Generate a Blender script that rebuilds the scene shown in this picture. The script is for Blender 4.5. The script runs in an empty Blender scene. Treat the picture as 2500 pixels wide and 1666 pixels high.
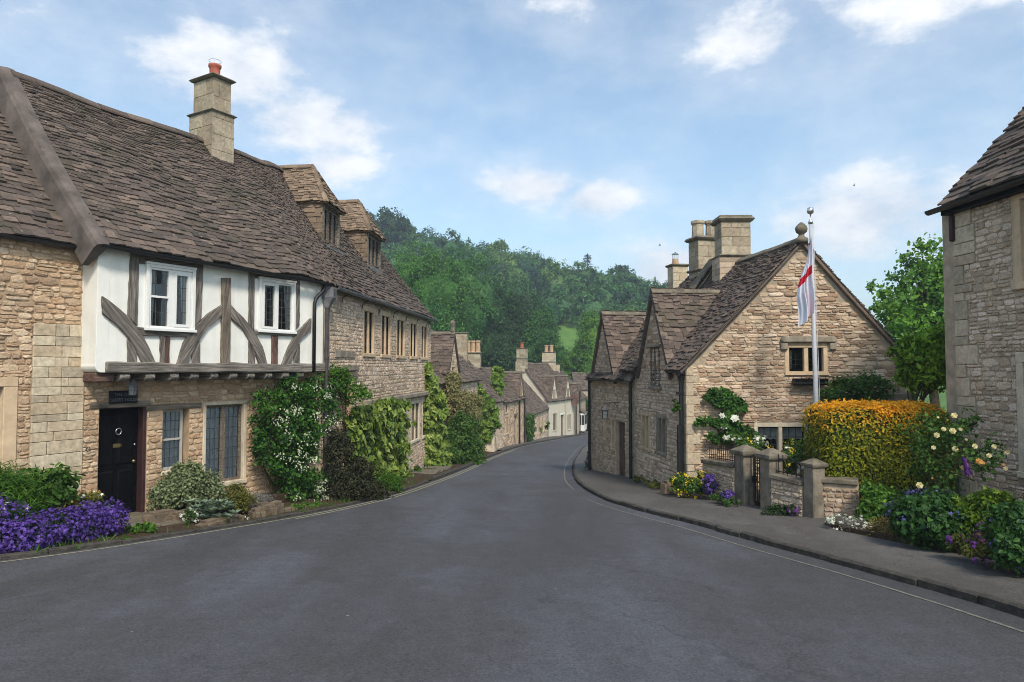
import bpy, bmesh, math, random
import numpy as np
from mathutils import Vector, Matrix, noise as mnoise

scene = bpy.context.scene
COL = scene.collection
random.seed(11)
RNG = np.random.default_rng(11)
R = math.radians

# ------------------------------------------------------------------ camera (eye at z = 0, street falls away in +Y)
FPX = 2500 * 24.0 / 36.0
PITCH = math.atan(67 / FPX)
cam_d = bpy.data.cameras.new('camera')
cam_d.lens = 24.0
cam_d.sensor_width = 36.0
cam_d.clip_start = 0.05
cam_d.clip_end = 3000
cam = bpy.data.objects.new('camera', cam_d)
cam.location = (0, 0, 0)
cam.rotation_euler = (R(90) + PITCH, 0, 0)
COL.objects.link(cam)
scene.camera = cam

# ------------------------------------------------------------------ light: bright broken cloud, soft sun behind the viewer
SUN_EL, SUN_AZ = R(47), R(162)          # azimuth from +Y towards +X
sun_d = bpy.data.lights.new('sun', 'SUN')
sun_d.energy = 2.5
sun_d.angle = R(10)
sun_d.color = (1.0, 0.92, 0.81)
sun = bpy.data.objects.new('sun', sun_d)
sv = Vector((math.sin(SUN_AZ) * math.cos(SUN_EL), math.cos(SUN_AZ) * math.cos(SUN_EL), math.sin(SUN_EL)))
sun.rotation_euler = sv.to_track_quat('Z', 'Y').to_euler()
sun.location = sv * 60
COL.objects.link(sun)

scene.view_settings.view_transform = 'Standard'
scene.view_settings.look = 'None'
scene.view_settings.exposure = 0.60
scene.view_settings.gamma = 1.0
scene.view_settings.use_curve_mapping = False
scene.cycles.max_bounces = 4
scene.cycles.diffuse_bounces = 2
scene.cycles.glossy_bounces = 2
scene.cycles.volume_bounces = 0
scene.cycles.transparent_max_bounces = 12
scene.cycles.use_denoising = True
scene.cycles.use_adaptive_sampling = True
scene.cycles.adaptive_threshold = 0.015
scene.cycles.filter_width = 1.0
scene.render.filter_size = 1.0
scene.cycles.denoising_prefilter = 'FAST'


# ------------------------------------------------------------------ node helpers
class NT:
    def __init__(s, tree):
        s.t = tree
        s.n = tree.nodes
        s.l = tree.links

    def new(s, typ, **kw):
        nd = s.n.new(typ)
        for k, v in kw.items():
            if k.startswith('i_'):
                key = k[2:]
                key = int(key) if key.isdigit() else key.replace('_', ' ')
                s.put(nd.inputs[key], v)
            else:
                setattr(nd, k, v)
        return nd

    def put(s, sock, v):
        if isinstance(v, bpy.types.NodeSocket):
            s.l.new(v, sock)
        elif isinstance(v, bpy.types.Node):
            s.l.new(v.outputs[0], sock)
        else:
            if isinstance(v, (tuple, list)) and len(v) == 3 and sock.type == 'RGBA':
                v = (*v, 1)
            sock.default_value = v

    def math(s, op, a, b=None, c=None, clamp=False):
        nd = s.n.new('ShaderNodeMath')
        nd.operation = op
        nd.use_clamp = clamp
        s.put(nd.inputs[0], a)
        if b is not None: s.put(nd.inputs[1], b)
        if c is not None: s.put(nd.inputs[2], c)
        return nd.outputs[0]

    def mix(s, f, a, b, mode='MIX'):
        nd = s.n.new('ShaderNodeMix')
        nd.data_type = 'RGBA'
        nd.blend_type = mode
        s.put(nd.inputs[0], f)
        s.put(nd.inputs[6], a)
        s.put(nd.inputs[7], b)
        return nd.outputs[2]

    def ramp(s, f, stops, interp='LINEAR'):
        nd = s.n.new('ShaderNodeValToRGB')
        cr = nd.color_ramp
        cr.interpolation = interp
        while len(cr.elements) < len(stops):
            cr.elements.new(0.5)
        for e, (p, c) in zip(cr.elements, stops):
            e.position = p
            e.color = (*c, 1) if len(c) == 3 else c
        s.put(nd.inputs[0], f)
        return nd.outputs[0]

    def noise(s, vec, scale, detail=4, rough=0.55, out=0):
        nd = s.n.new('ShaderNodeTexNoise')
        s.put(nd.inputs['Scale'], scale)
        s.put(nd.inputs['Detail'], detail)
        s.put(nd.inputs['Roughness'], rough)
        if vec is not None: s.put(nd.inputs['Vector'], vec)
        return nd.outputs[out]

    def mapping(s, vec, scale=(1, 1, 1), rot=(0, 0, 0), loc=(0, 0, 0)):
        nd = s.n.new('ShaderNodeMapping')
        s.put(nd.inputs[0], vec)
        nd.inputs['Scale'].default_value = scale
        nd.inputs['Rotation'].default_value = rot
        nd.inputs['Location'].default_value = loc
        return nd.outputs[0]


def lin(r, g, b):
    f = lambda c: (c / 255 / 12.92) if c / 255 <= 0.04045 else ((c / 255 + 0.055) / 1.055) ** 2.4
    return (f(r), f(g), f(b))


# ------------------------------------------------------------------ world: Nishita sky with broken cumulus
world = bpy.data.worlds.new('World')
scene.world = world
world.use_nodes = True
w = NT(world.node_tree)
w.n.clear()
sky = w.new('ShaderNodeTexSky')
sky.sky_type = 'NISHITA'
sky.sun_disc = False
sky.sun_elevation = SUN_EL
sky.sun_rotation = SUN_AZ
sky.air_density = 1.0
sky.dust_density = 1.2
sky.ozone_density = 1.6
sky.altitude = 80
tc = w.new('ShaderNodeTexCoord')
sep = w.new('ShaderNodeSeparateXYZ')
w.l.new(tc.outputs['Generated'], sep.inputs[0])
dx, dy, dz = sep.outputs
el = w.math('ARCTAN2', dz, w.math('SQRT', w.math('ADD', w.math('MULTIPLY', dx, dx), w.math('MULTIPLY', dy, dy))))
az = w.math('ARCTAN2', dx, dy)
comb = w.new('ShaderNodeCombineXYZ')
w.put(comb.inputs[0], az)
w.put(comb.inputs[1], w.math('MULTIPLY', el, 1.7))
n1 = w.noise(comb.outputs[0], 7.5, 6, 0.6)
n2 = w.noise(comb.outputs[0], 2.6, 2, 0.5)
# cloud banks: (azimuth, elevation, half width, half height, weight) in radians
BANKS = [(-0.40, 0.385, 0.26, 0.15, .95), (-0.29, 0.335, 0.26, 0.11, .95), (-0.26, 0.285, 0.16, 0.08, .8), (0.03, 0.262, 0.20, 0.065, .9), (0.12, 0.243, 0.13, 0.07, .9),
         (0.34, 0.435, 0.22, 0.10, .85), (0.55, 0.47, 0.30, 0.17, .95), (0.50, 0.20, 0.32, 0.14, .9), (0.24, 0.14, 0.22, 0.10, .9),
         (0.085, 0.50, 0.15, 0.07, .75), (0.04, 0.155, 0.12, 0.04, .7), (-0.64, 0.47, 0.30, 0.25, .6),
         (1.4, 0.4, 0.7, 0.25, .9), (2.6, 0.45, 0.9, 0.3, .9), (-1.6, 0.4, 0.7, 0.25, .9), (-2.7, 0.35, 0.7, 0.2, .9)]
ae = w.new('ShaderNodeCombineXYZ')
w.put(ae.inputs[0], az)
w.put(ae.inputs[1], el)
bank = None
for (a, e, sa, se, wt) in BANKS:
    mp = w.new('ShaderNodeMapping')
    w.put(mp.inputs[0], ae.outputs[0])
    mp.inputs['Scale'].default_value = (1 / sa, 1 / se, 0)
    mp.inputs['Location'].default_value = (-a / sa, -e / se, 0)
    gr = w.new('ShaderNodeTexGradient', gradient_type='SPHERICAL')
    w.put(gr.inputs[0], mp.outputs[0])
    g = w.math('MULTIPLY', gr.outputs[1], wt)
    bank = g if bank is None else w.math('MAXIMUM', bank, g)
dens = w.math('MULTIPLY_ADD', bank, 0.85, n1)
dens = w.math('MULTIPLY_ADD', n2, 0.30, dens)
mr = w.new('ShaderNodeMapRange', interpolation_type='SMOOTHSTEP')
w.put(mr.inputs[0], dens); mr.inputs[1].default_value = 0.91; mr.inputs[2].default_value = 1.33
veil = w.math('MULTIPLY_ADD', dens, 0.42, -0.12, clamp=True)
cloud = w.math('MAXIMUM', w.math('MULTIPLY', mr.outputs[0], 0.93), veil)
ccol = w.ramp(n1, [(0.36, (3.8, 4.1, 4.6)), (0.62, (5.6, 5.6, 5.6))])
SKY_TINT = (1.0, 1.10, 1.03)
skc = w.mix(1.0, sky.outputs[0], SKY_TINT, 'MULTIPLY')
bg = w.new('ShaderNodeBackground')
w.put(bg.inputs[0], w.mix(cloud, skc, ccol))
bg.inputs[1].default_value = 0.14
world.cycles.sampling_method = 'MANUAL'
world.cycles.sample_map_resolution = 512
wo = w.new('ShaderNodeOutputWorld')
w.l.new(bg.outputs[0], wo.inputs[0])


# ------------------------------------------------------------------ materials
MATS = {}


def newmat(name):
    m = bpy.data.materials.new(name)
    m.use_nodes = True
    t = NT(m.node_tree)
    t.n.clear()
    out = t.new('ShaderNodeOutputMaterial')
    p = t.new('ShaderNodeBsdfPrincipled')
    t.l.new(p.outputs[0], out.inputs[0])
    MATS[name] = m
    return m, t, p, out


def bump(t, p, h, strength=0.4, dist=0.02):
    b = t.new('ShaderNodeBump')
    b.inputs['Strength'].default_value = strength
    b.inputs['Distance'].default_value = dist
    t.put(b.inputs['Height'], h)
    t.l.new(b.outputs[0], p.inputs['Normal'])


def geo_pos(t):
    return t.new('ShaderNodeNewGeometry').outputs['Position']


def rnd(t):
    g = t.new('ShaderNodeNewGeometry')
    o = t.new('ShaderNodeObjectInfo')
    return t.math('FRACT', t.math('ADD', g.outputs['Random Per Island'], t.math('MULTIPLY', o.outputs['Random'], 7.31)))


def mat_pieces(name, cols, grain=30, rough=0.9, bstr=0.6, bdist=0.012, stain=(0.05, 0.05, 0.045), stain_amt=0.45, spots=None, big=0.7, moss=None):
    """one colour per stone or slate, then grain, weather stains and lichen"""
    m, t, p, out = newmat(name)
    pos = geo_pos(t)
    k = rnd(t)
    n = len(cols)
    base = t.ramp(k, [((i + 0.5) / n, c) for i, c in enumerate(cols)], 'LINEAR')
    g = t.noise(pos, grain, 3, 0.65)
    base = t.mix(0.75, base, t.ramp(g, [(0.25, (.55, .55, .55)), (0.75, (1.3, 1.3, 1.3))]), 'MULTIPLY')
    st = t.noise(pos, big, 3, 0.6)
    f = t.math('MULTIPLY', t.ramp(st, [(0.45, (0, 0, 0)), (0.7, (1, 1, 1))]), stain_amt)
    base = t.mix(f, base, t.mix(0.5, base, stain))
    if moss:
        mo = t.noise(pos, 1.1, 4, .7)
        base = t.mix(t.math('MULTIPLY', t.ramp(mo, [(.50, (0, 0, 0)), (.66, (1, 1, 1))]), moss[1]), base, moss[0])
    if spots:
        v = t.noise(pos, spots[1], 3, 0.5)
        base = t.mix(t.ramp(v, [(spots[2], (0, 0, 0)), (spots[2] + 0.05, (1, 1, 1))]), base, spots[0])
    t.put(p.inputs['Base Color'], base)
    p.inputs['Roughness'].default_value = rough
    p.inputs['Specular IOR Level'].default_value = 0.2
    bump(t, p, g, bstr, bdist)
    return m


def mat_flat(name, col, rough=0.7, var=0.25, scale=8, metal=0.0, bstr=0.15, bdist=0.005, spec=0.3, streak=None):
    m, t, p, out = newmat(name)
    pos = geo_pos(t)
    n = t.noise(pos, scale, 3, 0.6)
    a = tuple(c * (1 - var) for c in col)
    b = tuple(min(1, c * (1 + var)) for c in col)
    base = t.ramp(n, [(0.3, a), (0.7, b)])
    if streak:
        n3 = t.noise(t.mapping(pos, scale=(streak[1], streak[1], streak[1] * .12)), 1.0, 4, .6)
        base = t.mix(t.ramp(n3, [(.5, (0, 0, 0)), (.8, (streak[2],) * 3)]), base, streak[0])
    t.put(p.inputs['Base Color'], base)
    p.inputs['Roughness'].default_value = rough
    p.inputs['Metallic'].default_value = metal
    p.inputs['Specular IOR Level'].default_value = spec
    bump(t, p, t.noise(pos, scale * 6, 2, 0.6), bstr, bdist)
    return m


def mat_leaf(name, cols, transl=0.3, rough=0.55, spec=0.25, bs=1.3, amt=.6):
    m, t, p, out = newmat(name)
    k = rnd(t)
    n = len(cols)
    base = t.ramp(k, [((i + 0.5) / n, c) for i, c in enumerate(cols)])
    big = t.noise(geo_pos(t), bs, 2, .5)
    base = t.mix(amt, base, t.ramp(big, [(.3, (.6, .65, .6)), (.7, (1.25, 1.2, 1.1))]), 'MULTIPLY')
    t.put(p.inputs['Base Color'], base)
    p.inputs['Roughness'].default_value = rough
    p.inputs['Specular IOR Level'].default_value = spec
    tr = t.new('ShaderNodeBsdfTranslucent')
    t.put(tr.inputs[0], t.mix(1.0, base, (1.1, 1.15, .7), 'MULTIPLY'))
    mx = t.new('ShaderNodeMixShader')
    mx.inputs[0].default_value = transl
    t.l.new(p.outputs[0], mx.inputs[1])
    t.l.new(tr.outputs[0], mx.inputs[2])
    t.l.new(mx.outputs[0], out.inputs[0])
    return m


def mat_timber(name, c0, c1, c2):
    m, t, p, out = newmat(name)
    o = t.new('ShaderNodeTexCoord').outputs['Object']
    r = t.new('ShaderNodeObjectInfo').outputs['Random']
    ov = t.new('ShaderNodeVectorMath', operation='ADD')
    t.put(ov.inputs[0], o)
    cx = t.new('ShaderNodeCombineXYZ')
    t.put(cx.inputs[0], t.math('MULTIPLY', r, 20.0))
    t.put(cx.inputs[1], t.math('MULTIPLY', r, 9.0))
    t.put(ov.inputs[1], cx.outputs[0])
    v = t.mapping(ov.outputs[0], scale=(1.6, 26, 26))
    g = t.noise(v, 1.0, 6, 0.7)
    big = t.noise(ov.outputs[0], 2.2, 4, .6)
    base = t.ramp(g, [(0.28, c0), (0.5, c1), (0.72, c2)])
    base = t.mix(.6, base, t.ramp(big, [(.3, (.6, .58, .56)), (.7, (1.2, 1.18, 1.15))]), 'MULTIPLY')
    t.put(p.inputs['Base Color'], base)
    p.inputs['Roughness'].default_value = .85
    p.inputs['Specular IOR Level'].default_value = .2
    bump(t, p, g, 1.0, .02)
    return m


# stone palettes
mat_pieces('rubble_warm', [lin(208, 177, 145), lin(181, 149, 118), lin(224, 199, 169), lin(193, 159, 126), lin(163, 137, 112), lin(216, 189, 157), lin(187, 161, 133)], grain=34, stain_amt=.5, big=.9)
mat_pieces('rubble_pale', [lin(216, 195, 171), lin(189, 167, 143), lin(234, 214, 193), lin(204, 179, 151), lin(173, 153, 133), lin(226, 204, 181)], grain=34, stain_amt=.5, big=.9)
mat_pieces('rubble_grey', [lin(212, 191, 165), lin(183, 163, 139), lin(226, 204, 183), lin(193, 169, 141), lin(163, 145, 126), lin(218, 195, 167)], grain=34, stain_amt=.55, big=.9)
mat_pieces('rubble_brown', [lin(210, 185, 157), lin(171, 141, 116), lin(230, 208, 185), lin(185, 151, 122), lin(148, 125, 106), lin(220, 193, 163)], grain=34, stain_amt=.5, big=.9)
mat_pieces('slate_tile', [lin(100, 88, 80), lin(82, 73, 67), lin(116, 102, 92), lin(92, 80, 73), lin(106, 94, 87), lin(74, 67, 63), lin(122, 106, 95)], grain=26, stain_amt=.35, stain=lin(58, 56, 50),
           spots=(lin(158, 148, 134), 13, .69), bdist=.008, moss=(lin(66, 66, 50), .45))
mat_pieces('slate_warm', [lin(144, 124, 104), lin(122, 104, 88), lin(160, 138, 116), lin(112, 97, 84), lin(134, 114, 96)], grain=22, stain_amt=.6, stain=lin(60, 54, 44), spots=(lin(170, 150, 120), 18, .7), moss=(lin(70, 68, 48), .5))
mat_pieces('slate_pale', [lin(112, 98, 88), lin(94, 82, 75), lin(128, 112, 100), lin(102, 89, 80), lin(86, 76, 70)], grain=26, stain_amt=.4, stain=lin(66, 62, 54), spots=(lin(165, 156, 142), 13, .69), moss=(lin(72, 72, 54), .4))
mat_flat('mortar', lin(176, 150, 122), .95, .22, 6, bstr=.5, bdist=.01)
mat_flat('mortar_grey', lin(172, 156, 134), .95, .22, 6, bstr=.5, bdist=.01)
mat_flat('ashlar', lin(204, 178, 146), .9, .18, 4, bstr=.3, streak=(lin(110, 96, 78), 4, .5))
mat_flat('ashlar_pale', lin(206, 192, 168), .9, .2, 4, bstr=.3, streak=(lin(120, 108, 90), 4, .5))
mat_flat('ashlar_weathered', lin(148, 137, 121), .95, .35, 3, bstr=.5, bdist=.01, streak=(lin(62, 58, 50), 5, .8))
mat_pieces('chimney_block', [lin(176, 162, 140), lin(156, 142, 122), lin(188, 174, 150), lin(164, 148, 126)], grain=14, stain_amt=.75, stain=lin(44, 42, 38), big=2.2)
mat_pieces('dressed_block', [lin(202, 186, 160), lin(188, 168, 140), lin(212, 198, 172), lin(192, 172, 144), lin(178, 164, 142)], grain=14, stain_amt=.4, stain=lin(90, 80, 66), big=1.6)
mat_flat('coping', lin(112, 104, 90), .95, .4, 5, bstr=.6, bdist=.012)
mat_flat('mortar_fillet', lin(100, 91, 85), .9, .4, 2.5, bstr=.35, bdist=.01, streak=(lin(84, 76, 72), 3, .7))
mat_flat('plaster', lin(236, 234, 225), .85, .07, 2.2, bstr=.25, bdist=.008, streak=(lin(196, 192, 178), 3, .5))
mat_flat('render_cream', lin(206, 196, 176), .9, .07, 3, bstr=.2, streak=(lin(170, 160, 140), 2, .4))
mat_timber('oak', lin(48, 44, 41), lin(114, 107, 100), lin(166, 158, 150))
mat_timber('oak_grey', lin(50, 46, 44), lin(122, 116, 108), lin(176, 168, 158))
mat_timber('oak_red', lin(54, 42, 39), lin(102, 78, 70), lin(140, 118, 106))
mat_timber('oak_old', lin(62, 55, 49), lin(118, 107, 95), lin(162, 150, 136))
mat_flat('white_paint', lin(232, 231, 226), .45, .03, 6, bstr=.05)
mat_flat('grey_paint', lin(176, 172, 164), .6, .12, 10, bstr=.15)
mat_flat('black_paint', (.005, .005, .006), .42, .3, 10, bstr=.05, spec=.10)
mat_flat('black_iron', (.012, .012, .013), .45, .4, 20, bstr=.2, spec=.5)
mat_flat('pipe_brown', lin(70, 62, 62), .5, .2, 8, spec=.4)
mat_flat('maroon_paint', lin(62, 42, 42), .6, .2, 8)
mat_flat('lead', lin(112, 112, 114), .6, .35, 7, bstr=.3, spec=.4, streak=(lin(60, 58, 58), 6, .7))
mat_flat('lead_came', lin(74, 78, 84), .5, .2, 30)
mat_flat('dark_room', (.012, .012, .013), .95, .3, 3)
mat_flat('curtain', lin(206, 206, 202), .9, .12, 9)
mat_flat('terracotta', lin(168, 92, 74), .8, .25, 8)
mat_flat('buff_pot', lin(178, 148, 118), .8, .25, 8)
mat_flat('brass', (.75, .56, .26), .3, .1, 10, metal=1.0)
mat_flat('steel', (.72, .72, .72), .25, .1, 10, metal=1.0)
mat_flat('pole_grey', lin(176, 178, 182), .45, .08, 8, spec=.4)
mat_flat('flag_white', lin(214, 216, 228), .8, .04, 6)
mat_flat('flag_red', lin(198, 24, 48), .8, .06, 6)
mat_flat('lamp_glass', lin(128, 132, 132), .2, .05, 8, spec=.5)
mat_flat('sign_black', (.01, .01, .012), .5, .2, 20)
mat_flat('sign_letter', lin(96, 98, 102), .6, .05, 20)
mat_flat('kerb_stone', lin(70, 66, 60), .95, .4, 9, bstr=.8, bdist=.02)
mat_flat('soil', lin(74, 58, 42), .98, .45, 9, bstr=1, bdist=.04)
mat_flat('flagstone', lin(106, 98, 84), .92, .3, 5, bstr=.5)
mat_flat('edging_rock', lin(112, 98, 82), .95, .35, 6, bstr=.8, bdist=.02)
mat_flat('bark', lin(78, 64, 50), .95, .4, 10, bstr=.9, bdist=.03)
mat_flat('stem', lin(84, 76, 44), .9, .3, 12)
mat_flat('meadow', lin(84, 116, 50), .95, .3, .3, bstr=.3)
mat_flat('woodland_floor', lin(44, 54, 28), .98, .4, .3)
mat_flat('grass_blade', lin(84, 112, 40), .8, .3, 3)
mat_flat('line_paint', lin(116, 114, 106), .85, .3, 14, bstr=.4)
mat_flat('line_yellow', lin(150, 144, 120), .85, .3, 14, bstr=.4)
mat_flat('bird_dark', (.02, .02, .022), .8, .1, 8)

# glass: part clear, part mirror
m, t, p, out = newmat('glass')
tr = t.new('ShaderNodeBsdfTransparent'); tr.inputs[0].default_value = (.86, .9, .9, 1)
gl = t.new('ShaderNodeBsdfGlossy'); gl.inputs['Roughness'].default_value = .04; gl.inputs[0].default_value = (.9, .92, .95, 1)
lw = t.new('ShaderNodeFresnel'); lw.inputs[0].default_value = 1.55
mx = t.new('ShaderNodeMixShader')
t.put(mx.inputs[0], t.math('ADD', t.math('MULTIPLY', lw.outputs[0], .9), .06, clamp=True))
t.l.new(tr.outputs[0], mx.inputs[1]); t.l.new(gl.outputs[0], mx.inputs[2]); t.l.new(mx.outputs[0], out.inputs[0])

# lace / net curtain
m, t, p, out = newmat('net_curtain')
o = t.new('ShaderNodeTexCoord').outputs['Object']
p.inputs['Base Color'].default_value = (.78, .81, .84, 1); p.inputs['Roughness'].default_value = .9
tr = t.new('ShaderNodeBsdfTransparent'); mx = t.new('ShaderNodeMixShader')
nn = t.noise(geo_pos(t), 60, 2, .5)
t.put(mx.inputs[0], t.ramp(nn, [(.35, (.75,) * 3), (.65, (1.0,) * 3)]))
t.l.new(tr.outputs[0], mx.inputs[1]); t.l.new(p.outputs[0], mx.inputs[2]); t.l.new(mx.outputs[0], out.inputs[0])


def mat_asphalt(name, c, patch, cracks=.22):
    m, t, p, out = newmat(name)
    pos = geo_pos(t)
    fine = t.noise(pos, 42, 3, .75)
    mid = t.noise(t.mapping(pos, scale=(.45, .10, .3), rot=(0, 0, .18)), 1.6, 5, .65)
    med = t.noise(pos, 5.5, 5, .72)
    patches = t.noise(pos, .38, 3, .6)
    a = (c[0] * .74, c[1] * .70, c[2] * .66); b = (c[0] * 1.28, c[1] * 1.33, c[2] * 1.44)
    base = t.ramp(mid, [(.3, a), (.7, b)])
    base = t.mix(t.math('MULTIPLY', t.ramp(patches, [(.50, (0, 0, 0)), (.56, (1, 1, 1))]), .55), base, patch)
    base = t.mix(.75, base, t.ramp(med, [(.3, (.8, .8, .79)), (.7, (1.18, 1.18, 1.18))]), 'MULTIPLY')
    base = t.mix(.65, base, t.ramp(fine, [(.3, (.45, .45, .45)), (.7, (1.6, 1.6, 1.6))]), 'MULTIPLY')
    v = t.new('ShaderNodeTexVoronoi', feature='F1')
    t.put(v.inputs['Vector'], pos); v.inputs['Scale'].default_value = 4.2
    sc = t.new('ShaderNodeSeparateColor'); t.l.new(v.outputs['Color'], sc.inputs[0])
    dot = t.math('MULTIPLY', t.math('LESS_THAN', v.outputs['Distance'], t.math('MULTIPLY_ADD', sc.outputs[1], .05, .02)), t.math('GREATER_THAN', sc.outputs[0], .55))
    base = t.mix(t.math('MULTIPLY', dot, .75), base, t.ramp(sc.outputs[2], [(.4, (.015, .015, .015)), (.5, (.3, .28, .25))]))
    cr = t.new('ShaderNodeTexVoronoi', feature='DISTANCE_TO_EDGE')
    wv = t.new('ShaderNodeVectorMath', operation='MULTIPLY_ADD')
    t.put(wv.inputs[0], t.noise(pos, 2.2, 3, .6, out=1)); wv.inputs[1].default_value = (.7, .7, 0); t.put(wv.inputs[2], pos)
    t.put(cr.inputs['Vector'], wv.outputs[0]); cr.inputs['Scale'].default_value = .42
    ln = t.math('MULTIPLY', t.math('LESS_THAN', cr.outputs[0], .006), t.ramp(patches, [(.44, (1, 1, 1)), (.52, (0, 0, 0))]))
    base = t.mix(t.math('MULTIPLY', ln, cracks), base, (.012, .012, .012))
    t.put(p.inputs['Base Color'], base)
    t.put(p.inputs['Roughness'], t.ramp(mid, [(.3, (.7,) * 3), (.7, (.9,) * 3)]))
    p.inputs['Specular IOR Level'].default_value = .3
    bump(t, p, fine, .45, .01)
    return m


mat_asphalt('asphalt', lin(76, 76, 78), lin(68, 67, 67))
mat_asphalt('tarmac_path', lin(88, 84, 79), lin(76, 73, 69))

# foliage
mat_leaf('leaf_mid', [lin(70, 104, 40), lin(50, 80, 30), lin(96, 130, 54), lin(60, 94, 36)])
mat_leaf('leaf_dark', [lin(42, 66, 30), lin(30, 50, 24), lin(60, 86, 42), lin(48, 72, 32)])
mat_leaf('leaf_lush', [lin(74, 112, 34), lin(52, 90, 26), lin(104, 142, 48), lin(60, 100, 30)])
mat_leaf('leaf_rose', [lin(60, 104, 34), lin(40, 76, 26), lin(84, 130, 46), lin(36, 66, 26)])
mat_leaf('leaf_gold_ivy', [lin(138, 160, 70), lin(88, 118, 40), lin(178, 190, 108), lin(60, 88, 30), lin(152, 170, 86), lin(104, 134, 52)])
mat_leaf('leaf_ivy', [lin(110, 138, 52), lin(80, 114, 40), lin(140, 164, 76), lin(64, 92, 34)])
mat_leaf('leaf_variegated', [lin(116, 128, 92), lin(84, 100, 66), lin(160, 168, 128), lin(70, 88, 56), lin(140, 148, 110)])
mat_leaf('leaf_silver', [lin(120, 136, 116), lin(96, 116, 98), lin(148, 160, 138), lin(84, 104, 84)], transl=.15)
mat_leaf('leaf_greywool', [lin(118, 116, 112), lin(96, 96, 90), lin(140, 138, 134)], transl=.15)
mat_leaf('leaf_olive', [lin(104, 108, 48), lin(76, 86, 34), lin(132, 130, 62), lin(88, 92, 36)])
mat_leaf('leaf_bronze', [lin(54, 58, 34), lin(40, 48, 26), lin(64, 60, 42), lin(48, 58, 30), lin(58, 50, 38)], transl=.2)
mat_leaf('leaf_pinkish', [lin(150, 140, 98), lin(116, 122, 72), lin(168, 150, 116), lin(98, 112, 58), lin(138, 126, 88)])
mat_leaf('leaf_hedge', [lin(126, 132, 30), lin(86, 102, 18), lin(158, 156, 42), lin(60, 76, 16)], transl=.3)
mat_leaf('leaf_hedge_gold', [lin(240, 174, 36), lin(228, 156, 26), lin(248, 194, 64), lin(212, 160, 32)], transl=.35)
mat_leaf('leaf_geranium', [lin(54, 92, 42), lin(38, 70, 32), lin(74, 112, 52), lin(46, 80, 34)])
mat_leaf('leaf_fern', [lin(82, 108, 24), lin(60, 88, 18), lin(104, 128, 36)])
mat_leaf('leaf_blue', [lin(48, 74, 58), lin(36, 58, 44), lin(62, 88, 70)])
mat_leaf('leaf_straw', [lin(150, 126, 82), lin(120, 100, 60), lin(172, 150, 100), lin(104, 104, 50)])
mat_leaf('tree_bright', [lin(98, 142, 46), lin(72, 116, 38), lin(126, 164, 60), lin(82, 126, 42)], bs=.35, amt=.85)
mat_leaf('tree_mid', [lin(68, 112, 54), lin(54, 96, 46), lin(86, 128, 62), lin(60, 102, 48)], bs=.35, amt=.85)
mat_leaf('tree_dark', [lin(60, 88, 54), lin(48, 72, 46), lin(76, 104, 62), lin(52, 80, 48)], bs=.35, amt=.85)
mat_leaf('tree_wood', [lin(76, 118, 68), lin(60, 102, 62), lin(98, 136, 76), lin(66, 106, 70), lin(86, 124, 62)], bs=.16, amt=.85)
mat_leaf('tree_conifer', [lin(24, 48, 38), lin(18, 38, 32), lin(34, 58, 44)], transl=.1)
mat_leaf('petal_purple', [lin(94, 66, 158), lin(76, 52, 134), lin(120, 92, 182), lin(86, 58, 146), lin(62, 42, 110)], transl=.25)
mat_leaf('petal_white', [lin(236, 236, 228), lin(216, 220, 206), lin(244, 244, 240)], transl=.3)
mat_leaf('petal_cream', [lin(236, 224, 176), lin(226, 208, 150), lin(244, 236, 204)], transl=.3)
mat_leaf('petal_apricot', [lin(232, 176, 104), lin(238, 196, 132), lin(222, 150, 78)], transl=.3)
mat_leaf('petal_yellow', [lin(226, 200, 40), lin(206, 176, 28), lin(240, 216, 80)], transl=.3)
mat_leaf('petal_pink', [lin(206, 110, 170), lin(184, 86, 152), lin(222, 140, 186)], transl=.3)
mat_leaf('petal_violet', [lin(120, 60, 150), lin(98, 46, 130), lin(146, 84, 172)], transl=.3)
mat_leaf('petal_blue', [lin(98, 100, 170), lin(80, 84, 150), lin(124, 124, 190)], transl=.3)
mat_leaf('leaf_spring', [lin(120, 156, 40), lin(88, 128, 30), lin(150, 180, 60), lin(70, 108, 26)])
mat_leaf('petal_greenish', [lin(206, 212, 182), lin(184, 196, 158), lin(224, 226, 204)], transl=.3)
mat_leaf('wood_blue', [lin(58, 96, 70), lin(46, 82, 62), lin(76, 112, 80)], bs=.3, amt=.7)
mat_leaf('wood_dark', [lin(48, 78, 50), lin(38, 64, 44), lin(62, 92, 56)], bs=.3, amt=.7)
mat_leaf('wood_yellow', [lin(96, 128, 62), lin(80, 114, 56), lin(114, 144, 70)], bs=.3, amt=.7)
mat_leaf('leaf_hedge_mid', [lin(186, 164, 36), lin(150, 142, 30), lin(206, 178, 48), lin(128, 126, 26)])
mat_leaf('tree_valley', [lin(80, 124, 50), lin(60, 102, 42), lin(104, 144, 60), lin(68, 112, 46)], bs=.35, amt=.85)
mat_flat('pier_stone', lin(126, 117, 103), .95, .4, 5, bstr=.7, bdist=.015, streak=(lin(70, 66, 58), 5, .8))


# ------------------------------------------------------------------ projection helper: a photo direction met with a real depth or a real wall plane
CP, SP = math.cos(PITCH), math.sin(PITCH)


def ray(px, py):
    a = (px - 1250) / FPX
    b = (833 - py) / FPX
    return Vector((a, CP - b * SP, SP + b * CP))


def at(px, py, Y):
    r = ray(px, py)
    return r * (Y / r.y)


# street level
_gy = [-400, -60, -10, 0, 10, 20, 30, 40, 50, 60, 70, 80, 95, 120, 600]
_gz = [-1.0, -1.0, -1.25, -1.7, -2.5, -3.3, -4.1, -4.76, -5.42, -6.08, -6.74, -7.25, -7.7, -8, -8]


def gz(Y):
    return float(np.interp(Y, _gy, _gz))


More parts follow.
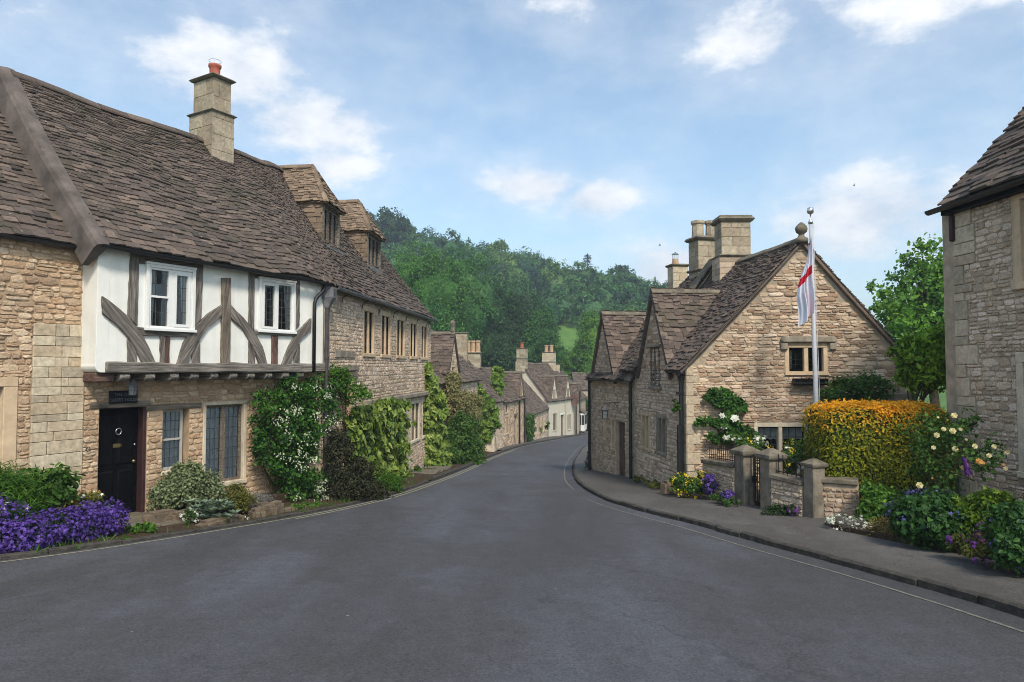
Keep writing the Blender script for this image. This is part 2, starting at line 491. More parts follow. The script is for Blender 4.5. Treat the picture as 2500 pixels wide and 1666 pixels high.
class Fr:
    """vertical wall plane: origin O (x, y), direction u along the wall, n = outward normal on the right-hand side of u"""
    def __init__(s, O, u):
        s.O = Vector((O[0], O[1], 0))
        s.u = Vector((u[0], u[1], 0)).normalized()
        s.n = Vector((s.u.y, -s.u.x, 0))

    def P(s, a, z, d=0.0):
        v = s.O + s.u * a + s.n * d
        v.z = z
        return v

    def at(s, px, py, d=0.0):
        r = ray(px, py)
        k = (s.O + s.n * d).dot(s.n) / r.dot(s.n)
        q = r * k
        return ((q - s.O).dot(s.u), q.z)

    def shifted(s, d, a=0.0):
        q = s.O + s.n * d + s.u * a
        return Fr((q.x, q.y), (s.u.x, s.u.y))

    def mat(s, a=0, z=0, d=0):
        p = s.P(a, z, d)
        return Matrix(((s.u.x, 0, s.n.x, p.x), (s.u.y, 0, s.n.y, p.y), (0, 1, 0, p.z), (0, 0, 0, 1)))


# ------------------------------------------------------------------ object helpers
WM = {}


class Thing:
    def __init__(s, name, label, cat, base, group=None, kind=None):
        o = bpy.data.objects.new(name, None)
        o.empty_display_size = .2
        o.location = base
        o['label'] = label
        o['category'] = cat
        if group: o['group'] = group
        if kind: o['kind'] = kind
        COL.objects.link(o)
        s.o = o
        s.base = Vector(base)


def link(name, mesh, parent=None, M=None, label=None, kind=None):
    """parent: Thing (part), bpy object whose world is identity (sub-part) or None"""
    o = bpy.data.objects.new(name, mesh)
    W = M if M is not None else Matrix.Identity(4)
    if isinstance(parent, Thing):
        o.parent = parent.o
        W = Matrix.Translation(-parent.base) @ W
    elif parent is not None:
        o.parent = parent
        mw = WM.get(parent.name)
        if mw is not None: W = mw.inverted() @ W
    o.matrix_basis = W
    if M is not None and isinstance(parent, Thing):
        WM[o.name] = M.copy()
    if label: o['label'] = label
    if kind: o['kind'] = kind
    COL.objects.link(o)
    return o


def tag(o, label, cat, group=None, kind=None):
    o['label'] = label
    o['category'] = cat
    if group: o['group'] = group
    if kind: o['kind'] = kind
    return o


class MB:
    def __init__(s):
        s.v = []
        s.f = []

    def add(s, vs, fs):
        b = len(s.v)
        s.v.extend(Vector(v) for v in vs)
        s.f.extend(tuple(i + b for i in f) for f in fs)
        return s

    def hexa(s, p):   # 8 points: bottom loop 0-3, top loop 4-7
        return s.add(p, [(3, 2, 1, 0), (4, 5, 6, 7), (0, 1, 5, 4), (1, 2, 6, 5), (2, 3, 7, 6), (3, 0, 4, 7)])

    def box(s, fr, a0, a1, z0, z1, d0, d1):
        return s.hexa([fr.P(a0, z0, d1), fr.P(a1, z0, d1), fr.P(a1, z0, d0), fr.P(a0, z0, d0),
                       fr.P(a0, z1, d1), fr.P(a1, z1, d1), fr.P(a1, z1, d0), fr.P(a0, z1, d0)])

    def prism(s, fr, pts, d0, d1):
        n = len(pts)
        ar = sum(pts[i][0] * pts[(i + 1) % n][1] - pts[(i + 1) % n][0] * pts[i][1] for i in range(n))
        if ar < 0: pts = pts[::-1]
        vs = [fr.P(a, z, d1) for a, z in pts] + [fr.P(a, z, d0) for a, z in pts]
        fs = [tuple(range(n)), tuple(range(2 * n - 1, n - 1, -1))]
        fs += [(i, n + i, n + (i + 1) % n, (i + 1) % n) for i in range(n)]
        return s.add(vs, fs)

    def tube(s, pts, r, n=8, cap=True):
        pts = [Vector(p) for p in pts]
        rs = r if isinstance(r, (list, tuple)) else [r] * len(pts)
        b = len(s.v)
        ref = None
        for i, p in enumerate(pts):
            d = (pts[min(i + 1, len(pts) - 1)] - pts[max(i - 1, 0)]).normalized()
            if ref is None:
                ref = Vector((0, 0, 1)) if abs(d.z) < .9 else Vector((1, 0, 0))
            x = d.cross(ref).normalized()
            y = x.cross(d).normalized()
            ref = y
            for k in range(n):
                a = 2 * math.pi * k / n
                s.v.append(p + x * (math.cos(a) * rs[i]) + y * (math.sin(a) * rs[i]))
        for i in range(len(pts) - 1):
            for k in range(n):
                k2 = (k + 1) % n
                s.f.append((b + i * n + k, b + i * n + k2, b + (i + 1) * n + k2, b + (i + 1) * n + k))
        if cap:
            s.f.append(tuple(b + k for k in range(n))[::-1])
            s.f.append(tuple(b + (len(pts) - 1) * n + k for k in range(n)))
        return s

    def lathe(s, c, prof, n=14, sq=None):
        b = len(s.v)
        c = Vector(c)
        for (r, z) in prof:
            for k in range(n):
                a = 2 * math.pi * (k + .5) / n
                s.v.append(c + Vector((math.cos(a) * r, math.sin(a) * r, z)))
        for i in range(len(prof) - 1):
            for k in range(n):
                k2 = (k + 1) % n
                s.f.append((b + i * n + k, b + i * n + k2, b + (i + 1) * n + k2, b + (i + 1) * n + k))
        s.f.append(tuple(b + k for k in range(n))[::-1])
        s.f.append(tuple(b + (len(prof) - 1) * n + k for k in range(n)))
        return s

    def mesh(s, name, mat, smooth=False, M=None):
        me = bpy.data.meshes.new(name)
        vs = s.v if M is None else [M.inverted() @ v for v in s.v]
        me.from_pydata([tuple(v) for v in vs], [], s.f)
        me.materials.append(MATS[mat])
        if smooth:
            me.polygons.foreach_set('use_smooth', [True] * len(me.polygons))
        me.update()
        return me

    def build(s, name, mat, parent=None, smooth=False, M=None, label=None, kind=None, bevel=0):
        me = s.mesh(name, mat, smooth, M)
        if bevel:
            bm = bmesh.new(); bm.from_mesh(me)
            bmesh.ops.recalc_face_normals(bm, faces=bm.faces)
            bmesh.ops.bevel(bm, geom=bm.edges, offset=bevel, segments=1, affect='EDGES', clamp_overlap=True)
            bm.to_mesh(me); bm.free()
        return link(name, me, parent, M, label, kind)


def np_mesh(name, V, F, mat, flat=True):
    """V (n,3), F (m,k) constant face size"""
    me = bpy.data.meshes.new(name)
    k = F.shape[1]
    me.vertices.add(len(V)); me.loops.add(F.size); me.polygons.add(len(F))
    me.vertices.foreach_set('co', np.asarray(V, np.float32).ravel())
    me.loops.foreach_set('vertex_index', np.asarray(F, np.int32).ravel())
    me.polygons.foreach_set('loop_start', np.arange(0, F.size, k, dtype=np.int32))
    me.polygons.foreach_set('loop_total', np.full(len(F), k, np.int32))
    me.materials.append(MATS[mat])
    me.update(calc_edges=True)
    if flat: me.shade_flat()
    return me


# ------------------------------------------------------------------ repeated pieces: stones and slates
def stone_variant(seed, soft=1.0, n=8):
    rg = random.Random(seed)
    rings = []
    base = []
    for k in range(n):
        a = 2 * math.pi * (k + .5 * rg.random()) / n
        c, s_ = math.cos(a), math.sin(a)
        q = 10.0
        r = (abs(c) ** q + abs(s_) ** q) ** (-1 / q)
        r *= 1 - soft * rg.uniform(0, .13)
        base.append((c * r * .5, s_ * r * .5))
    v = [(x, y, -.6) for x, y in base]
    v += [(x, y, .5 + rg.uniform(-.25, .25)) for x, y in base]
    v += [(x * rg.uniform(.78, .95), y * rg.uniform(.7, .92), 1.0 + rg.uniform(-.35, .3)) for x, y in base]
    v.append((rg.uniform(-.25, .25), rg.uniform(-.2, .2), 1.15 + rg.uniform(-.2, .2)))
    f = []
    for i in range(2):
        for k in range(n):
            a, b = i * n + k, i * n + (k + 1) % n
            f.append((a, b, b + n)); f.append((a, b + n, a + n))
    for k in range(n):
        f.append((2 * n + k, 2 * n + (k + 1) % n, 3 * n))
    return np.array(v), np.array(f)


def block_variant(seed):
    rg = random.Random(seed)
    j = lambda a: a + rg.uniform(-.012, .012)
    e = .47
    v = [(j(x), j(y), -.6) for x, y in ((-.5, -.5), (.5, -.5), (.5, .5), (-.5, .5))]
    v += [(x, y, .85) for x, y, z in v[:4]]
    v += [(j(x), j(y), 1.0) for x, y in ((-e, -e), (e, -e), (e, e), (-e, e))]
    f = []
    for i in range(2):
        for k in range(4):
            a, b = i * 4 + k, i * 4 + (k + 1) % 4
            f.append((a, b, b + 4)); f.append((a, b + 4, a + 4))
    f += [(8, 9, 10), (8, 10, 11)]
    return np.array(v), np.array(f)


def tile_variant(seed):
    rg = random.Random(seed)
    xs = [-.5, -.2 + rg.uniform(-.06, .06), .14 + rg.uniform(-.06, .06), .5]
    lo = [rg.uniform(-.05, .10), rg.uniform(-.06, .03), rg.uniform(-.06, .03), rg.uniform(-.05, .10)]
    v = []
    for z in (0, 1):
        v += [(x, y, z * rg.uniform(.85, 1.15)) for x, y in zip(xs, lo)]
        v += [(-.49, 1, z), (.49, 1, z)]
    f = []
    # top
    f += [(6, 7, 10), (7, 8, 10), (8, 11, 10), (8, 9, 11)]
    # bottom edge
    for k in range(3):
        f += [(k, k + 1, k + 7), (k, k + 7, k + 6)]
    # sides
    f += [(0, 6, 10), (0, 10, 4), (3, 5, 11), (3, 11, 9)]
    return np.array(v), np.array(f)


class Pieces:
    """variants of one kind of piece; emit() makes the ones that show largest separate objects and joins the rest"""
    def __init__(s, gen, nvar, mat, name, seed=0):
        s.V = [gen(seed + i) for i in range(nvar)]
        s.mat = mat
        s.name = name
        s.me = [np_mesh(name, v, f, mat) for v, f in s.V]

    def emit(s, mats, parent, nind, label=None):
        """mats: list of (Matrix, score)"""
        order = sorted(range(len(mats)), key=lambda i: -mats[i][1])
        ind = order[:nind]
        rest = order[nind:]
        nv = len(s.V)
        for i in ind:
            link(s.name, s.me[random.randrange(nv)], parent, mats[i][0])
        if rest:
            VV, FF, off = [], [], 0
            for i in rest:
                v, f = s.V[random.randrange(nv)]
                M = np.array(mats[i][0])
                VV.append(v @ M[:3, :3].T + M[:3, 3])
                FF.append(f + off)
                off += len(v)
            me = np_mesh(s.name + '_field', np.concatenate(VV), np.concatenate(FF), s.mat)
            link('small_' + s.name + 's', me, parent, kind='stuff')


_PC = {}


def pieces(kind, mat):
    key = (kind, mat)
    if key not in _PC:
        if kind == 'stone': _PC[key] = Pieces(stone_variant, 14, mat, 'stone', 5)
        if kind == 'block': _PC[key] = Pieces(block_variant, 6, mat, 'stone_block', 50)
        if kind == 'tile': _PC[key] = Pieces(tile_variant, 12, mat, 'roof_tile', 90)
    return _PC[key]


def in_hole(holes, a0, a1, z0, z1):
    for h in holes:
        if a1 > h[0] and a0 < h[1] and z1 > h[2] and z0 < h[3]:
            return h
    return None


def stone_mats(fr, a0, a1, zb, zt, holes, hmin=.06, hmax=.14, asp=(1.1, 3.2), depth=.018, gap=.009, seed=1, d=0.0, wob=.012, tilt=1.5):
    """coursed rubble on the wall plane; zb, zt: functions of the distance along the wall"""
    rg = random.Random(seed)
    out = []
    zlo = min(zb(a0), zb(a1), zb((a0 + a1) / 2))
    zhi = max(zt(a0 + (a1 - a0) * k / 20) for k in range(21))
    z = zlo - .05
    row = 0
    while z < zhi:
        h = rg.uniform(hmin, hmax) * (1.25 if rg.random() < .12 else 1)
        a = a0 - rg.uniform(0, .1)
        while a < a1:
            wd = h * rg.uniform(*asp)
            s0, s1 = max(a, a0), min(a + wd, a1)
            a += wd
            if s1 - s0 < .03: continue
            zz = z + wob * math.sin(s0 * 2.1 + row) + rg.uniform(-.006, .006)
            cells = [(s0, s1, zz, zz + h)]
            # sometimes two thin stones in place of one
            if h > hmin * 1.5 and rg.random() < .22:
                cut = zz + h * rg.uniform(.4, .6)
                cells = [(s0, s1, zz, cut), (s0, s1, cut, zz + h)]
            for (p0, p1, q0, q1) in cells:
                for _ in range(3):
                    hh = in_hole(holes, p0, p1, q0, q1)
                    if not hh: break
                    ov = min(q1, hh[3]) - max(q0, hh[2])
                    if ov < .4 * (q1 - q0):
                        if q0 < hh[2]: q1 = hh[2]
                        else: q0 = hh[3]
                    else:
                        l = hh[0] - p0; r_ = p1 - hh[1]
                        if l >= r_: p1 = hh[0]
                        else: p0 = hh[1]
                    if p1 - p0 < .035 or q1 - q0 < .025: break
                if p1 - p0 < .035 or q1 - q0 < .025 or in_hole(holes, p0 + .004, p1 - .004, q0 + .004, q1 - .004): continue
                m_ = (p0 + p1) / 2
                top = min(zt(p0), zt(p1))
                if q0 < zb(m_) - .12 or q1 > top: continue
                M = fr.mat(m_, (q0 + q1) / 2, d)
                M = M @ Matrix.Rotation(R(rg.uniform(-tilt, tilt)), 4, 'Z') @ Matrix.Diagonal((max(.02, p1 - p0 - gap * .7), max(.02, q1 - q0 - gap * .7), depth * rg.uniform(.35, 1.05), 1))
                c = M.translation
                sc = (p1 - p0) * (q1 - q0) / c.length_squared * abs(fr.n.dot(c.normalized()))
                out.append((M, sc))
        z += h
        row += 1
    return out


def wall_mesh(mb, fr, a0, a1, zb, zt, holes, thick=.4, breaks=(), d=0.0):
    cuts = {round(a0, 4), round(a1, 4)} | {round(b, 4) for b in breaks if a0 < b < a1}
    for h in holes:
        for x in h[:2]:
            if a0 < x < a1: cuts.add(round(x, 4))
    cuts = sorted(cuts)
    for x0, x1 in zip(cuts, cuts[1:]):
        mid = (x0 + x1) / 2
        hs = sorted([h for h in holes if h[0] < mid < h[1]], key=lambda h: h[2])
        lo = (zb(x0), zb(x1))
        for h in hs:
            mb.add([fr.P(x0, lo[0], d), fr.P(x1, lo[1], d), fr.P(x1, h[2], d), fr.P(x0, h[2], d)], [(0, 1, 2, 3)])
            lo = (h[3], h[3])
        mb.add([fr.P(x0, lo[0], d), fr.P(x1, lo[1], d), fr.P(x1, zt(x1), d), fr.P(x0, zt(x0), d)], [(0, 1, 2, 3)])
        mb.add([fr.P(x0, zt(x0), d), fr.P(x1, zt(x1), d), fr.P(x1, zt(x1), d - thick), fr.P(x0, zt(x0), d - thick)], [(0, 1, 2, 3)])
        mb.add([fr.P(x0, zb(x0), d - thick), fr.P(x1, zb(x1), d - thick), fr.P(x1, zt(x1), d - thick), fr.P(x0, zt(x0), d - thick)], [(3, 2, 1, 0)]) if not hs else None
    for h in holes:
        A = [(h[0], h[2]), (h[1], h[2]), (h[1], h[3]), (h[0], h[3])]
        for i in range(4):
            p, q = A[i], A[(i + 1) % 4]
            mb.add([fr.P(*p, d), fr.P(*q, d), fr.P(*q, d - thick), fr.P(*p, d - thick)], [(0, 1, 2, 3)])
    for x in (a0, a1):
        mb.add([fr.P(x, zb(x), d), fr.P(x, zb(x), d - thick), fr.P(x, zt(x), d - thick), fr.P(x, zt(x), d)], [(0, 1, 2, 3)])


def tile_mats(P, L, width, e0=.2, e1=.09, w0=.34, w1=.2, thick=.026, seed=3, skip=None, t0=0.0, t1=1.0, v0=0.0, vmax=1.0):
    """slates laid course by course on the surface P(t, v), v from the eaves up"""
    rg = random.Random(seed)
    out = []
    v = v0
    row = 0
    while v < vmax - .01:
        e = e0 + (e1 - e0) * min(1, v * 1.15)
        wd = w0 + (w1 - w0) * min(1, v * 1.15)
        dv = e / L
        rl = max(.05, (P(t1, v) - P(t0, v)).length)
        t = t0 - rg.uniform(0, .5) * wd / rl * (t1 - t0)
        while t < t1 - .002:
            ww = wd * rg.uniform(.66, 1.28)
            dt = ww / rl * (t1 - t0)
            ta, tb = max(t0, t), min(t1, t + dt)
            t += dt
            if (tb - ta) * rl / (t1 - t0) < .05: continue
            tm = (ta + tb) / 2
            if skip and skip(tm, v): continue
            vv = v + rg.uniform(-.08, .08) * dv
            ve = min(1.03, vv + dv * 1.55)
            a = P(ta, vv); b = P(tb, vv)
            c = P(tm, ve); m_ = P(tm, vv)
            x = b - a
            y = c - m_
            if x.length < .03 or y.length < .02: continue
            n = x.cross(y).normalized()
            if n.z < 0:
                n = -n; x = -x
            th = thick * rg.uniform(.6, 1.4)
            tail = m_ + n * (th * .95 + rg.uniform(0, .014)) + y.normalized() * rg.uniform(-.012, .012)
            head = c + n * .002
            yy = head - tail
            x = x * .985
            x += n * rg.uniform(-.008, .008)
            z = x.cross(yy).normalized() * th
            M = Matrix(((x.x, yy.x, z.x, tail.x), (x.y, yy.y, z.y, tail.y), (x.z, yy.z, z.z, tail.z), (0, 0, 0, 1)))
            sc = x.length * e / tail.length_squared * abs(n.dot(tail.normalized()))
            out.append((M, sc))
        v += dv
        row += 1
    return out


def quadP(A, B, C, D, sag=0.0):
    """A, B eaves corners, D, C the ridge above them"""
    A, B, C, D = map(Vector, (A, B, C, D))
    def P(t, v):
        lo = A.lerp(B, t); hi = D.lerp(C, t)
        p = lo.lerp(hi, v)
        if sag:
            p.z -= sag * math.sin(math.pi * min(1, max(0, v))) * 1.0 + sag * .6 * math.sin(math.pi * min(1, max(0, t)))
            p.z += .012 * math.sin(t * 17.0 + v * 3)
        return p
    return P


def surf(P, nt, nv, t0=0, t1=1, off=-.012, back=.06, skip=None):
    """under-surface of a roof slope, a thin slab"""
    mb = MB()
    g = [[P(t0 + (t1 - t0) * i / nt, j / nv) for i in range(nt + 1)] for j in range(nv + 1)]
    n = (g[0][-1] - g[0][0]).cross(g[-1][nt // 2] - g[0][nt // 2])
    n = n.normalized() if n.length > 1e-6 else Vector((0, 0, 1))
    if n.z < 0: n = -n
    vs = [p + n * off for r in g for p in r] + [p + n * (off - back) for r in g for p in r]
    k = (nt + 1) * (nv + 1)
    fs = []
    for j in range(nv):
        for i in range(nt):
            a = j * (nt + 1) + i
            q = (a, a + 1, a + nt + 2, a + nt + 1)
            if skip and skip(t0 + (t1 - t0) * (i + .5) / nt, (j + .5) / nv): continue
            fs.append(q); fs.append(tuple(x + k for x in q[::-1]))
    edge = [i for i in range(nt + 1)] + [j * (nt + 1) + nt for j in range(1, nv + 1)] + [nv * (nt + 1) + i for i in range(nt - 1, -1, -1)] + [j * (nt + 1) for j in range(nv - 1, 0, -1)]
    for a, b in zip(edge, edge[1:] + edge[:1]):
        if skip: break
        fs.append((a, b, b + k, a + k))
    mb.add(vs, fs)
    return mb


def roof_slope(thing, P, mat='slate_tile', nind=0, e0=.2, e1=.09, w0=.34, w1=.2, seed=3, skip=None, t0=0.0, t1=1.0, name='roof', nt=12, nv=6, parent=None, thick=.026, vmax=1.0):
    base = surf(P, nt * (3 if skip else 1), nv * (4 if skip else 1), t0, t1, skip=skip).build(name, mat, parent or thing)
    L = (P((t0 + t1) / 2, 1) - P((t0 + t1) / 2, 0)).length
    ms = tile_mats(P, L, 1, e0, e1, w0, w1, thick, seed, skip, t0, t1, vmax=vmax)
    pieces('tile', mat).emit(ms, parent if parent is not None else base, nind)
    return base


def ridge_caps(parent, pts, mat='coping', ln=.42, w=.15, h=.10, name='ridge_stone', joined=False):
    """saddle stones along a ridge polyline"""
    pts = [Vector(p) for p in pts]
    seg = [(a, b) for a, b in zip(pts, pts[1:])]
    J = MB()
    for a, b in seg:
        L = (b - a).length
        n = max(1, int(round(L / ln)))
        for i in range(n):
            p = a.lerp(b, (i + .01) / n); q = a.lerp(b, (i + .985) / n)
            u = (q - p).normalized()
            s_ = u.cross(Vector((0, 0, 1))).normalized()
            mb = J if joined else MB()
            jz = random.uniform(-.008, .008)
            prof = [(-w, -h * 1.1), (-w, -h * .8), (-w * .45, -h * .05), (0, .03), (w * .45, -h * .05), (w, -h * .8), (w, -h * 1.1), (0, -.04)]
            vs = [p + s_ * x + Vector((0, 0, z + jz)) for x, z in prof] + [q + s_ * x + Vector((0, 0, z + jz)) for x, z in prof]
            k = len(prof)
            fs = [(j, (j + 1) % k, k + (j + 1) % k, k + j) for j in range(k)] + [tuple(range(k))[::-1], tuple(range(k, 2 * k))]
            mb.add(vs, fs)
            if not joined: mb.build(name, mat, parent)
    if joined: J.build(name + 's', mat, parent)


# ------------------------------------------------------------------ windows
def window(thing, fr, a0, a1, z0, z1, lights, d=-.1, frame=.05, mat='white_paint', depth=.06, grid=(3, 4), cas=None, curtain=None, mull=.04, came=.005, name='window', panes=True, room=.5, lattice='lead_came', transom=None):
    """lights: list of (a0, a1) fractions across; frame is the part, panes / bars / curtain its pieces"""
    mb = MB()
    mb.box(fr, a0, a0 + frame, z0, z1, d - depth, d)
    mb.box(fr, a1 - frame, a1, z0, z1, d - depth, d)
    mb.box(fr, a0 + frame, a1 - frame, z1 - frame, z1, d - depth, d)
    mb.box(fr, a0 + frame, a1 - frame, z0, z0 + frame, d - depth, d)
    ia0, ia1 = a0 + frame, a1 - frame
    n = lights
    lw_ = (ia1 - ia0 - mull * (n - 1)) / n
    L = []
    for i in range(n):
        x0 = ia0 + i * (lw_ + mull)
        L.append((x0, x0 + lw_))
        if i < n - 1: mb.box(fr, x0 + lw_, x0 + lw_ + mull, z0 + frame, z1 - frame, d - depth - .004, d + .004)
        if cas and i in cas:
            c = cas[i]
            mb.box(fr, x0 + .002, x0 + c, z0 + frame + .002, z1 - frame - .002, d - depth + .02, d + .012)
            mb.box(fr, x0 + lw_ - c, x0 + lw_ - .002, z0 + frame + .002, z1 - frame - .002, d - depth + .02, d + .012)
            mb.box(fr, x0 + c, x0 + lw_ - c, z1 - frame - c, z1 - frame - .002, d - depth + .02, d + .012)
            mb.box(fr, x0 + c, x0 + lw_ - c, z0 + frame + .002, z0 + frame + c, d - depth + .02, d + .012)
        if transom and i in transom:
            zt_ = z0 + (z1 - z0) * transom[i]
            mb.box(fr, x0, x0 + lw_, zt_ - .018, zt_ + .018, d - depth + .01, d + .008)
    W = mb.build(name, mat, thing)
    gx, gy = grid
    came_mb = MB()
    pm = None
    for i, (x0, x1) in enumerate(L):
        c = cas[i] if cas and i in cas else 0
        p0, p1, q0, q1 = x0 + c, x1 - c, z0 + frame + c, z1 - frame - c
        dd = d - depth * .55
        for k in range(1, gx):
            x = p0 + (p1 - p0) * k / gx
            came_mb.box(fr, x - came, x + came, q0, q1, dd - .004, dd + .006)
        for k in range(1, gy):
            z = q0 + (q1 - q0) * k / gy
            came_mb.box(fr, p0, p1, z - came, z + came, dd - .004, dd + .0055)
        if panes:
            for a in range(gx):
                for b in range(gy):
                    ca = p0 + (p1 - p0) * (a + .5) / gx; cz = q0 + (q1 - q0) * (b + .5) / gy
                    M = fr.mat(ca, cz, dd) @ Matrix.Rotation(R(random.uniform(-.5, .5)), 4, 'Y') @ Matrix.Rotation(R(random.uniform(-.5, .5)), 4, 'X') @ Matrix.Diagonal(((p1 - p0) / gx, (q1 - q0) / gy, 1, 1))
                    link('pane', PANE, W, M)
        else:
            g = MB()
            g.box(fr, p0, p1, q0, q1, dd - .003, dd)
            g.build('pane', 'glass', W)
        if curtain:
            kind, frac = curtain if isinstance(curtain, tuple) else (curtain, 1)
            cm = MB()
            n_ = 40
            pts = []
            dc = dd - .045
            rows = [q0 - .02 + (q1 - q0 + .04) * j / 5 for j in range(6)]
            sides = [(p0 - .02, p1 + .02, 0)] if frac >= 1 else ([(p0 - .02, p0 + (p1 - p0) * frac, 1)] if i % 2 == 0 else [(p1 - (p1 - p0) * frac, p1 + .02, -1)])
            for (c0, c1, lean) in sides:
                b = len(cm.v)
                for j, z in enumerate(rows):
                    f = 1 - .35 * (1 - j / 5) * abs(lean) * .8
                    for k in range(n_ + 1):
                        u_ = k / n_
                        if lean > 0: x = c0 + (c1 - c0) * u_ * f
                        elif lean < 0: x = c1 - (c1 - c0) * (1 - u_) * f
                        else: x = c0 + (c1 - c0) * u_
                        cm.v.append(fr.P(x, z, dc + .022 * math.sin(u_ * (c1 - c0) * 70 + i) + .008 * math.sin(u_ * 23 + j)))
                for j in range(5):
                    for k in range(n_):
                        q = b + j * (n_ + 1) + k
                        cm.f.append((q, q + 1, q + n_ + 2, q + n_ + 1))
            cm.build('curtain', kind, W, smooth=True)
    if came_mb.v: came_mb.build('glazing_bars', lattice, W)
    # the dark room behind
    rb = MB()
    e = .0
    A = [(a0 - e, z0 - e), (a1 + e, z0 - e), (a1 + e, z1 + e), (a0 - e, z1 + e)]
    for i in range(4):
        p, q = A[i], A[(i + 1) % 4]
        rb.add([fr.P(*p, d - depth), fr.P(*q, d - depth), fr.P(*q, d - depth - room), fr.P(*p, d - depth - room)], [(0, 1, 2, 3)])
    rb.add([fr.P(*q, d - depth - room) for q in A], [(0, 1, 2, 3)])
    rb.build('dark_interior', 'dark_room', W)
    return W


_pm = MB(); _pm.add([(-.5, -.5, 0), (.5, -.5, 0), (.5, .5, 0), (-.5, .5, 0), (-.5, -.5, -.004), (.5, -.5, -.004), (.5, .5, -.004), (-.5, .5, -.004)], [(0, 1, 2, 3)])
PANE = _pm.mesh('pane', 'glass')


def surround(thing, fr, a0, a1, z0, z1, jw=.1, head=.12, sill=.1, proud=.02, back=.10, mat='ashlar', mullions=(), mw=.06, name='window_surround'):
    """dressed stone frame round an opening a0..a1, z0..z1; returns the hole needed in the wall"""
    S = MB(); S.box(fr, a0 - jw, a0, z0, z1, -back, proud); o = S.build('jamb', mat, thing, bevel=.008)
    S = MB(); S.box(fr, a1, a1 + jw, z0, z1, -back, proud); S.build('jamb', mat, thing, bevel=.008)
    S = MB(); S.box(fr, a0 - jw, a1 + jw, z1, z1 + head, -back, proud + .002); S.build('lintel', mat, thing, bevel=.008)
    S = MB(); S.box(fr, a0 - jw - .01, a1 + jw + .01, z0 - sill, z0, -back, proud + .03); S.build('sill', mat, thing, bevel=.01)
    for x in mullions:
        S = MB(); S.box(fr, x - mw / 2, x + mw / 2, z0, z1, -back + .02, proud - .01); S.build('mullion', mat, thing, bevel=.012)
    return (a0 - jw, a1 + jw, z0 - sill, z1 + head)


def gutter(thing, pts, r=.06, mat='black_iron', name='gutter'):
    """half-round gutter along a polyline"""
    pts = [Vector(p) for p in pts]
    mb = MB()
    n = 7
    rows = []
    for i, p in enumerate(pts):
        u = (pts[min(i + 1, len(pts) - 1)] - pts[max(0, i - 1)]).normalized()
        s_ = u.cross(Vector((0, 0, 1))).normalized()
        row = []
        for k in range(n):
            a = math.pi + math.pi * k / (n - 1)
            row.append(p + s_ * (math.cos(a) * r) + Vector((0, 0, math.sin(a) * r)))
        for k in range(n):
            a = 2 * math.pi - math.pi * k / (n - 1)
            row.append(p + s_ * (math.cos(a) * r * .82) + Vector((0, 0, math.sin(a) * r * .82)))
        rows.append(row)
    m_ = 2 * n
    for r_ in rows: mb.v.extend(r_)
    for i in range(len(pts) - 1):
        for k in range(m_):
            k2 = (k + 1) % m_
            mb.f.append((i * m_ + k, i * m_ + k2, (i + 1) * m_ + k2, (i + 1) * m_ + k))
    mb.f.append(tuple(range(m_))); mb.f.append(tuple((len(pts) - 1) * m_ + k for k in range(m_))[::-1])
    return mb.build(name, mat, thing)


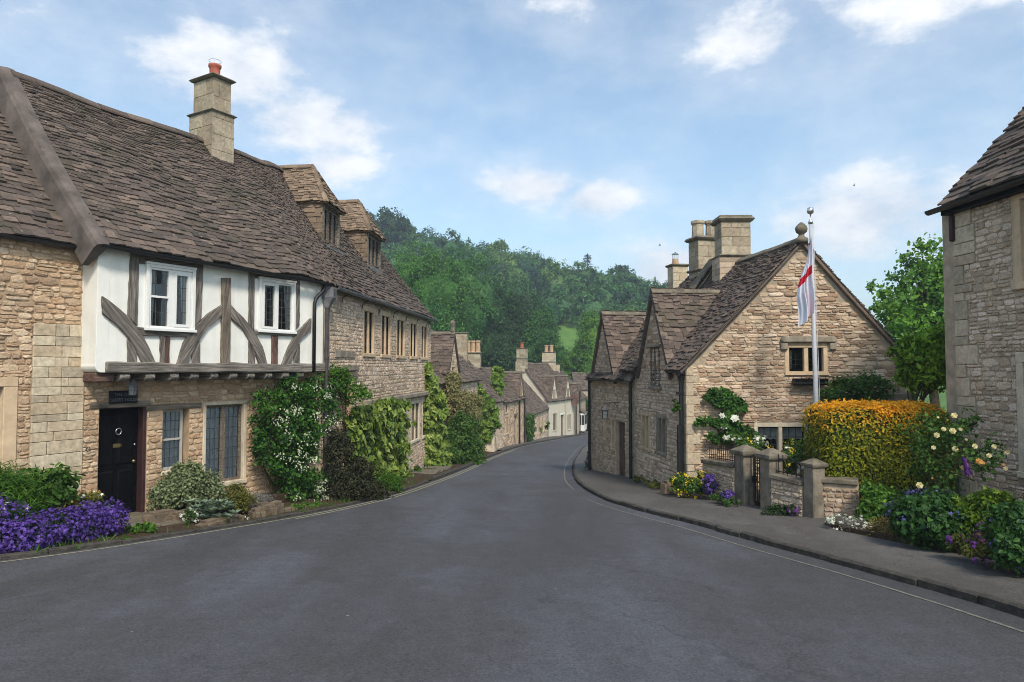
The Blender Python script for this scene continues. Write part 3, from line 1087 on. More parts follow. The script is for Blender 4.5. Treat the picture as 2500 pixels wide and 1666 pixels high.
def chimney(thing, c, u, z0, z1, w_, d_, bands=(), pots=0, mat='chimney_block', potmat='buff_pot', poth=.35, potr=.11, blocks=True, course=.26, name='chimney', cap=.07, taper=0.0, ind=60):
    """square stack of stone blocks with projecting string courses; u = direction of width w_"""
    u = Vector((u[0], u[1], 0)).normalized(); v = Vector((-u.y, u.x, 0))
    fr = Fr((c[0] - u.x * w_ / 2 + v.x * -d_ / 2, c[1] - u.y * w_ / 2 + v.y * -d_ / 2), u)    # front face, outward -v
    core = MB()
    core.box(fr, .012, w_ - .012, z0, z1, -d_ + .012, -.012)
    C = core.build(name, 'mortar_grey', thing)
    if blocks:
        corners = [Vector((c[0], c[1], 0)) + u * (sx * w_ / 2) + v * (sy * d_ / 2) for sx, sy in ((-1, -1), (1, -1), (1, 1), (-1, 1))]
        ms = []
        for i in range(4):
            A, B = corners[i], corners[(i + 1) % 4]
            L = (B - A).length
            f2 = Fr((A.x, A.y), ((B - A).x, (B - A).y))
            z = z0
            r_ = 0
            while z < z1 - .03:
                h = min(course * random.uniform(.85, 1.15), z1 - z)
                cut = [0]
                x = L * (random.uniform(.3, .45) if (r_ + i) % 2 else random.uniform(.55, .7))
                cut += [x, L]
                for p, q in zip(cut, cut[1:]):
                    M = f2.mat((p + q) / 2, z + h / 2, -.016) @ Matrix.Diagonal((q - p - .012, h - .012, .018, 1))
                    ms.append((M, (q - p) * h * max(0.01, -f2.n.dot(A.normalized()))))
                z += h; r_ += 1
        pieces('block', mat).emit(ms, C, ind)
    for zb_, out, hh in bands:
        b = MB()
        b.hexa([Vector((c[0], c[1], 0)) + u * (sx * (w_ / 2 + out * .45)) + v * (sy * (d_ / 2 + out * .45)) + Vector((0, 0, zb_)) for sx, sy in ((-1, -1), (1, -1), (1, 1), (-1, 1))] +
               [Vector((c[0], c[1], 0)) + u * (sx * (w_ / 2 + out)) + v * (sy * (d_ / 2 + out)) + Vector((0, 0, zb_ + hh * .55)) for sx, sy in ((-1, -1), (1, -1), (1, 1), (-1, 1))])
        b.hexa([Vector((c[0], c[1], 0)) + u * (sx * (w_ / 2 + out)) + v * (sy * (d_ / 2 + out)) + Vector((0, 0, zb_ + hh * .55)) for sx, sy in ((-1, -1), (1, -1), (1, 1), (-1, 1))] +
               [Vector((c[0], c[1], 0)) + u * (sx * (w_ / 2 + out * .6)) + v * (sy * (d_ / 2 + out * .6)) + Vector((0, 0, zb_ + hh)) for sx, sy in ((-1, -1), (1, -1), (1, 1), (-1, 1))])
        b.build('string_course', 'coping', C)
    for k in range(pots):
        o = (k - (pots - 1) / 2) * min(potr * 2.6, w_ / max(1, pots))
        pc = Vector((c[0], c[1], z1 + cap)) + u * o
        mb = MB()
        mb.lathe(pc, [(potr * 1.15, 0), (potr * 1.1, .04), (potr * .95, .06), (potr * .88, poth * .8), (potr * 1.08, poth * .86), (potr * 1.08, poth), (potr * .8, poth), (potr * .75, poth * .7)], 12)
        mb.build('chimney_pot', potmat, C)
    return C


# ------------------------------------------------------------------ foliage
LEAF = {
    'lance': (np.array([(0, 0, 0), (.45, .22, .07), (1, 0, -.06), (.45, -.22, .07)]), np.array([(0, 1, 2), (0, 2, 3)])),
    'ovate': (np.array([(0, 0, 0), (.3, .3, .06), (.72, .24, .03), (1, 0, -.1), (.72, -.24, .03), (.3, -.3, .06)]), np.array([(0, 1, 2), (0, 2, 3), (0, 3, 4), (0, 4, 5)])),
    'ivy': (np.array([(0, 0, 0), (-.12, .34, .05), (.35, .46, .06), (1, 0, -.12), (.35, -.46, .06), (-.12, -.34, .05)]), np.array([(0, 1, 2), (0, 2, 3), (0, 3, 4), (0, 4, 5)])),
    'blade': (np.array([(0, .05, 0), (0, -.05, 0), (.55, .045, .12), (.55, -.045, .12), (1, 0, .1)]), np.array([(0, 1, 3), (0, 3, 2), (2, 3, 4)])),
}
_st = [(0, 0, .08)]
for k in range(5):
    a = 2 * math.pi * k / 5
    _st += [(math.cos(a - .5) * .3, math.sin(a - .5) * .3, .05), (math.cos(a) * .55, math.sin(a) * .55, .0)]
LEAF['flower'] = (np.array(_st), np.array([(0, 1 + 2 * k, 2 + 2 * k) for k in range(5)] + [(0, 2 + 2 * k, 1 + (2 * k + 2) % 10) for k in range(5)]))
# full rose: rosette of cupped petals in three rings
_rv, _rf = [], []
for ring, (rr, zz, nn) in enumerate(((.5, .0, 6), (.34, .14, 5), (.18, .24, 4))):
    for k in range(nn):
        a = 2 * math.pi * (k + ring * .4) / nn; wd = math.pi / nn * 1.25
        b = len(_rv)
        _rv += [(0, 0, zz - .05), (math.cos(a - wd) * rr * .8, math.sin(a - wd) * rr * .8, zz + .12), (math.cos(a) * rr, math.sin(a) * rr, zz + .16), (math.cos(a + wd) * rr * .8, math.sin(a + wd) * rr * .8, zz + .12)]
        _rf += [(b, b + 1, b + 2), (b, b + 2, b + 3)]
LEAF['rose'] = (np.array(_rv), np.array(_rf))


def leaf_arrays(P, N, size, shape, rng, jit=.5, droop=0.0, var=.4, tdir=None):
    n = len(P)
    T, F = LEAF[shape]
    N = N + rng.normal(0, jit, (n, 3))
    N /= np.linalg.norm(N, axis=1, keepdims=True) + 1e-9
    t = rng.normal(0, 1, (n, 3)) if tdir is None else np.tile(np.asarray(tdir, float), (n, 1)) + rng.normal(0, .45, (n, 3))
    t[:, 2] -= droop
    t -= N * np.sum(t * N, axis=1, keepdims=True)
    t /= np.linalg.norm(t, axis=1, keepdims=True) + 1e-9
    b = np.cross(N, t)
    s = size * (1 + rng.uniform(-var, var, n))
    V = P[:, None, :] + s[:, None, None] * (T[None, :, 0:1] * t[:, None, :] + T[None, :, 1:2] * b[:, None, :] + T[None, :, 2:3] * N[:, None, :])
    FF = F[None, :, :] + (np.arange(n) * len(T))[:, None, None]
    return V.reshape(-1, 3), FF.reshape(-1, F.shape[1])


def sph(rng, n, up=0.0):
    d = rng.normal(0, 1, (n, 3))
    d[:, 2] += up
    return d / (np.linalg.norm(d, axis=1, keepdims=True) + 1e-9)


def clump_points(blobs, n, rng, per=40, spread=.16, shell=(.55, 1.0), up=.25, zmin=None):
    """leaf sites gathered in clumps through the outer part of a set of ellipsoids"""
    bl = np.array(blobs, float)
    wts = (bl[:, 3] * bl[:, 4] + bl[:, 3] * bl[:, 5] + bl[:, 4] * bl[:, 5])
    wts = wts / wts.sum()
    nc = max(1, int(n / per))
    bi = rng.choice(len(bl), nc, p=wts)
    d = sph(rng, nc, up)
    r = rng.uniform(shell[0], shell[1], nc)
    C = bl[bi, :3] + d * bl[bi, 3:6] * r[:, None]
    ci = rng.integers(0, nc, n)
    rad = bl[bi][:, 3:6].mean(1)[ci] * spread
    off = rng.normal(0, 1, (n, 3))
    off /= (np.linalg.norm(off, axis=1, keepdims=True) + 1e-9)
    off *= (rng.uniform(0, 1, n) ** .45)[:, None] * rad[:, None] * 1.7
    P = C[ci] + off
    N = d[ci] * .7 + off / (rad[:, None] + 1e-9) * .6
    N[:, 2] += .35
    N /= np.linalg.norm(N, axis=1, keepdims=True) + 1e-9
    if zmin is not None:
        k = P[:, 2] > zmin
        P, N = P[k], N[k]
    return P, N, C


def leaves(name, P, N, size, shape, mat, parent, rng=None, jit=.5, droop=0.0, kind=None, var=.4, tdir=None):
    rng = rng or RNG
    V, F = leaf_arrays(np.asarray(P), np.asarray(N), size, shape, rng, jit, droop, var, tdir)
    return link(name, np_mesh(name, V, F, mat), parent, kind=kind)


def bush(name, label, cat, blobs, n, size, mat, shape='ovate', group=None, per=30, spread=.2, shell=(.5, 1), flowers=None, stems=6, seed=0, up=.3, droop=0.0, jit=.55, zmin=None, core=None):
    """flowers: list of (mat, count, size, shape, top bias)"""
    rng = np.random.default_rng(seed + 100)
    b0 = blobs[0]
    zb = min(b[2] - b[5] for b in blobs)
    base = Vector((b0[0], b0[1], zb))
    T = Thing(name, label, cat, base, group)
    P, N, C = clump_points(blobs, n, rng, per, spread, shell, up, zmin)
    leaves('foliage', P, N, size, shape, mat, T, rng, jit, droop)
    if stems:
        mb = MB()
        for k in range(stems):
            c = Vector(C[rng.integers(0, len(C))])
            b = blobs[rng.integers(0, len(blobs))]
            s0 = Vector((b[0] + rng.uniform(-.3, .3) * b[3] * .5, b[1] + rng.uniform(-.3, .3) * b[4] * .5, b[2] - b[5] * .95))
            mid = s0.lerp(c, .5) + Vector((rng.normal(0, .03), rng.normal(0, .03), .03))
            mb.tube([s0, mid, c], [.014, .01, .004], 5)
        mb.build('stems', 'stem', T)
    for i, (fm, cnt, fs, fsh, bias) in enumerate(flowers or []):
        rr = np.random.default_rng(seed + 500 + i)
        Pf, Nf, _ = clump_points(blobs, cnt, rr, 7, .16, (.93, 1.08), bias, zmin)
        leaves('flowers', Pf, Nf, fs, fsh, fm, T, rr, .35, kind='stuff')
    return T


def wall_climber(name, label, cat, fr, poly, n, size, mat, shape='ivy', thick=.16, d=.02, flowers=None, seed=0, group=None, droop=.8, hang=True, base=None, stems=8, jit=.4, ragged=.12):
    """leaves massed over a wall inside an outline (a, z) with a ragged edge"""
    rng = np.random.default_rng(seed + 300)
    pa = np.array(poly)
    lo, hi = pa.min(0) - ragged, pa.max(0) + ragged

    def inside(q):
        c = np.zeros(len(q), bool)
        m_ = len(pa)
        for i in range(m_):
            x1, y1 = pa[i]; x2, y2 = pa[(i + 1) % m_]
            k = ((y1 > q[:, 1]) != (y2 > q[:, 1])) & (q[:, 0] < (x2 - x1) * (q[:, 1] - y1) / (y2 - y1 + 1e-12) + x1)
            c ^= k
        return c

    def sample(cnt, rg):
        out = np.zeros((0, 2))
        while len(out) < cnt:
            q = rg.uniform(lo, hi, (cnt * 3, 2))
            qq = q + np.stack([np.sin(q[:, 1] * 9 + 1) + np.sin(q[:, 1] * 23), np.sin(q[:, 0] * 11) + np.sin(q[:, 0] * 29 + 2)], 1) * ragged * .4
            out = np.concatenate([out, q[inside(qq)]])
        return out[:cnt]
    q = sample(n, rng)
    lump = np.array([mnoise.noise(Vector((a * 3.2, z * 3.2, seed))) for a, z in q]) * .5 + .5
    dd = d + thick * (.10 + 1.25 * np.clip(lump * 1.5 - .25, 0, 1)) * rng.uniform(.3, 1.0, n)
    u, nn = np.array(fr.u), np.array(fr.n)
    O = np.array(fr.O)
    P = O + q[:, :1] * u + dd[:, None] * nn
    P[:, 2] = q[:, 1]
    N = np.tile(nn + np.array((0, 0, .35)), (n, 1))
    a0 = float(pa[:, 0].mean()); zb = float(pa[:, 1].min())
    T = Thing(name, label, cat, fr.P(a0, zb, .05) if base is None else base, group)
    leaves('foliage', P, N, size, shape, mat, T, rng, jit, droop)
    mb = MB()
    for k in range(stems):
        tgt = q[rng.integers(0, n)]
        s0 = fr.P(a0 + rng.uniform(-.2, .2), zb, .03)
        s2 = fr.P(tgt[0], tgt[1], .05)
        mid = s0.lerp(s2, .5) + Vector((rng.normal(0, .05), rng.normal(0, .05), rng.normal(0, .1)))
        mb.tube([s0, mid, s2], [.02, .014, .005], 5)
    if stems: mb.build('stems', 'stem', T)
    for i, (fm, cnt, fs, fsh, cl) in enumerate(flowers or []):
        rr = np.random.default_rng(seed + 700 + i)
        cen = sample(max(1, cnt // cl), rr)
        k = rr.integers(0, len(cen), cnt)
        qf = cen[k] + rr.normal(0, .045, (cnt, 2))
        Pf = O + qf[:, :1] * u + (d + thick * rr.uniform(.8, 1.25, cnt))[:, None] * nn
        Pf[:, 2] = qf[:, 1]
        leaves('flowers', Pf, np.tile(nn + np.array((0, 0, .3)), (cnt, 1)), fs, fsh, fm, T, rr, .3, kind='stuff')
    return T


_ICO = None


def ico(mb, c, r):
    global _ICO
    if _ICO is None:
        bm = bmesh.new(); bmesh.ops.create_icosphere(bm, subdivisions=2, radius=1)
        _ICO = ([v.co.copy() for v in bm.verts], [tuple(v.index for v in f.verts) for f in bm.faces]); bm.free()
    j = [1 + .22 * mnoise.noise(v * 2.3 + Vector(c) * .7) for v in _ICO[0]]
    mb.add([Vector((c[0] + v.x * r[0] * k, c[1] + v.y * r[1] * k, c[2] + v.z * r[2] * k)) for v, k in zip(_ICO[0], j)], _ICO[1])


def tree(name, label, base, blobs, n, size, mat, seed=0, group=None, trunk_r=.3, per=60, spread=.2, shape='ovate', shell=(.55, 1.0), cat='tree', limbs=9, sub=5, core=0):
    """tapered trunk, limbs and a crown of many leaf clumps; each blob breaks into lobes"""
    rng = np.random.default_rng(seed + 900)
    T = Thing(name, label, cat, base, group)
    B = []
    for b in blobs:
        B.append(b)
        d = sph(rng, sub, .3)
        for k in range(sub):
            f = rng.uniform(.32, .5)
            B.append((b[0] + d[k, 0] * b[3] * .8, b[1] + d[k, 1] * b[4] * .8, b[2] + d[k, 2] * b[5] * .8, b[3] * f, b[4] * f, b[5] * f))
    P, N, C = clump_points(B, n, rng, per, spread, shell, .3)
    leaves('crown', P, N, size, shape, mat, T, rng, .6)
    if core:  # solid lump added inside the crown to block light and darken its depth
        mb = MB()
        for b in blobs: ico(mb, b[:3], [x * core for x in b[3:6]])
        mb.build('shading_core', mat, T)
    base = Vector(base)
    top = Vector((np.mean([b[0] for b in blobs]), np.mean([b[1] for b in blobs]), np.mean([b[2] for b in blobs])))
    mb = MB()
    mid = base.lerp(top, .5) + Vector((rng.normal(0, .15), rng.normal(0, .15), 0))
    mb.tube([base - Vector((0, 0, .3)), base + Vector((0, 0, .4)), mid, top], [trunk_r * 1.4, trunk_r, trunk_r * .75, trunk_r * .3], 9)
    for k in range(limbs):
        c = Vector(C[rng.integers(0, len(C))])
        s0 = base.lerp(top, rng.uniform(.35, .9))
        m2 = s0.lerp(c, .5) + Vector((0, 0, .12 * (c - s0).length))
        mb.tube([s0, m2, c], [trunk_r * .4, trunk_r * .25, trunk_r * .06], 6)
    mb.build('trunk', 'bark', T, smooth=True)
    return T


def text_mesh(txt, size, ext, mat):
    fc = bpy.data.curves.new('lettering', 'FONT')
    fc.body = txt; fc.align_x = 'CENTER'; fc.align_y = 'CENTER'
    fc.size = size; fc.extrude = ext; fc.offset = .0012; fc.space_character = 1.05
    o = bpy.data.objects.new('lettering_source', fc)
    COL.objects.link(o)
    dg = bpy.context.evaluated_depsgraph_get()
    me = bpy.data.meshes.new_from_object(o.evaluated_get(dg))
    me.materials.clear(); me.materials.append(MATS[mat])
    bpy.data.objects.remove(o); bpy.data.curves.remove(fc)
    return me


# ================================================================== GROUND
def resample(pts, step):
    """smooth polyline (Catmull-Rom) at about equal steps"""
    P = [Vector((p[0], p[1], 0)) for p in pts]
    out = []
    for i in range(len(P) - 1):
        p0 = P[max(i - 1, 0)]; p1 = P[i]; p2 = P[i + 1]; p3 = P[min(i + 2, len(P) - 1)]
        n = max(1, int((p2 - p1).length / step))
        for k in range(n):
            t_ = k / n
            out.append(.5 * ((2 * p1) + (p2 - p0) * t_ + (2 * p0 - 5 * p1 + 4 * p2 - p3) * t_ ** 2 + (3 * p1 - p0 - 3 * p2 + p3) * t_ ** 3))
    out.append(P[-1])
    return out


KL = resample([(-34, -22), (-18, -4), (-12.2, 2.5), (-8.3, 6.6), (-6.4, 8.54), (-5.5, 9.75), (-4.65, 11.3), (-3.85, 13.0), (-3.2, 15.0), (-2.78, 17), (-2.2, 21.5), (-1.75, 26), (-1.4, 30.6), (-.6, 37), (.67, 44.7), (3.2, 55), (7.2, 69), (10.5, 78), (16, 90), (24, 104)], .5)
KR = resample([(9, -22), (6.6, -4), (5.5, 1.0), (5.0, 3.2), (4.62, 5.2), (4.4, 6.55), (4.05, 8.0), (3.55, 9.7), (3.1, 11.5), (2.55, 13.2), (2.12, 15.0), (1.93, 17.0), (1.88, 20.0), (2.15, 24.3), (2.65, 29.5), (3.3, 34.5), (4.8, 44.7), (6.6, 52), (9.5, 62), (13.5, 72), (20, 84), (30, 98)], .5)


def off_line(pl, d):
    """offset to the right-hand side of travel by d"""
    out = []
    for i, p in enumerate(pl):
        u = (pl[min(i + 1, len(pl) - 1)] - pl[max(i - 1, 0)]).normalized()
        out.append(p + Vector((u.y, -u.x, 0)) * d)
    return out


def strip(L1, L2, zf1, zf2, n=10, name='strip', mat='asphalt', skirt=0.0):
    """surface between two polylines matched by arc fraction"""
    m_ = 260
    def samp(pl, f):
        x = f * (len(pl) - 1); i = min(int(x), len(pl) - 2)
        return pl[i].lerp(pl[i + 1], x - i)
    mb = MB()
    for i in range(m_ + 1):
        a = samp(L1, i / m_); b = samp(L2, i / m_)
        for k in range(n + 1):
            q = a.lerp(b, k / n)
            za, zb_ = zf1(a), zf2(b)
            mb.v.append(Vector((q.x, q.y, za + (zb_ - za) * k / n)))
    for i in range(m_):
        for k in range(n):
            a = i * (n + 1) + k
            mb.f.append((a, a + 1, a + n + 2, a + n + 1))
    o = mb.build(name, mat, smooth=True)
    o['kind'] = 'structure'
    return o


def poly_z(p, h=0.0):
    return gz(p.y) + h


# terrain, one sheet out to the horizon, wooded hill across the valley
def hill(X, Y):
    z = gz(Y) - .10
    t_ = max(0.0, min(1.0, (Y + .25 * X - 92) / 112.0))
    top = 27.0 - .317 * X + 1.2 * math.sin(X * .05)
    top = max(4.0, min(62.0, top))
    s_ = t_ * t_ * (3 - 2 * t_) * .55 + t_ * .45
    z = z + (top + 8) * s_
    # bank behind the cottages on the left
    lft = max(0.0, min(1.0, (-X - 16) / 40.0)) * max(0.0, min(1.0, (Y - 10) / 60))
    z += 16 * lft * lft * (1 - s_)
    rgt = max(0.0, min(1.0, (X - 22) / 60.0)) * max(0.0, min(1.0, (Y - 5) / 40))
    z += 10 * rgt * (1 - s_)
    return z


xs = np.concatenate([np.linspace(-900, -130, 12), np.linspace(-120, 120, 61), np.linspace(130, 900, 12)])
ys = np.concatenate([np.linspace(-400, -30, 8), np.linspace(-20, 260, 71), np.linspace(280, 1500, 12)])
V = np.array([(x, y, hill(x, y)) for y in ys for x in xs])
nx = len(xs)
F = np.array([(j * nx + i, j * nx + i + 1, (j + 1) * nx + i + 1, (j + 1) * nx + i) for j in range(len(ys) - 1) for i in range(nx - 1)])
terrain = link('ground', np_mesh('ground', V, F, 'meadow', False))
terrain.data.polygons.foreach_set('use_smooth', [True] * len(F))
terrain['kind'] = 'structure'

road = strip(off_line(KL, -.05), off_line(KR, .05), lambda p: poly_z(p), lambda p: poly_z(p), 14, 'road', 'asphalt')
# footway on the gable cottage's side, out to the walls
INR = resample([(26, -22), (16, -4), (12.5, 1.0), (10.5, 3.2), (9.0, 5.2), (8.3, 6.55), (7.8, 8.0), (7.4, 9.7), (6.6, 11.5), (5.6, 13.2), (5.2, 15.0), (4.4, 17.0), (3.9, 20.0), (3.6, 24.3), (4.1, 29.5), (4.7, 34.5), (6.2, 44.7), (8.0, 52), (11, 62), (15, 72), (21.5, 84), (32, 98)], .5)
pave = strip(off_line(KR, .05), INR, lambda p: poly_z(p, .078), lambda p: poly_z(p, .12), 8, 'pavement', 'tarmac_path')
INL = resample([(-40, -18), (-22, 0), (-15.5, 6), (-10.6, 9.6), (-8.6, 11.0), (-7.4, 12.0), (-6.2, 13.6), (-5.2, 15.0), (-4.4, 16.5), (-4.1, 18), (-3.6, 22), (-3.2, 26.5), (-3.0, 30.6), (-2.0, 37), (-.7, 44.7), (2.0, 55.5), (6.0, 69.5), (9.3, 78.5), (14.8, 91), (23, 105)], .5)
verge = strip(INL, off_line(KL, -.09), lambda p: poly_z(p, .10), lambda p: poly_z(p, .03), 8, 'verge', 'soil')
walk = strip([Vector(p) - Vector((.0, 0, 0)) for p in INL[int(len(INL) * .50):]], [p for p in off_line(KL, -.10)][int(len(KL) * .50):], lambda p: poly_z(p, .115), lambda p: poly_z(p, .10), 5, 'footpath', 'tarmac_path')


# kerb stones: one by one near the viewer, merged far off
def kerb(pl, name, inner, h, wdt, ya, yb, drop=.12, ln=.8):
    root = bpy.data.objects.new(name, None)
    root['kind'] = 'structure'
    COL.objects.link(root)
    acc = 0
    pts = [p for p in pl if ya <= p.y <= yb]
    step = max(1, int(ln / .5))
    for i in range(0, len(pts) - step, step):
        a, b = pts[i], pts[i + step]
        u = (b - a).normalized()
        s_ = Vector((u.y, -u.x, 0)) * inner
        mb = MB()
        jl = random.uniform(-.012, .012); jh = random.uniform(-.014, .012)
        k = 5
        top = []
        for j in range(k + 1):
            f = .012 + .976 * j / k
            c = a.lerp(b, f)
            n_ = mnoise.noise(Vector((c.x * 7, c.y * 7, 0))) * .03
            z = gz(c.y)
            top.append((c + s_ * (jl + n_), z))
        for j in range(k):
            (c0, z0), (c1, z1) = top[j], top[j + 1]
            mb.add([c0 + Vector((0, 0, z0 - drop)), c1 + Vector((0, 0, z1 - drop)), c1 + s_ * wdt + Vector((0, 0, z1 - drop)), c0 + s_ * wdt + Vector((0, 0, z0 - drop)),
                    c0 + Vector((0, 0, z0 + (h + jh) * .8)), c1 + Vector((0, 0, z1 + (h + jh) * .8)), c1 + s_ * .028 + Vector((0, 0, z1 + h + jh)), c0 + s_ * .028 + Vector((0, 0, z0 + h + jh)),
                    c0 + s_ * wdt + Vector((0, 0, z0 + h + jh)), c1 + s_ * wdt + Vector((0, 0, z1 + h + jh))],
                   [(0, 1, 5, 4), (4, 5, 6, 7), (7, 6, 9, 8), (8, 9, 2, 3)] + ([(0, 4, 7, 8, 3)] if j == 0 else []) + ([(1, 2, 9, 6, 5)] if j == k - 1 else []))
        o = mb.build('kerb_stone', 'kerb_stone')
        o.parent = root
    return root


kerb(KR, 'kerb', 1, .085, .075, -3, 60)
kerb(KL, 'kerb', -1, .05, .12, 2, 20, ln=1.0)
kerb(KL, 'kerb', -1, .105, .14, 20, 76, ln=1.0)


def paint(pl, offs, w_, ya, yb, mat, name):
    pl = [p for p in off_line(pl, offs) if ya <= p.y <= yb]
    mb = MB()
    a = pl; 
    L1 = off_line(pl, -w_ / 2); L2 = off_line(pl, w_ / 2)
    for p, q in zip(L1, L2):
        jw = mnoise.noise(Vector((p.x * 3, p.y * 3, 1))) * .008
        mb.v.append(Vector((p.x + jw, p.y, gz(p.y) + .005)))
        mb.v.append(Vector((q.x + jw, q.y, gz(q.y) + .005)))
    for i in range(len(pl) - 1):
        mb.f.append((2 * i, 2 * i + 1, 2 * i + 3, 2 * i + 2))
    o = mb.build(name, mat)
    o['kind'] = 'structure'


paint(KL, .13, .05, 0, 73, 'line_yellow', 'road_marking')
paint(KL, .27, .05, 12.2, 40, 'line_yellow', 'road_marking')
paint(KR, -.36, .04, 2, 15.6, 'line_paint', 'road_marking')
paint(KR, -.30, .04, 17.5, 56, 'line_paint', 'road_marking')


# ================================================================== TERRACE ON THE LEFT
J = Fr((-6.70, 11.0), (.58, 1.0))          # plane of the jettied upper storey
W = J.shifted(-.45)                         # stone wall under it
S = Fr((-4.24, 15.24), (.095, 1.0))        # stone house beyond the corner
JL = 4.92
SL = 11.35
gJ = lambda a: gz(W.P(a, 0).y) - .02
gS = lambda a: gz(S.P(a, 0).y) - .02

# one roof sweeps over both houses: eaves and ridge curves
_e = [J.P(-.05, 1.98, .16), J.P(1.6, 1.96, .16), J.P(3.4, 1.95, .16), J.P(4.6, 1.93, .15), S.P(.25, 1.90, .16), S.P(1.4, 1.87, .16), S.P(4, 1.88, .16), S.P(8, 1.90, .16), S.P(SL + .22, 1.90, .16)]
_r = [Vector((-9.33, 12.45, 5.46)), Vector((-8.3, 14.2, 5.40)), Vector((-7.3, 15.95, 5.36)), Vector((-6.68, 17.1, 5.36)), Vector((-6.42, 17.9, 5.37)), Vector((-6.28, 18.9, 5.40)), Vector((-6.1, 21.2, 5.40)), Vector((-5.9, 24.2, 5.36)), Vector((-5.72, 27.1, 5.30))]
TB = 4 / 8 - .035


def crv(pts, t_):
    n = len(pts) - 1
    x = max(0, min(.99999, t_)) * n
    i = int(x); f = x - i
    p0 = pts[max(i - 1, 0)]; p1 = pts[i]; p2 = pts[i + 1]; p3 = pts[min(i + 2, n)]
    q = .5 * ((2 * p1) + (p2 - p0) * f + (2 * p0 - 5 * p1 + 4 * p2 - p3) * f ** 2 + (3 * p1 - p0 - 3 * p2 + p3) * f ** 3)
    if t_ > 1: q = q + (pts[-1] - pts[-2]) * (t_ - 1) * n
    if t_ < 0: q = q + (pts[1] - pts[0]) * t_ * n
    return q


def PL(t_, v):
    p = crv(_e, t_).lerp(crv(_r, t_), v)
    p.z -= .10 * math.sin(math.pi * max(0, min(1, v))) 
    p.z += .022 * math.sin(t_ * 23 + 2 * v) + .018 * math.sin(t_ * 41 + 5 * v + 1) + .02 * mnoise.noise(p * 1.1)
    return p


# ------------------------------------------------------------------ timber-framed house
TH = Thing('timber_framed_house', 'jettied house with white plaster, dark oak braces and black door', 'house', W.P(2.4, gJ(2.4)))


def timber(pts_px, name='timber', mat='oak', fr=J, d0=-.02, d1=.035, conv=None, parent=TH, ax=None, bev=.006):
    """beam traced as an outline on the wall plane, real thickness; grain runs along its length"""
    pts = [fr.at(*q, 0) for q in pts_px]
    c = Vector((sum(p[0] for p in pts) / len(pts), sum(p[1] for p in pts) / len(pts)))
    if ax is None:
        best = None
        for p in pts:
            for q in pts:
                l = (Vector(p) - Vector(q)).length
                if best is None or l > best[0]: best = (l, Vector(q) - Vector(p))
        ax = math.atan2(best[1].y, best[1].x)
    M = fr.mat(c.x, c.y, d0) @ Matrix.Rotation(ax, 4, 'Z')
    fine = []
    for i_ in range(len(pts)):
        p_, q_ = Vector(pts[i_]), Vector(pts[(i_ + 1) % len(pts)])
        n_ = max(1, int((q_ - p_).length / .07))
        nr = Vector((-(q_ - p_).y, (q_ - p_).x)).normalized()
        for j_ in range(n_):
            w_ = p_.lerp(q_, j_ / n_)
            k_ = 0 if j_ == 0 else .011 * mnoise.noise(Vector((w_.x * 6, w_.y * 6, 3))) + .005 * mnoise.noise(Vector((w_.x * 21, w_.y * 21, 7)))
            fine.append(tuple(w_ + nr * k_))
    mb = MB(); mb.prism(fr, fine, d0, d1)
    return mb.build(name, mat, parent, M=M, bevel=bev)


Z2 = lambda x, y: (x / 3.92, 550 + y / 3.92)
Z4 = lambda x, y: (400 + x / 3.3614, 600 + y / 3.3614)
Z3 = lambda x, y: (x / 3.136, 900 + y / 3.136)
Z5 = lambda x, y: (350 + x / 3.1373, 900 + y / 3.1373)

# ground storey wall with door and windows
da0, dz1 = W.at(*Z3(765, 310)); da1, dz0 = W.at(*Z3(1100, 1140))
g1a0, g1z1 = W.at(*Z3(1248, 318)); g1a1, g1z0 = W.at(*Z3(1420, 775))
g2a0, g2z1 = W.at(*Z5(483, 285)); g2a1, g2z0 = W.at(*Z5(762, 845))
zj = J.at(300, 905)[1]
dz0 = gJ((da0 + da1) / 2) + .13
WA0, WA1 = 0.05, JL + .12
holes_w = []
holes_w.append((da0 - .01, da1 + .022, -9, dz1 + .005))
holes_w.append((g1a0, g1a1 + .05, g1z0 - .02, g1z1))
g2h = surround(TH, W, g2a0, g2a1, g2z0, g2z1, .07, .07, .09, .012, .16, 'ashlar_pale', name='surround')
holes_w.append(g2h)
mb = MB()
wall_mesh(mb, W, WA0, WA1, lambda a: gJ(a) - .3, lambda a: zj - .15, holes_w, .35)
thw = mb.build('wall', 'mortar', TH)
sign_hole = None
lint = [(W.at(*Z3(686, 300))[0], W.at(*Z3(1150, 300))[0], dz1 + .0, dz1 + .105), (W.at(*Z5(20, 300))[0], W.at(*Z5(440, 300))[0], g1z1, g1z1 + .10)]
ms = stone_mats(W, WA0, WA1, gJ, lambda a: zj - .16, holes_w + lint, .065, .125, (1.2, 2.8), .022, .010, seed=21)
pieces('stone', 'rubble_warm').emit(ms, thw, 290)
for l in lint:
    mb = MB(); mb.box(W, l[0], l[1], l[2] + .003, l[3], -.12, .022)
    M = W.mat(l[0], l[2], 0)
    mb.build('lintel', 'oak_old', TH, M=M, bevel=.008)
mb = MB(); mb.box(W, WA0, WA1, zj - .16, zj - .02, -.3, .02)
mb.build('wall_plate', 'oak', TH, M=W.mat(0, zj, 0), bevel=.01)

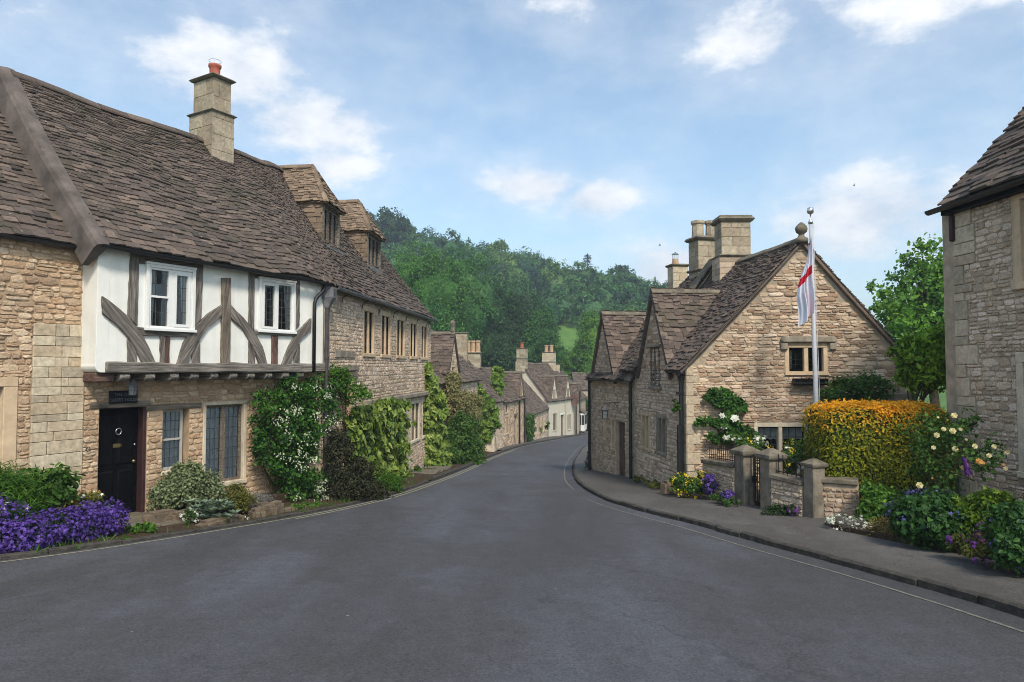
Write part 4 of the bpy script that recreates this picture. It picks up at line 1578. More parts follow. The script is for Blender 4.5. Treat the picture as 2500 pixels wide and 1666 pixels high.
# front door
dd = -.16
mb = MB(); mb.box(W, da0, da1 - .045, dz0, dz1 - .02, dd - .05, dd)
door = mb.build('door', 'black_paint', TH)
dw = da1 - .045 - da0
for (x0, x1, z0, z1) in [(.10, .46, .10, .42), (.54, .90, .10, .42), (.10, .46, .47, .94), (.54, .90, .47, .94)]:
    H = dz1 - .02 - dz0
    mb = MB()
    A0, A1, B0, B1 = da0 + dw * x0, da0 + dw * x1, dz0 + H * z0, dz0 + H * z1
    mb.hexa([W.P(A0, B0, dd), W.P(A1, B0, dd), W.P(A1, B1, dd), W.P(A0, B1, dd), W.P(A0 + .03, B0 + .03, dd + .012), W.P(A1 - .03, B0 + .03, dd + .012), W.P(A1 - .03, B1 - .03, dd + .012), W.P(A0 + .03, B1 - .03, dd + .012)])
    mb.build('door_panel', 'black_paint', door)
mb = MB(); mb.box(W, da1 - .043, da1 + .02, dz0 - .1, dz1, -.20, .0); mb.build('door_post', 'maroon_paint', TH, bevel=.01)
mb = MB(); mb.box(W, da0 - .008, da0 + .0, dz0 - .1, dz1, -.20, -.04); mb.build('door_post', 'black_paint', TH)
mb = MB(); mb.box(W, da0 - .05, da1 + .1, dz0 - .14, dz0 - .004, -.32, .10); mb.build('threshold', 'flagstone', TH, bevel=.012)
mb = MB(); mb.box(W, da0 - .02, da1 + .05, dz0 - .2, dz1, -.30, -.215); mb.build('door_backing', 'dark_room', TH)


def on_door(zx, zy):
    return W.at(*Z3(zx, zy), dd)


a, z = on_door(900, 482)
mb = MB(); mb.tube([W.P(a + .048 * math.cos(k * math.pi / 9), z + .055 * math.sin(k * math.pi / 9), dd + .03) for k in range(19)], .010, 8, cap=False); mb.build('knocker', 'steel', door, smooth=True)
a, z = on_door(897, 590)
mb = MB(); mb.box(W, a - .085, a + .085, z - .034, z + .034, dd, dd + .012); mb.box(W, a - .065, a + .065, z - .014, z + .014, dd + .012, dd + .017); mb.build('letter_plate', 'brass', door, bevel=.003)
for zx, zy, r_, m_ in ((1018, 580, .022, 'steel'), (1012, 708, .03, 'brass')):
    a, z = on_door(zx, zy)
    mb = MB(); mb.tube([W.P(a, z, dd), W.P(a, z, dd + .02), W.P(a, z, dd + .035), W.P(a, z, dd + .055), W.P(a, z, dd + .065)], [r_ * .6, r_ * .5, r_, r_, r_ * .5], 10); mb.build('door_knob', m_, door, smooth=True)
a, z = W.at(*Z3(662, 618))
mb = MB(); mb.tube([W.P(a + .03 * math.cos(k * math.pi / 8), z + .038 * math.sin(k * math.pi / 8), .05) for k in range(17)], .006, 6, cap=False); mb.build('iron_ring', 'black_iron', TH)

window(TH, W, g1a0 + .003, g1a1, g1z0 + .03, g1z1 - .004, 1, -.11, .045, 'grey_paint', .05, (4, 6), None, 'net_curtain', transom={0: .5})
mb = MB(); mb.box(W, g1a0 - .02, g1a1 + .02, g1z0 - .05, g1z0 + .028, -.2, .03); mb.build('sill', 'ashlar_pale', TH, bevel=.01)
window(TH, W, g2a0 + .003, g2a1 - .003, g2z0 + .003, g2z1 - .003, 2, -.07, .05, 'oak_old', .07, (3, 7), None, 'net_curtain', mull=.09)

# jettied storey
HT = lambda a: 2.02 - .008 * a
c0 = J.at(219, 700)[0]
hw1 = [J.at(*Z2(1392, 370)), J.at(*Z2(1840, 1005))]
hw2 = [J.at(*Z4(776, 272)), J.at(*Z4(1062, 712))]
H1 = (hw1[0][0], hw1[1][0], min(hw1[0][1], hw1[1][1]), J.at(*Z2(1600, 398))[1])
H2 = (hw2[0][0], hw2[1][0], J.at(*Z4(920, 700))[1], J.at(*Z4(920, 288))[1])
zp = J.at(300, 890)[1]
mb = MB()
wall_mesh(mb, J, .0, JL, lambda a: zp, HT, [H1, H2], .2)
mb.build('plaster_wall', 'plaster', TH)
# plaster return at the corner with its rolled lower edge
zc = J.at(240, 910)[1]
mb = MB()
prof = []
for k in range(7):
    a_ = math.pi / 2 * k / 6
    prof.append((.10 - .10 * math.cos(a_) - .004, zc + .12 - .12 * math.sin(a_)))
pp = [(0.004, 2.0), (0.004, zc + .12)] + [(p[0] + .0, p[1]) for p in prof] + [(.28, zc), (.28, zp + .01), (.20, zp + .02), (.20, 2.0)]
mb.prism(J, [(p[0] - .014, p[1]) for p in pp], -.50, .006)
mb.build('plaster_corner', 'plaster', TH, bevel=.012)
mb = MB(); mb.box(J, .02, .34, zc - .16, zc - .004, -.48, -.05); mb.build('corner_corbel', 'oak_red', TH, M=J.mat(0, zc, 0), bevel=.02)

# timbers
timber([(317.6, 610), (338, 612), (333, 796), (310, 772)], 'post')
timber([(309, 827), (331.6, 851), (331.6, 886), (310, 886)], 'post')
timber([Z2(965, 680), Z2(1090, 770), Z2(1215, 875), Z2(1300, 985), Z2(1360, 1070), Z2(1420, 1190), Z2(1475, 1325), Z2(1355, 1325), Z2(1290, 1200), Z2(1215, 1075), Z2(1100, 950), Z2(970, 850)], 'brace', d1=.055)
timber([Z2(1300, 975), Z2(1840, 1005), Z2(1850, 1078), Z2(1300, 1052)], 'rail', d1=.045)
timber([Z2(1525, 1060), Z2(1570, 1060), Z2(1570, 1325), Z2(1525, 1325)], 'stud')
timber([Z2(1572, 1062), Z2(1618, 1062), Z2(1614, 1325), Z2(1572, 1325)], 'stud', 'oak_red', d1=.028)
timber([Z4(258, 120), Z4(318, 130), Z4(300, 600), Z4(243, 665)], 'post')
timber([Z4(225, 840), Z4(290, 780), Z4(290, 990), Z4(225, 990)], 'post')
timber([Z4(95, 985), Z4(150, 800), Z4(235, 680), Z4(350, 560), Z4(467, 485), Z4(467, 582), Z4(350, 672), Z4(280, 772), Z4(220, 880), Z4(180, 985)], 'brace', d1=.055)
timber([Z4(468, 265), Z4(537, 265), Z4(530, 990), Z4(462, 990)], 'post', 'oak_old', d1=.06)
timber([Z4(538, 488), Z4(640, 590), Z4(740, 720), Z4(800, 830), Z4(840, 985), Z4(778, 985), Z4(720, 830), Z4(640, 690), Z4(538, 592)], 'brace', d1=.055)
timber([Z4(695, 205), Z4(738, 210), Z4(738, 705), Z4(690, 640)], 'post', d1=.03)
timber([Z4(690, 775), Z4(742, 850), Z4(742, 990), Z4(690, 990)], 'post', d1=.03)
timber([Z4(740, 698), Z4(1066, 716), Z4(1066, 746), Z4(740, 726)], 'rail', d1=.045)
timber([Z4(880, 733), Z4(928, 735), Z4(928, 990), Z4(880, 990)], 'stud', 'oak_red')
timber([Z4(1068, 255), Z4(1112, 262), Z4(1108, 655), Z4(1065, 700)], 'post', d1=.03)
timber([Z4(1062, 880), Z4(1110, 805), Z4(1110, 992), Z4(1062, 992)], 'post', d1=.03)
timber([Z4(955, 992), Z4(1020, 820), Z4(1090, 700), Z4(1198, 595), Z4(1198, 685), Z4(1110, 775), Z4(1060, 885), Z4(1025, 992)], 'brace', d1=.055)
# head plates over the windows
timber([Z2(1325, 285), Z2(1880, 345), Z2(1880, 425), Z2(1835, 425), Z2(1835, 400), Z2(1325, 368)], 'head_plate', d1=.03)
timber([Z4(738, 195), Z4(1070, 245), Z4(1070, 320), Z4(1010, 300), Z4(950, 290), Z4(745, 268)], 'head_plate', d1=.028)
# bressumer
b0 = J.at(256, 900)[0]
zt_, zb_ = J.at(400, 886)[1], J.at(400, 911)[1]
pts = []
for k in range(25):
    a = b0 + (JL - b0 + .03) * k / 24
    pts.append((a, zt_ + .012 * math.sin(a * 3.1) + .01 * math.sin(a * 8)))
for k in range(25):
    a = JL + .03 - (JL - b0 + .03) * k / 24
    pts.append((a, zb_ + .008 * math.sin(a * 5.3 + 1)))
mb = MB(); mb.prism(J, pts, -.22, .075); mb.build('bressumer', 'oak_grey', TH, M=J.mat(2.5, zb_, 0), bevel=.02)
# joist ends
for xr in (314, 375, 434, 483, 531, 577, 619, 662, 703, 739):
    a1_ = J.at(xr, 925)[0]
    z1_ = zb_ - .004
    hh, ww = .135, .165
    M = J.mat(a1_ - ww / 2, z1_ - hh / 2, 0) @ Matrix.Rotation(R(90), 4, 'Y')
    mb = MB()
    prof = [(-.5, 0), (.01, 0), (.045, -.03), (.05, -.07), (.03, -.10), (-.02, -hh), (-.5, -hh)]
    j1, j2 = random.uniform(-.01, .01), random.uniform(-.015, .01)
    vs = [J.P(a1_ - ww, z1_ + q, p + j1) for p, q in prof] + [J.P(a1_, z1_ + q, p + j2) for p, q in prof]
    k = len(prof)
    mb.add(vs, [tuple(range(k))[::-1], tuple(range(k, 2 * k))] + [(i, (i + 1) % k, k + (i + 1) % k, k + i) for i in range(k)])
    mb.build('joist', 'oak_grey', TH, M=M, bevel=.008)
# soffit boards between joists
mb = MB(); mb.box(J, .05, JL, zb_ + .004, zb_ + .03, -.45, -.05); mb.build('soffit', 'oak', TH, M=J.mat(0, zb_, 0))

# upper windows: projecting white casings
def casing(fr, H, dout):
    mb = MB()
    e = .05
    mb.box(fr, H[0] - .012, H[0] + e, H[2], H[3], -.1, dout); mb.box(fr, H[1] - e, H[1] + .012, H[2], H[3], -.1, dout)
    mb.box(fr, H[0] + e, H[1] - e, H[3] - e, H[3], -.1, dout); mb.box(fr, H[0] - .03, H[1] + .03, H[2] - .05, H[2] - .001, -.1, dout + .03)
    mb.box(fr, H[0] - .02, H[1] + .02, H[3] + .001, H[3] + .04, -.1, dout + .015)
    return mb.build('window_casing', 'white_paint', TH, bevel=.005)


casing(J, H1, .07)
window(TH, J, H1[0] + .052, H1[1] - .052, H1[2] + .003, H1[3] - .052, 2, .045, .035, 'white_paint', .07, (3, 4), {1: .05}, ('curtain', .45), mull=.10, transom={0: .52})
casing(J, H2, .06)
window(TH, J, H2[0] + .052, H2[1] - .052, H2[2] + .003, H2[3] - .052, 2, .035, .03, 'white_paint', .07, (3, 6), {0: .045}, ('curtain', .45), mull=.05)
# white filler boards beside the casings
for (x0, y0, x1, y1) in ((*Z2(1325, 392), *Z2(1390, 980)), (*Z2(1842, 440), *Z2(1870, 960)), (*Z4(742, 272), *Z4(775, 690))):
    p = J.at(x0, y0); q = J.at(x1, y1)
    mb = MB(); mb.box(J, p[0], q[0] - .014, q[1], p[1], -.02, .012); mb.build('infill_board', 'white_paint', TH)

# corner post and downpipes
mb = MB(); mb.box(J, JL + .004, JL + .20, -.05, 1.88, -.3, .03); mb.build('corner_post', 'oak_grey', TH, M=J.mat(JL, 1, 0) @ Matrix.Rotation(R(90), 4, 'Z'), bevel=.02)
a0_ = J.at(762, 700)[0]
mb = MB(); mb.tube([J.P(a0_ + .22, 1.86, .16), J.P(a0_ + .2, 1.72, .14), J.P(a0_ + .04, 1.55, .09), J.P(a0_, 1.42, .08), J.P(a0_, -.08, .08)], .04, 10)
mb.build('downpipe', 'black_iron', TH, smooth=True)
gutter(TH, [J.P(-.08, 1.985, .20), J.P(1.6, 1.955, .215), J.P(3.4, 1.93, .215), J.P(JL + .05, 1.90, .21)], .062)

# roof of the timber house
r0 = surf(PL, 14, 8, 0, TB, off=-.02).build('roof', 'slate_tile', TH)
Lsl = 4.7
mA = tile_mats(PL, Lsl, 1, .155, .062, .23, .135, .021, 31, None, 0, TB)
pieces('tile', 'slate_tile').emit(mA, r0, 300)
ridge_caps(r0, [PL(TB * k / 14, 1.0) + Vector((0, 0, .05)) for k in range(15)], 'slate_tile', .5, .16, .12)
# mortar fillet stepping down to the lower neighbour's roof
mb = MB()
rows = []
for k in range(15):
    v = -.015 + 1.03 * k / 14
    p = PL(0, v)
    y = (PL(0, v + .02) - PL(0, v - .02)).normalized()
    n_ = J.u.cross(y).normalized()
    if n_.z < 0: n_ = -n_
    wd = .16 + .06 * v
    prof = [(.12, .02), (.09, .06), (-.02, .066), (-wd * .62, .045), (-wd * .80, -.03), (-wd * .95, -.42), (-.05, -.42), (.06, -.05)]
    rows.append([p + J.u * x + n_ * z for x, z in prof])
for r_ in rows: mb.v.extend(r_)
k = 8
for i in range(14):
    for j in range(k):
        mb.f.append((i * k + j, i * k + (j + 1) % k, (i + 1) * k + (j + 1) % k, (i + 1) * k + j))
mb.f.append(tuple(range(k))); mb.f.append(tuple(14 * k + j for j in range(k))[::-1])
mb.build('mortar_fillet', 'mortar_fillet', TH)
# chimney on the ridge
cc = crv(_r, .25 * 1.06)
cc = Vector((-7.19, 16.13, 0))
C1 = chimney(TH, (cc.x, cc.y), J.u, 4.35, 6.02, .60, .86, [], 0, 'chimney_block', course=.42, ind=20)
C2 = chimney(TH, (cc.x, cc.y), J.u, 6.02, 6.84, .48, .74, [(5.98, .11, .09), (6.84, .085, .08)], 0, 'chimney_block', course=.40, ind=20)
mb = MB(); pc = Vector((cc.x + .05, cc.y, 6.96))
mb.lathe(pc, [(.15, 0), (.135, .05), (.12, .07), (.125, .24), (.15, .27), (.15, .32), (.11, .32), (.1, .2)], 14); mb.build('chimney_pot', 'terracotta', C2, smooth=True)
mb = MB(); mb.tube([pc + Vector((.14 * math.cos(k * math.pi / 6), .14 * math.sin(k * math.pi / 6), .42)) for k in range(13)], .005, 5, cap=False)
for k in range(10):
    a = k * math.pi / 5; mb.tube([pc + Vector((.13 * math.cos(a), .13 * math.sin(a), .3)), pc + Vector((.14 * math.cos(a), .14 * math.sin(a), .42))], .003, 4)
mb.build('pot_guard', 'steel', C2)

# ------------------------------------------------------------------ lantern and name board by the door
a, z = W.at(*Z3(940, 218))
T = Thing('name_sign', 'black board with raised letters over the black door', 'sign', W.P(a, z - .14, .03))
sa0, sz1 = W.at(*Z3(836, 172), .03); sa1, sz0 = W.at(*Z3(1046, 262), .03)
mb = MB(); mb.box(W, sa0, sa1, sz0, sz1, .02, .045); mb.build('board', 'sign_black', T, bevel=.004)
e = .014
mb = MB()
mb.box(W, sa0, sa1, sz1 - e, sz1, .046, .054); mb.box(W, sa0, sa1, sz0, sz0 + e, .046, .054); mb.box(W, sa0, sa0 + e, sz0 + e, sz1 - e, .046, .054); mb.box(W, sa1 - e, sa1, sz0 + e, sz1 - e, .046, .054)
mb.build('board_rim', 'sign_black', T)
for txt, fz in (('THE OLD', .66), ('COURT HOUSE', .24)):
    M = W.mat((sa0 + sa1) / 2, sz0 + (sz1 - sz0) * (fz + .03), .048)
    if txt == 'COURT HOUSE': M = M @ Matrix.Diagonal((.93, 1, 1, 1))
    link('lettering', text_mesh(txt, (sz1 - sz0) * .34, .004, 'sign_letter'), T, M)


def lantern(T, P0, sc=1.0, roofmat='lead'):
    """four-sided hanging lantern, top of roof at P0"""
    mb = MB()
    h = .09 * sc
    def sq(r_, z): return [P0 + Vector((r_ * math.cos(a), r_ * math.sin(a), z)) for a in [math.pi / 4 + k * math.pi / 2 for k in range(4)]]
    b = sq(.16 * sc, -.15 * sc); t4 = sq(.02 * sc, 0)
    mb.hexa(b + t4); mb.hexa(sq(.165 * sc, -.165 * sc) + b)
    mb.build('lantern_roof', roofmat, T)
    mb = MB(); g0 = sq(.115 * sc, -.17 * sc); g1 = sq(.09 * sc, -.42 * sc)
    mb.hexa(g1 + g0); mb.build('lantern_glass', 'lamp_glass', T)
    mb = MB()
    for p, q in zip(g0, g1): mb.tube([p, q], .009 * sc, 5)
    for i in range(4): mb.tube([g1[i], g1[(i + 1) % 4]], .009 * sc, 5); mb.tube([g0[i].lerp(g1[i], .5), g0[(i + 1) % 4].lerp(g1[(i + 1) % 4], .5)], .004 * sc, 4)
    mb.tube([P0 - Vector((0, 0, .01)), P0 + Vector((0, 0, .05 * sc))], .012 * sc, 6)
    mb.build('lantern_frame', 'black_iron', T)


lp = at(*Z3(1018, 85), W.P(W.at(*Z3(1018, 85), .25)[0], 0, .25).y)
T = Thing('hanging_lantern', 'small grey four-sided lantern hanging under the joists over the name board', 'lantern', lp)
lantern(T, lp, .64, 'lead')
mb = MB(); mb.tube([lp + Vector((0, 0, .03)), Vector((lp.x, lp.y, zb_ + .02))], .01, 6); mb.build('hanger', 'black_iron', T)

# ------------------------------------------------------------------ the lower stone house at the edge
LH = Thing('stone_house', 'warm rubble stone house joined to the plaster corner, black gutter', 'house', W.P(-2, gJ(-2)))
wz1 = W.at(10, 922)[1]; wz0 = W.at(10, 1155)[1]; wa1 = W.at(7, 1000)[0]
mb = MB()
h0 = surround(LH, W, wa1 - 1.0, wa1, wz0, wz1 - .14, .19, .14, .10, .018, .2, 'ashlar')
qz1 = W.at(110, 800)[1]
wall_mesh(mb, W, -5.0, .05, lambda a: gJ(a) - .3, lambda a: 2.02, [h0], .35)
lw_ = mb.build('wall', 'mortar', LH)
window(LH, W, wa1 - .998, wa1 - .003, wz0 + .003, wz1 - .143, 2, -.09, .05, 'white_paint', .06, (2, 4), None, None)
# dressed quoins by the house join
qa0 = W.at(74, 1000)[0]; qa1 = .05
qz = gJ(-.3) + .1
qms = []
z = gJ(-.5) - .1
while z < qz1:
    h = random.uniform(.11, .24)
    cut = [qa0] + sorted(random.sample([qa0 + (qa1 - qa0) * f for f in (.3, .42, .55, .68)], random.choice([1, 1, 2]))) + [qa1]
    for p, q in zip(cut, cut[1:]):
        M = W.mat((p + q) / 2, z + h / 2, .0) @ Matrix.Diagonal((q - p - .008, h - .008, .034, 1))
        qms.append((M, (q - p) * h))
    z += h
pieces('block', 'dressed_block').emit(qms, lw_, 60)
ms = stone_mats(W, -2.6, .05, gJ, lambda a: 1.98, [h0, (qa0, qa1 + .01, -9, z)], .055, .13, (1.2, 3.0), .026, .010, seed=5)
pieces('stone', 'rubble_warm').emit(ms, lw_, 280)
gutter(LH, [W.P(-5, 2.03, .13), W.P(-2, 2.0, .13), W.P(-.05, 1.985, .13)], .062)
PLH = quadP(W.P(-5.2, 2.02, .12), W.P(-.04, 2.0, .12), W.P(-.04, 5.05, -2.75), W.P(-5.2, 5.05, -2.75), .05)
roof_slope(LH, PLH, 'slate_tile', 270, .155, .075, .24, .15, 41, thick=.022)


# ------------------------------------------------------------------ long stone house with mullioned windows and two dormers
SH = Thing('stone_house', 'long pale rubble house with five mullioned windows and two dormers', 'house', S.P(5, gS(5)))
holes = []
ups = [((885.6, 736), (914, 866)), ((929, 752), (953.4, 874)), ((966.8, 768), (988.5, 878)), ((1000, 783), (1019, 884)), ((1027, 791), (1043.6, 886))]
zt0 = sum(S.at(*q[0])[1] for q in ups) / 5; zb0 = sum(S.at(*q[1])[1] for q in ups) / 5
for (p, q) in ups:
    a0 = S.at(*p)[0] + .12; a1 = S.at(*q)[0] - .12
    z1 = zt0 - .15; z0 = zb0 + .12
    h = surround(SH, S, a0, a1, z0, z1, .10, .15, .10, .015, .09, 'ashlar', [(a0 + a1) / 2], .06)
    holes.append(h)
    m_ = (a0 + a1) / 2
    window(SH, S, a0 + .002, a1 - .002, z0 + .002, z1 - .002, 2, -.05, .02, 'black_paint', .03, (2, 5), None, ('curtain', .3), mull=.06, panes=False)
zl = S.at(960, 979)[1]
for (p, q) in (((1003, 985), (1024, 1084)), ((1031, 981), (1043, 1068))):
    a0 = S.at(*p)[0] + .09; a1 = S.at(*q)[0] - .09
    z1 = zl - .24; z0 = z1 - 1.25
    mu = [(a0 + a1) / 2] if p[0] < 1010 else []
    holes.append(surround(SH, S, a0, a1, z0, z1, .10, .12, .09, .015, .09, 'ashlar_pale', mu, .06))
    window(SH, S, a0 + .002, a1 - .002, z0 + .002, z1 - .002, 2 if mu else 1, -.05, .02, 'black_paint', .03, (2, 5), None, None, mull=.06, panes=False)
# small window under a hood
a0 = S.at(*Z4(1462, 1080))[0]; a1 = S.at(*Z4(1540, 1080))[0]
z1 = S.at(*Z4(1500, 1078))[1]; z0 = S.at(*Z5(1560, 365))[1]
holes.append(surround(SH, S, a0, a1, z0, z1, .13, .13, .09, .02, .16, 'ashlar'))
window(SH, S, a0 + .002, a1 - .002, z0 + .002, z1 - .002, 1, -.10, .03, 'oak_old', .04, (2, 8))
hz = z1 + .15
mb = MB(); mb.prism(S, [(a0 - .25, hz), (a1 + .25, hz), (a1 + .32, hz + .05), (a1 + .28, hz + .15), (a0 - .28, hz + .15), (a0 - .32, hz + .05)], 0, .11); mb.build('hood_stone', 'ashlar_weathered', SH, bevel=.015)
mb = MB(); mb.box(S, a0 - .55, a1 + .2, hz + .32, hz + .50, 0, .035); mb.build('long_stone', 'ashlar_weathered', SH, bevel=.012)
# string ledge
la0 = S.at(884, 980)[0]
mb = MB(); mb.prism(S, [(la0, zl), (SL, zl), (SL, zl + .16), (la0, zl + .16)], 0, .14); mb.build('string_ledge', 'ashlar_weathered', SH, bevel=.03)
holes.append((la0, SL + 1, zl, zl + .16))
# pilaster
pa = S.at(985, 1080)[0]; pb = S.at(997, 1080)[0]
mb = MB(); mb.box(S, pa, pb, gS(pa) - .1, zl - .004, -.05, .04); mb.build('pilaster', 'ashlar_pale', SH, bevel=.02)
mb = MB()
wall_mesh(mb, S, 0, SL, lambda a: gS(a) - .4, lambda a: 1.84, holes, .45)
shw = mb.build('wall', 'mortar_grey', SH)
ms = stone_mats(S, 0.02, SL, gS, lambda a: 1.80, holes, .06, .12, (1.0, 2.2), .020, .010, seed=77)
pieces('stone', 'rubble_pale').emit(ms, shw, 290)
# end wall under the jetty: dressed pier
E = Fr((S.P(0, 0, -.46).x, S.P(0, 0, -.46).y), (S.n.x, S.n.y))
ems = []
z = gS(0) - .1
while z < -.1:
    h = random.uniform(.22, .42)
    ems.append((E.mat(.23, z + h / 2, .0) @ Matrix.Diagonal((.455, h - .01, .02, 1)), h))
    z += h
pieces('block', 'dressed_block').emit(ems, shw, 20)
# far gable end of the long house (plain rubble, seen from down the street)
GE = Fr((S.P(SL, 0, 0).x, S.P(SL, 0, 0).y), (-S.n.x, -S.n.y))
mb = MB(); wall_mesh(mb, GE, 0, 5.2, lambda a: gS(SL) - .4, lambda a: 1.8 + max(0, 3.45 * (1 - abs(a - 2.6) / 2.6)), [], .4, breaks=[2.6])
mb.build('end_wall', 'mortar_grey', SH)

r1 = surf(PL, 22, 8, TB, 1.0, off=-.02).build('roof', 'slate_tile', SH)
mB_ = tile_mats(PL, Lsl, 1, .15, .062, .23, .135, .021, 32, None, TB, 1.0)
pieces('tile', 'slate_tile').emit(mB_, r1, 300)
ridge_caps(r1, [PL(TB + (1 - TB) * k / 18, 1.0) + Vector((0, 0, .05)) for k in range(19)], 'slate_tile', .5, .16, .12, joined=True)
mb = MB(); mb.add([PL(1, 0), PL(1, .5), PL(1, 1), PL(1, 1) - Vector((0, 0, .2)), PL(1, .5) - Vector((0, 0, .2)), PL(1, 0) - Vector((0, 0, .14))], [(0, 1, 4, 5), (1, 2, 3, 4)])
mb.build('verge', 'mortar_grey', SH)
# back slope
mb = MB()
for i in range(12):
    p, q = crv(_r, i / 12), crv(_r, (i + 1) / 12)
    o_ = Vector((-2.6, .6, -3.4))
    mb.add([p, q, q + o_, p + o_], [(0, 1, 2, 3)])
mb.build('back_roof', 'slate_tile', SH)
# lead gutter with brackets
gut = []
for k in range(9):
    gut.append(S.P(.3 + (SL - .1) * k / 8, 1.87 + .015 * k / 8, .20))
gutter(SH, gut, .075, 'lead')
for k in range(7):
    a = 1.2 + k * 1.55
    mb = MB(); mb.tube([S.P(a, 1.80, .20), S.P(a, 1.72, .05), S.P(a, 1.55, .012)], .012, 5); mb.build('gutter_bracket', 'black_iron', SH)
# rainwater head and pipe
ha, hz_ = S.at(*Z4(1345, 345), .12)
ha = .06
mb = MB()
mb.hexa([S.P(ha - .05, 1.36, .03), S.P(ha + .05, 1.36, .03), S.P(ha + .05, 1.36, .13), S.P(ha - .05, 1.36, .13), S.P(ha - .11, 1.58, .02), S.P(ha + .11, 1.58, .02), S.P(ha + .11, 1.58, .25), S.P(ha - .11, 1.58, .25)])
mb.hexa([S.P(ha - .115, 1.581, .015), S.P(ha + .115, 1.581, .015), S.P(ha + .115, 1.581, .255), S.P(ha - .115, 1.581, .255), S.P(ha - .115, 1.82, .015), S.P(ha + .115, 1.82, .015), S.P(ha + .115, 1.82, .255), S.P(ha - .115, 1.82, .255)])
hop = mb.build('rainwater_head', 'lead', SH)
mb = MB(); mb.prism(S, [(ha - .05, 1.78), (ha + .05, 1.78), (ha + .05, 1.70), (ha + .03, 1.65), (ha, 1.62), (ha - .03, 1.65), (ha - .05, 1.70)], .256, .264); mb.build('shield_emblem', 'pipe_brown', hop)
mb = MB(); mb.tube([S.P(ha, 1.38, .08), S.P(ha, gS(0) + .05, .08)], .045, 10)
for zz in (1.2, .2, -.9, -2.0): mb.tube([S.P(ha, zz, .08), S.P(ha, zz + .07, .08)], .056, 10)
mb.build('downpipe', 'pipe_brown', SH, smooth=False)

# dormers
D = S.shifted(-.92)
for (pl_, pr_) in ((789.5, 830), (898, 930.5)):
    a0 = D.at(pl_, 540 if pl_ < 850 else 610)[0]; a1 = D.at(pr_, 550 if pl_ < 850 else 620)[0]
    z0, z1, zr = 3.28, 4.36, 5.50
    am = (a0 + a1) / 2
    mb = MB()
    mb.box(D, a0, a0 + .09, z0 - .35, z1, -.12, 0); mb.box(D, a1 - .09, a1, z0 - .35, z1, -.12, 0); mb.box(D, a0, a1, z1 - .08, z1 + .06, -.12, .01)
    mb.box(D, a0 - .02, a1 + .02, z0 - .07, z0, -.12, .05)
    # cheeks
    for aa, sgn in ((a0, 1), (a1, -1)):
        mb.add([D.P(aa + .002 * sgn, z0 - .4, -.002), D.P(aa + .002 * sgn, z1, -.002), D.P(aa + .002 * sgn, z1, -1.6), D.P(aa + .002 * sgn, z0 - .4, -.6)], [(0, 1, 2, 3)])
    dm = mb.build('dormer', 'oak_grey', SH)
    wd = window(SH, D, a0 + .092, a1 - .092, z0 + .002, z1 - .082, 3, -.05, .035, 'oak_old', .05, (2, 5), {0: .03, 1: .03, 2: .03}, None, mull=.05, panes=False, name='dormer_window', lattice='black_iron')
    mb = MB(); mb.box(D, a0 - .06, a1 + .06, z0 - .13, z0 - .072, -.05, .12); mb.build('lead_apron', 'lead', dm)
    CH = Fr((D.P(a0, 0, -1.7).x, D.P(a0, 0, -1.7).y), (D.n.x, D.n.y))
    pc_ = quadP(CH.P(0, z0 - .35, .01), CH.P(1.69, z0 - .35, .01), CH.P(1.69, z1 + .02, .01), CH.P(0, z1 + .02, .01))
    pieces('tile', 'slate_warm').emit(tile_mats(pc_, 1.43, 1, .15, .13, .34, .3, .02, 9), dm, 24)
    ov = .13
    e_l0, e_l1 = D.P(a0 - ov, z1 + .0, -1.75), D.P(a0 - ov, z1 - .02, .12)
    e_r0, e_r1 = D.P(a1 + ov, z1 + .0, -1.75), D.P(a1 + ov, z1 - .02, .12)
    rf, rb = D.P(am, zr, -.55), D.P(am, zr - .02, -2.1)
    for i, Pq in enumerate((quadP(e_l0, e_l1, rf, rb, .015), quadP(e_r1, e_r0, rb, rf, .015), quadP(e_l1, e_r1, rf, rf, .015))):
        b_ = surf(Pq, 6, 4).build('dormer_roof', 'slate_warm', dm)
        pieces('tile', 'slate_warm').emit(tile_mats(Pq, 1.5, 1, .12, .085, .24, .16, .022, 60 + i), dm, 60 if i == 0 else 30)
    ridge_caps(dm, [rb + Vector((0, 0, .04)), rf + Vector((0, 0, .04))], 'slate_warm', .4, .12, .09, joined=True)
    ridge_caps(dm, [rf + Vector((0, 0, .035)), e_l1 + Vector((0, 0, .05))], 'slate_warm', .3, .07, .05, name='hip_stone', joined=True)
    ridge_caps(dm, [rf + Vector((0, 0, .035)), e_r1 + Vector((0, 0, .05))], 'slate_warm', .3, .07, .05, name='hip_stone', joined=True)


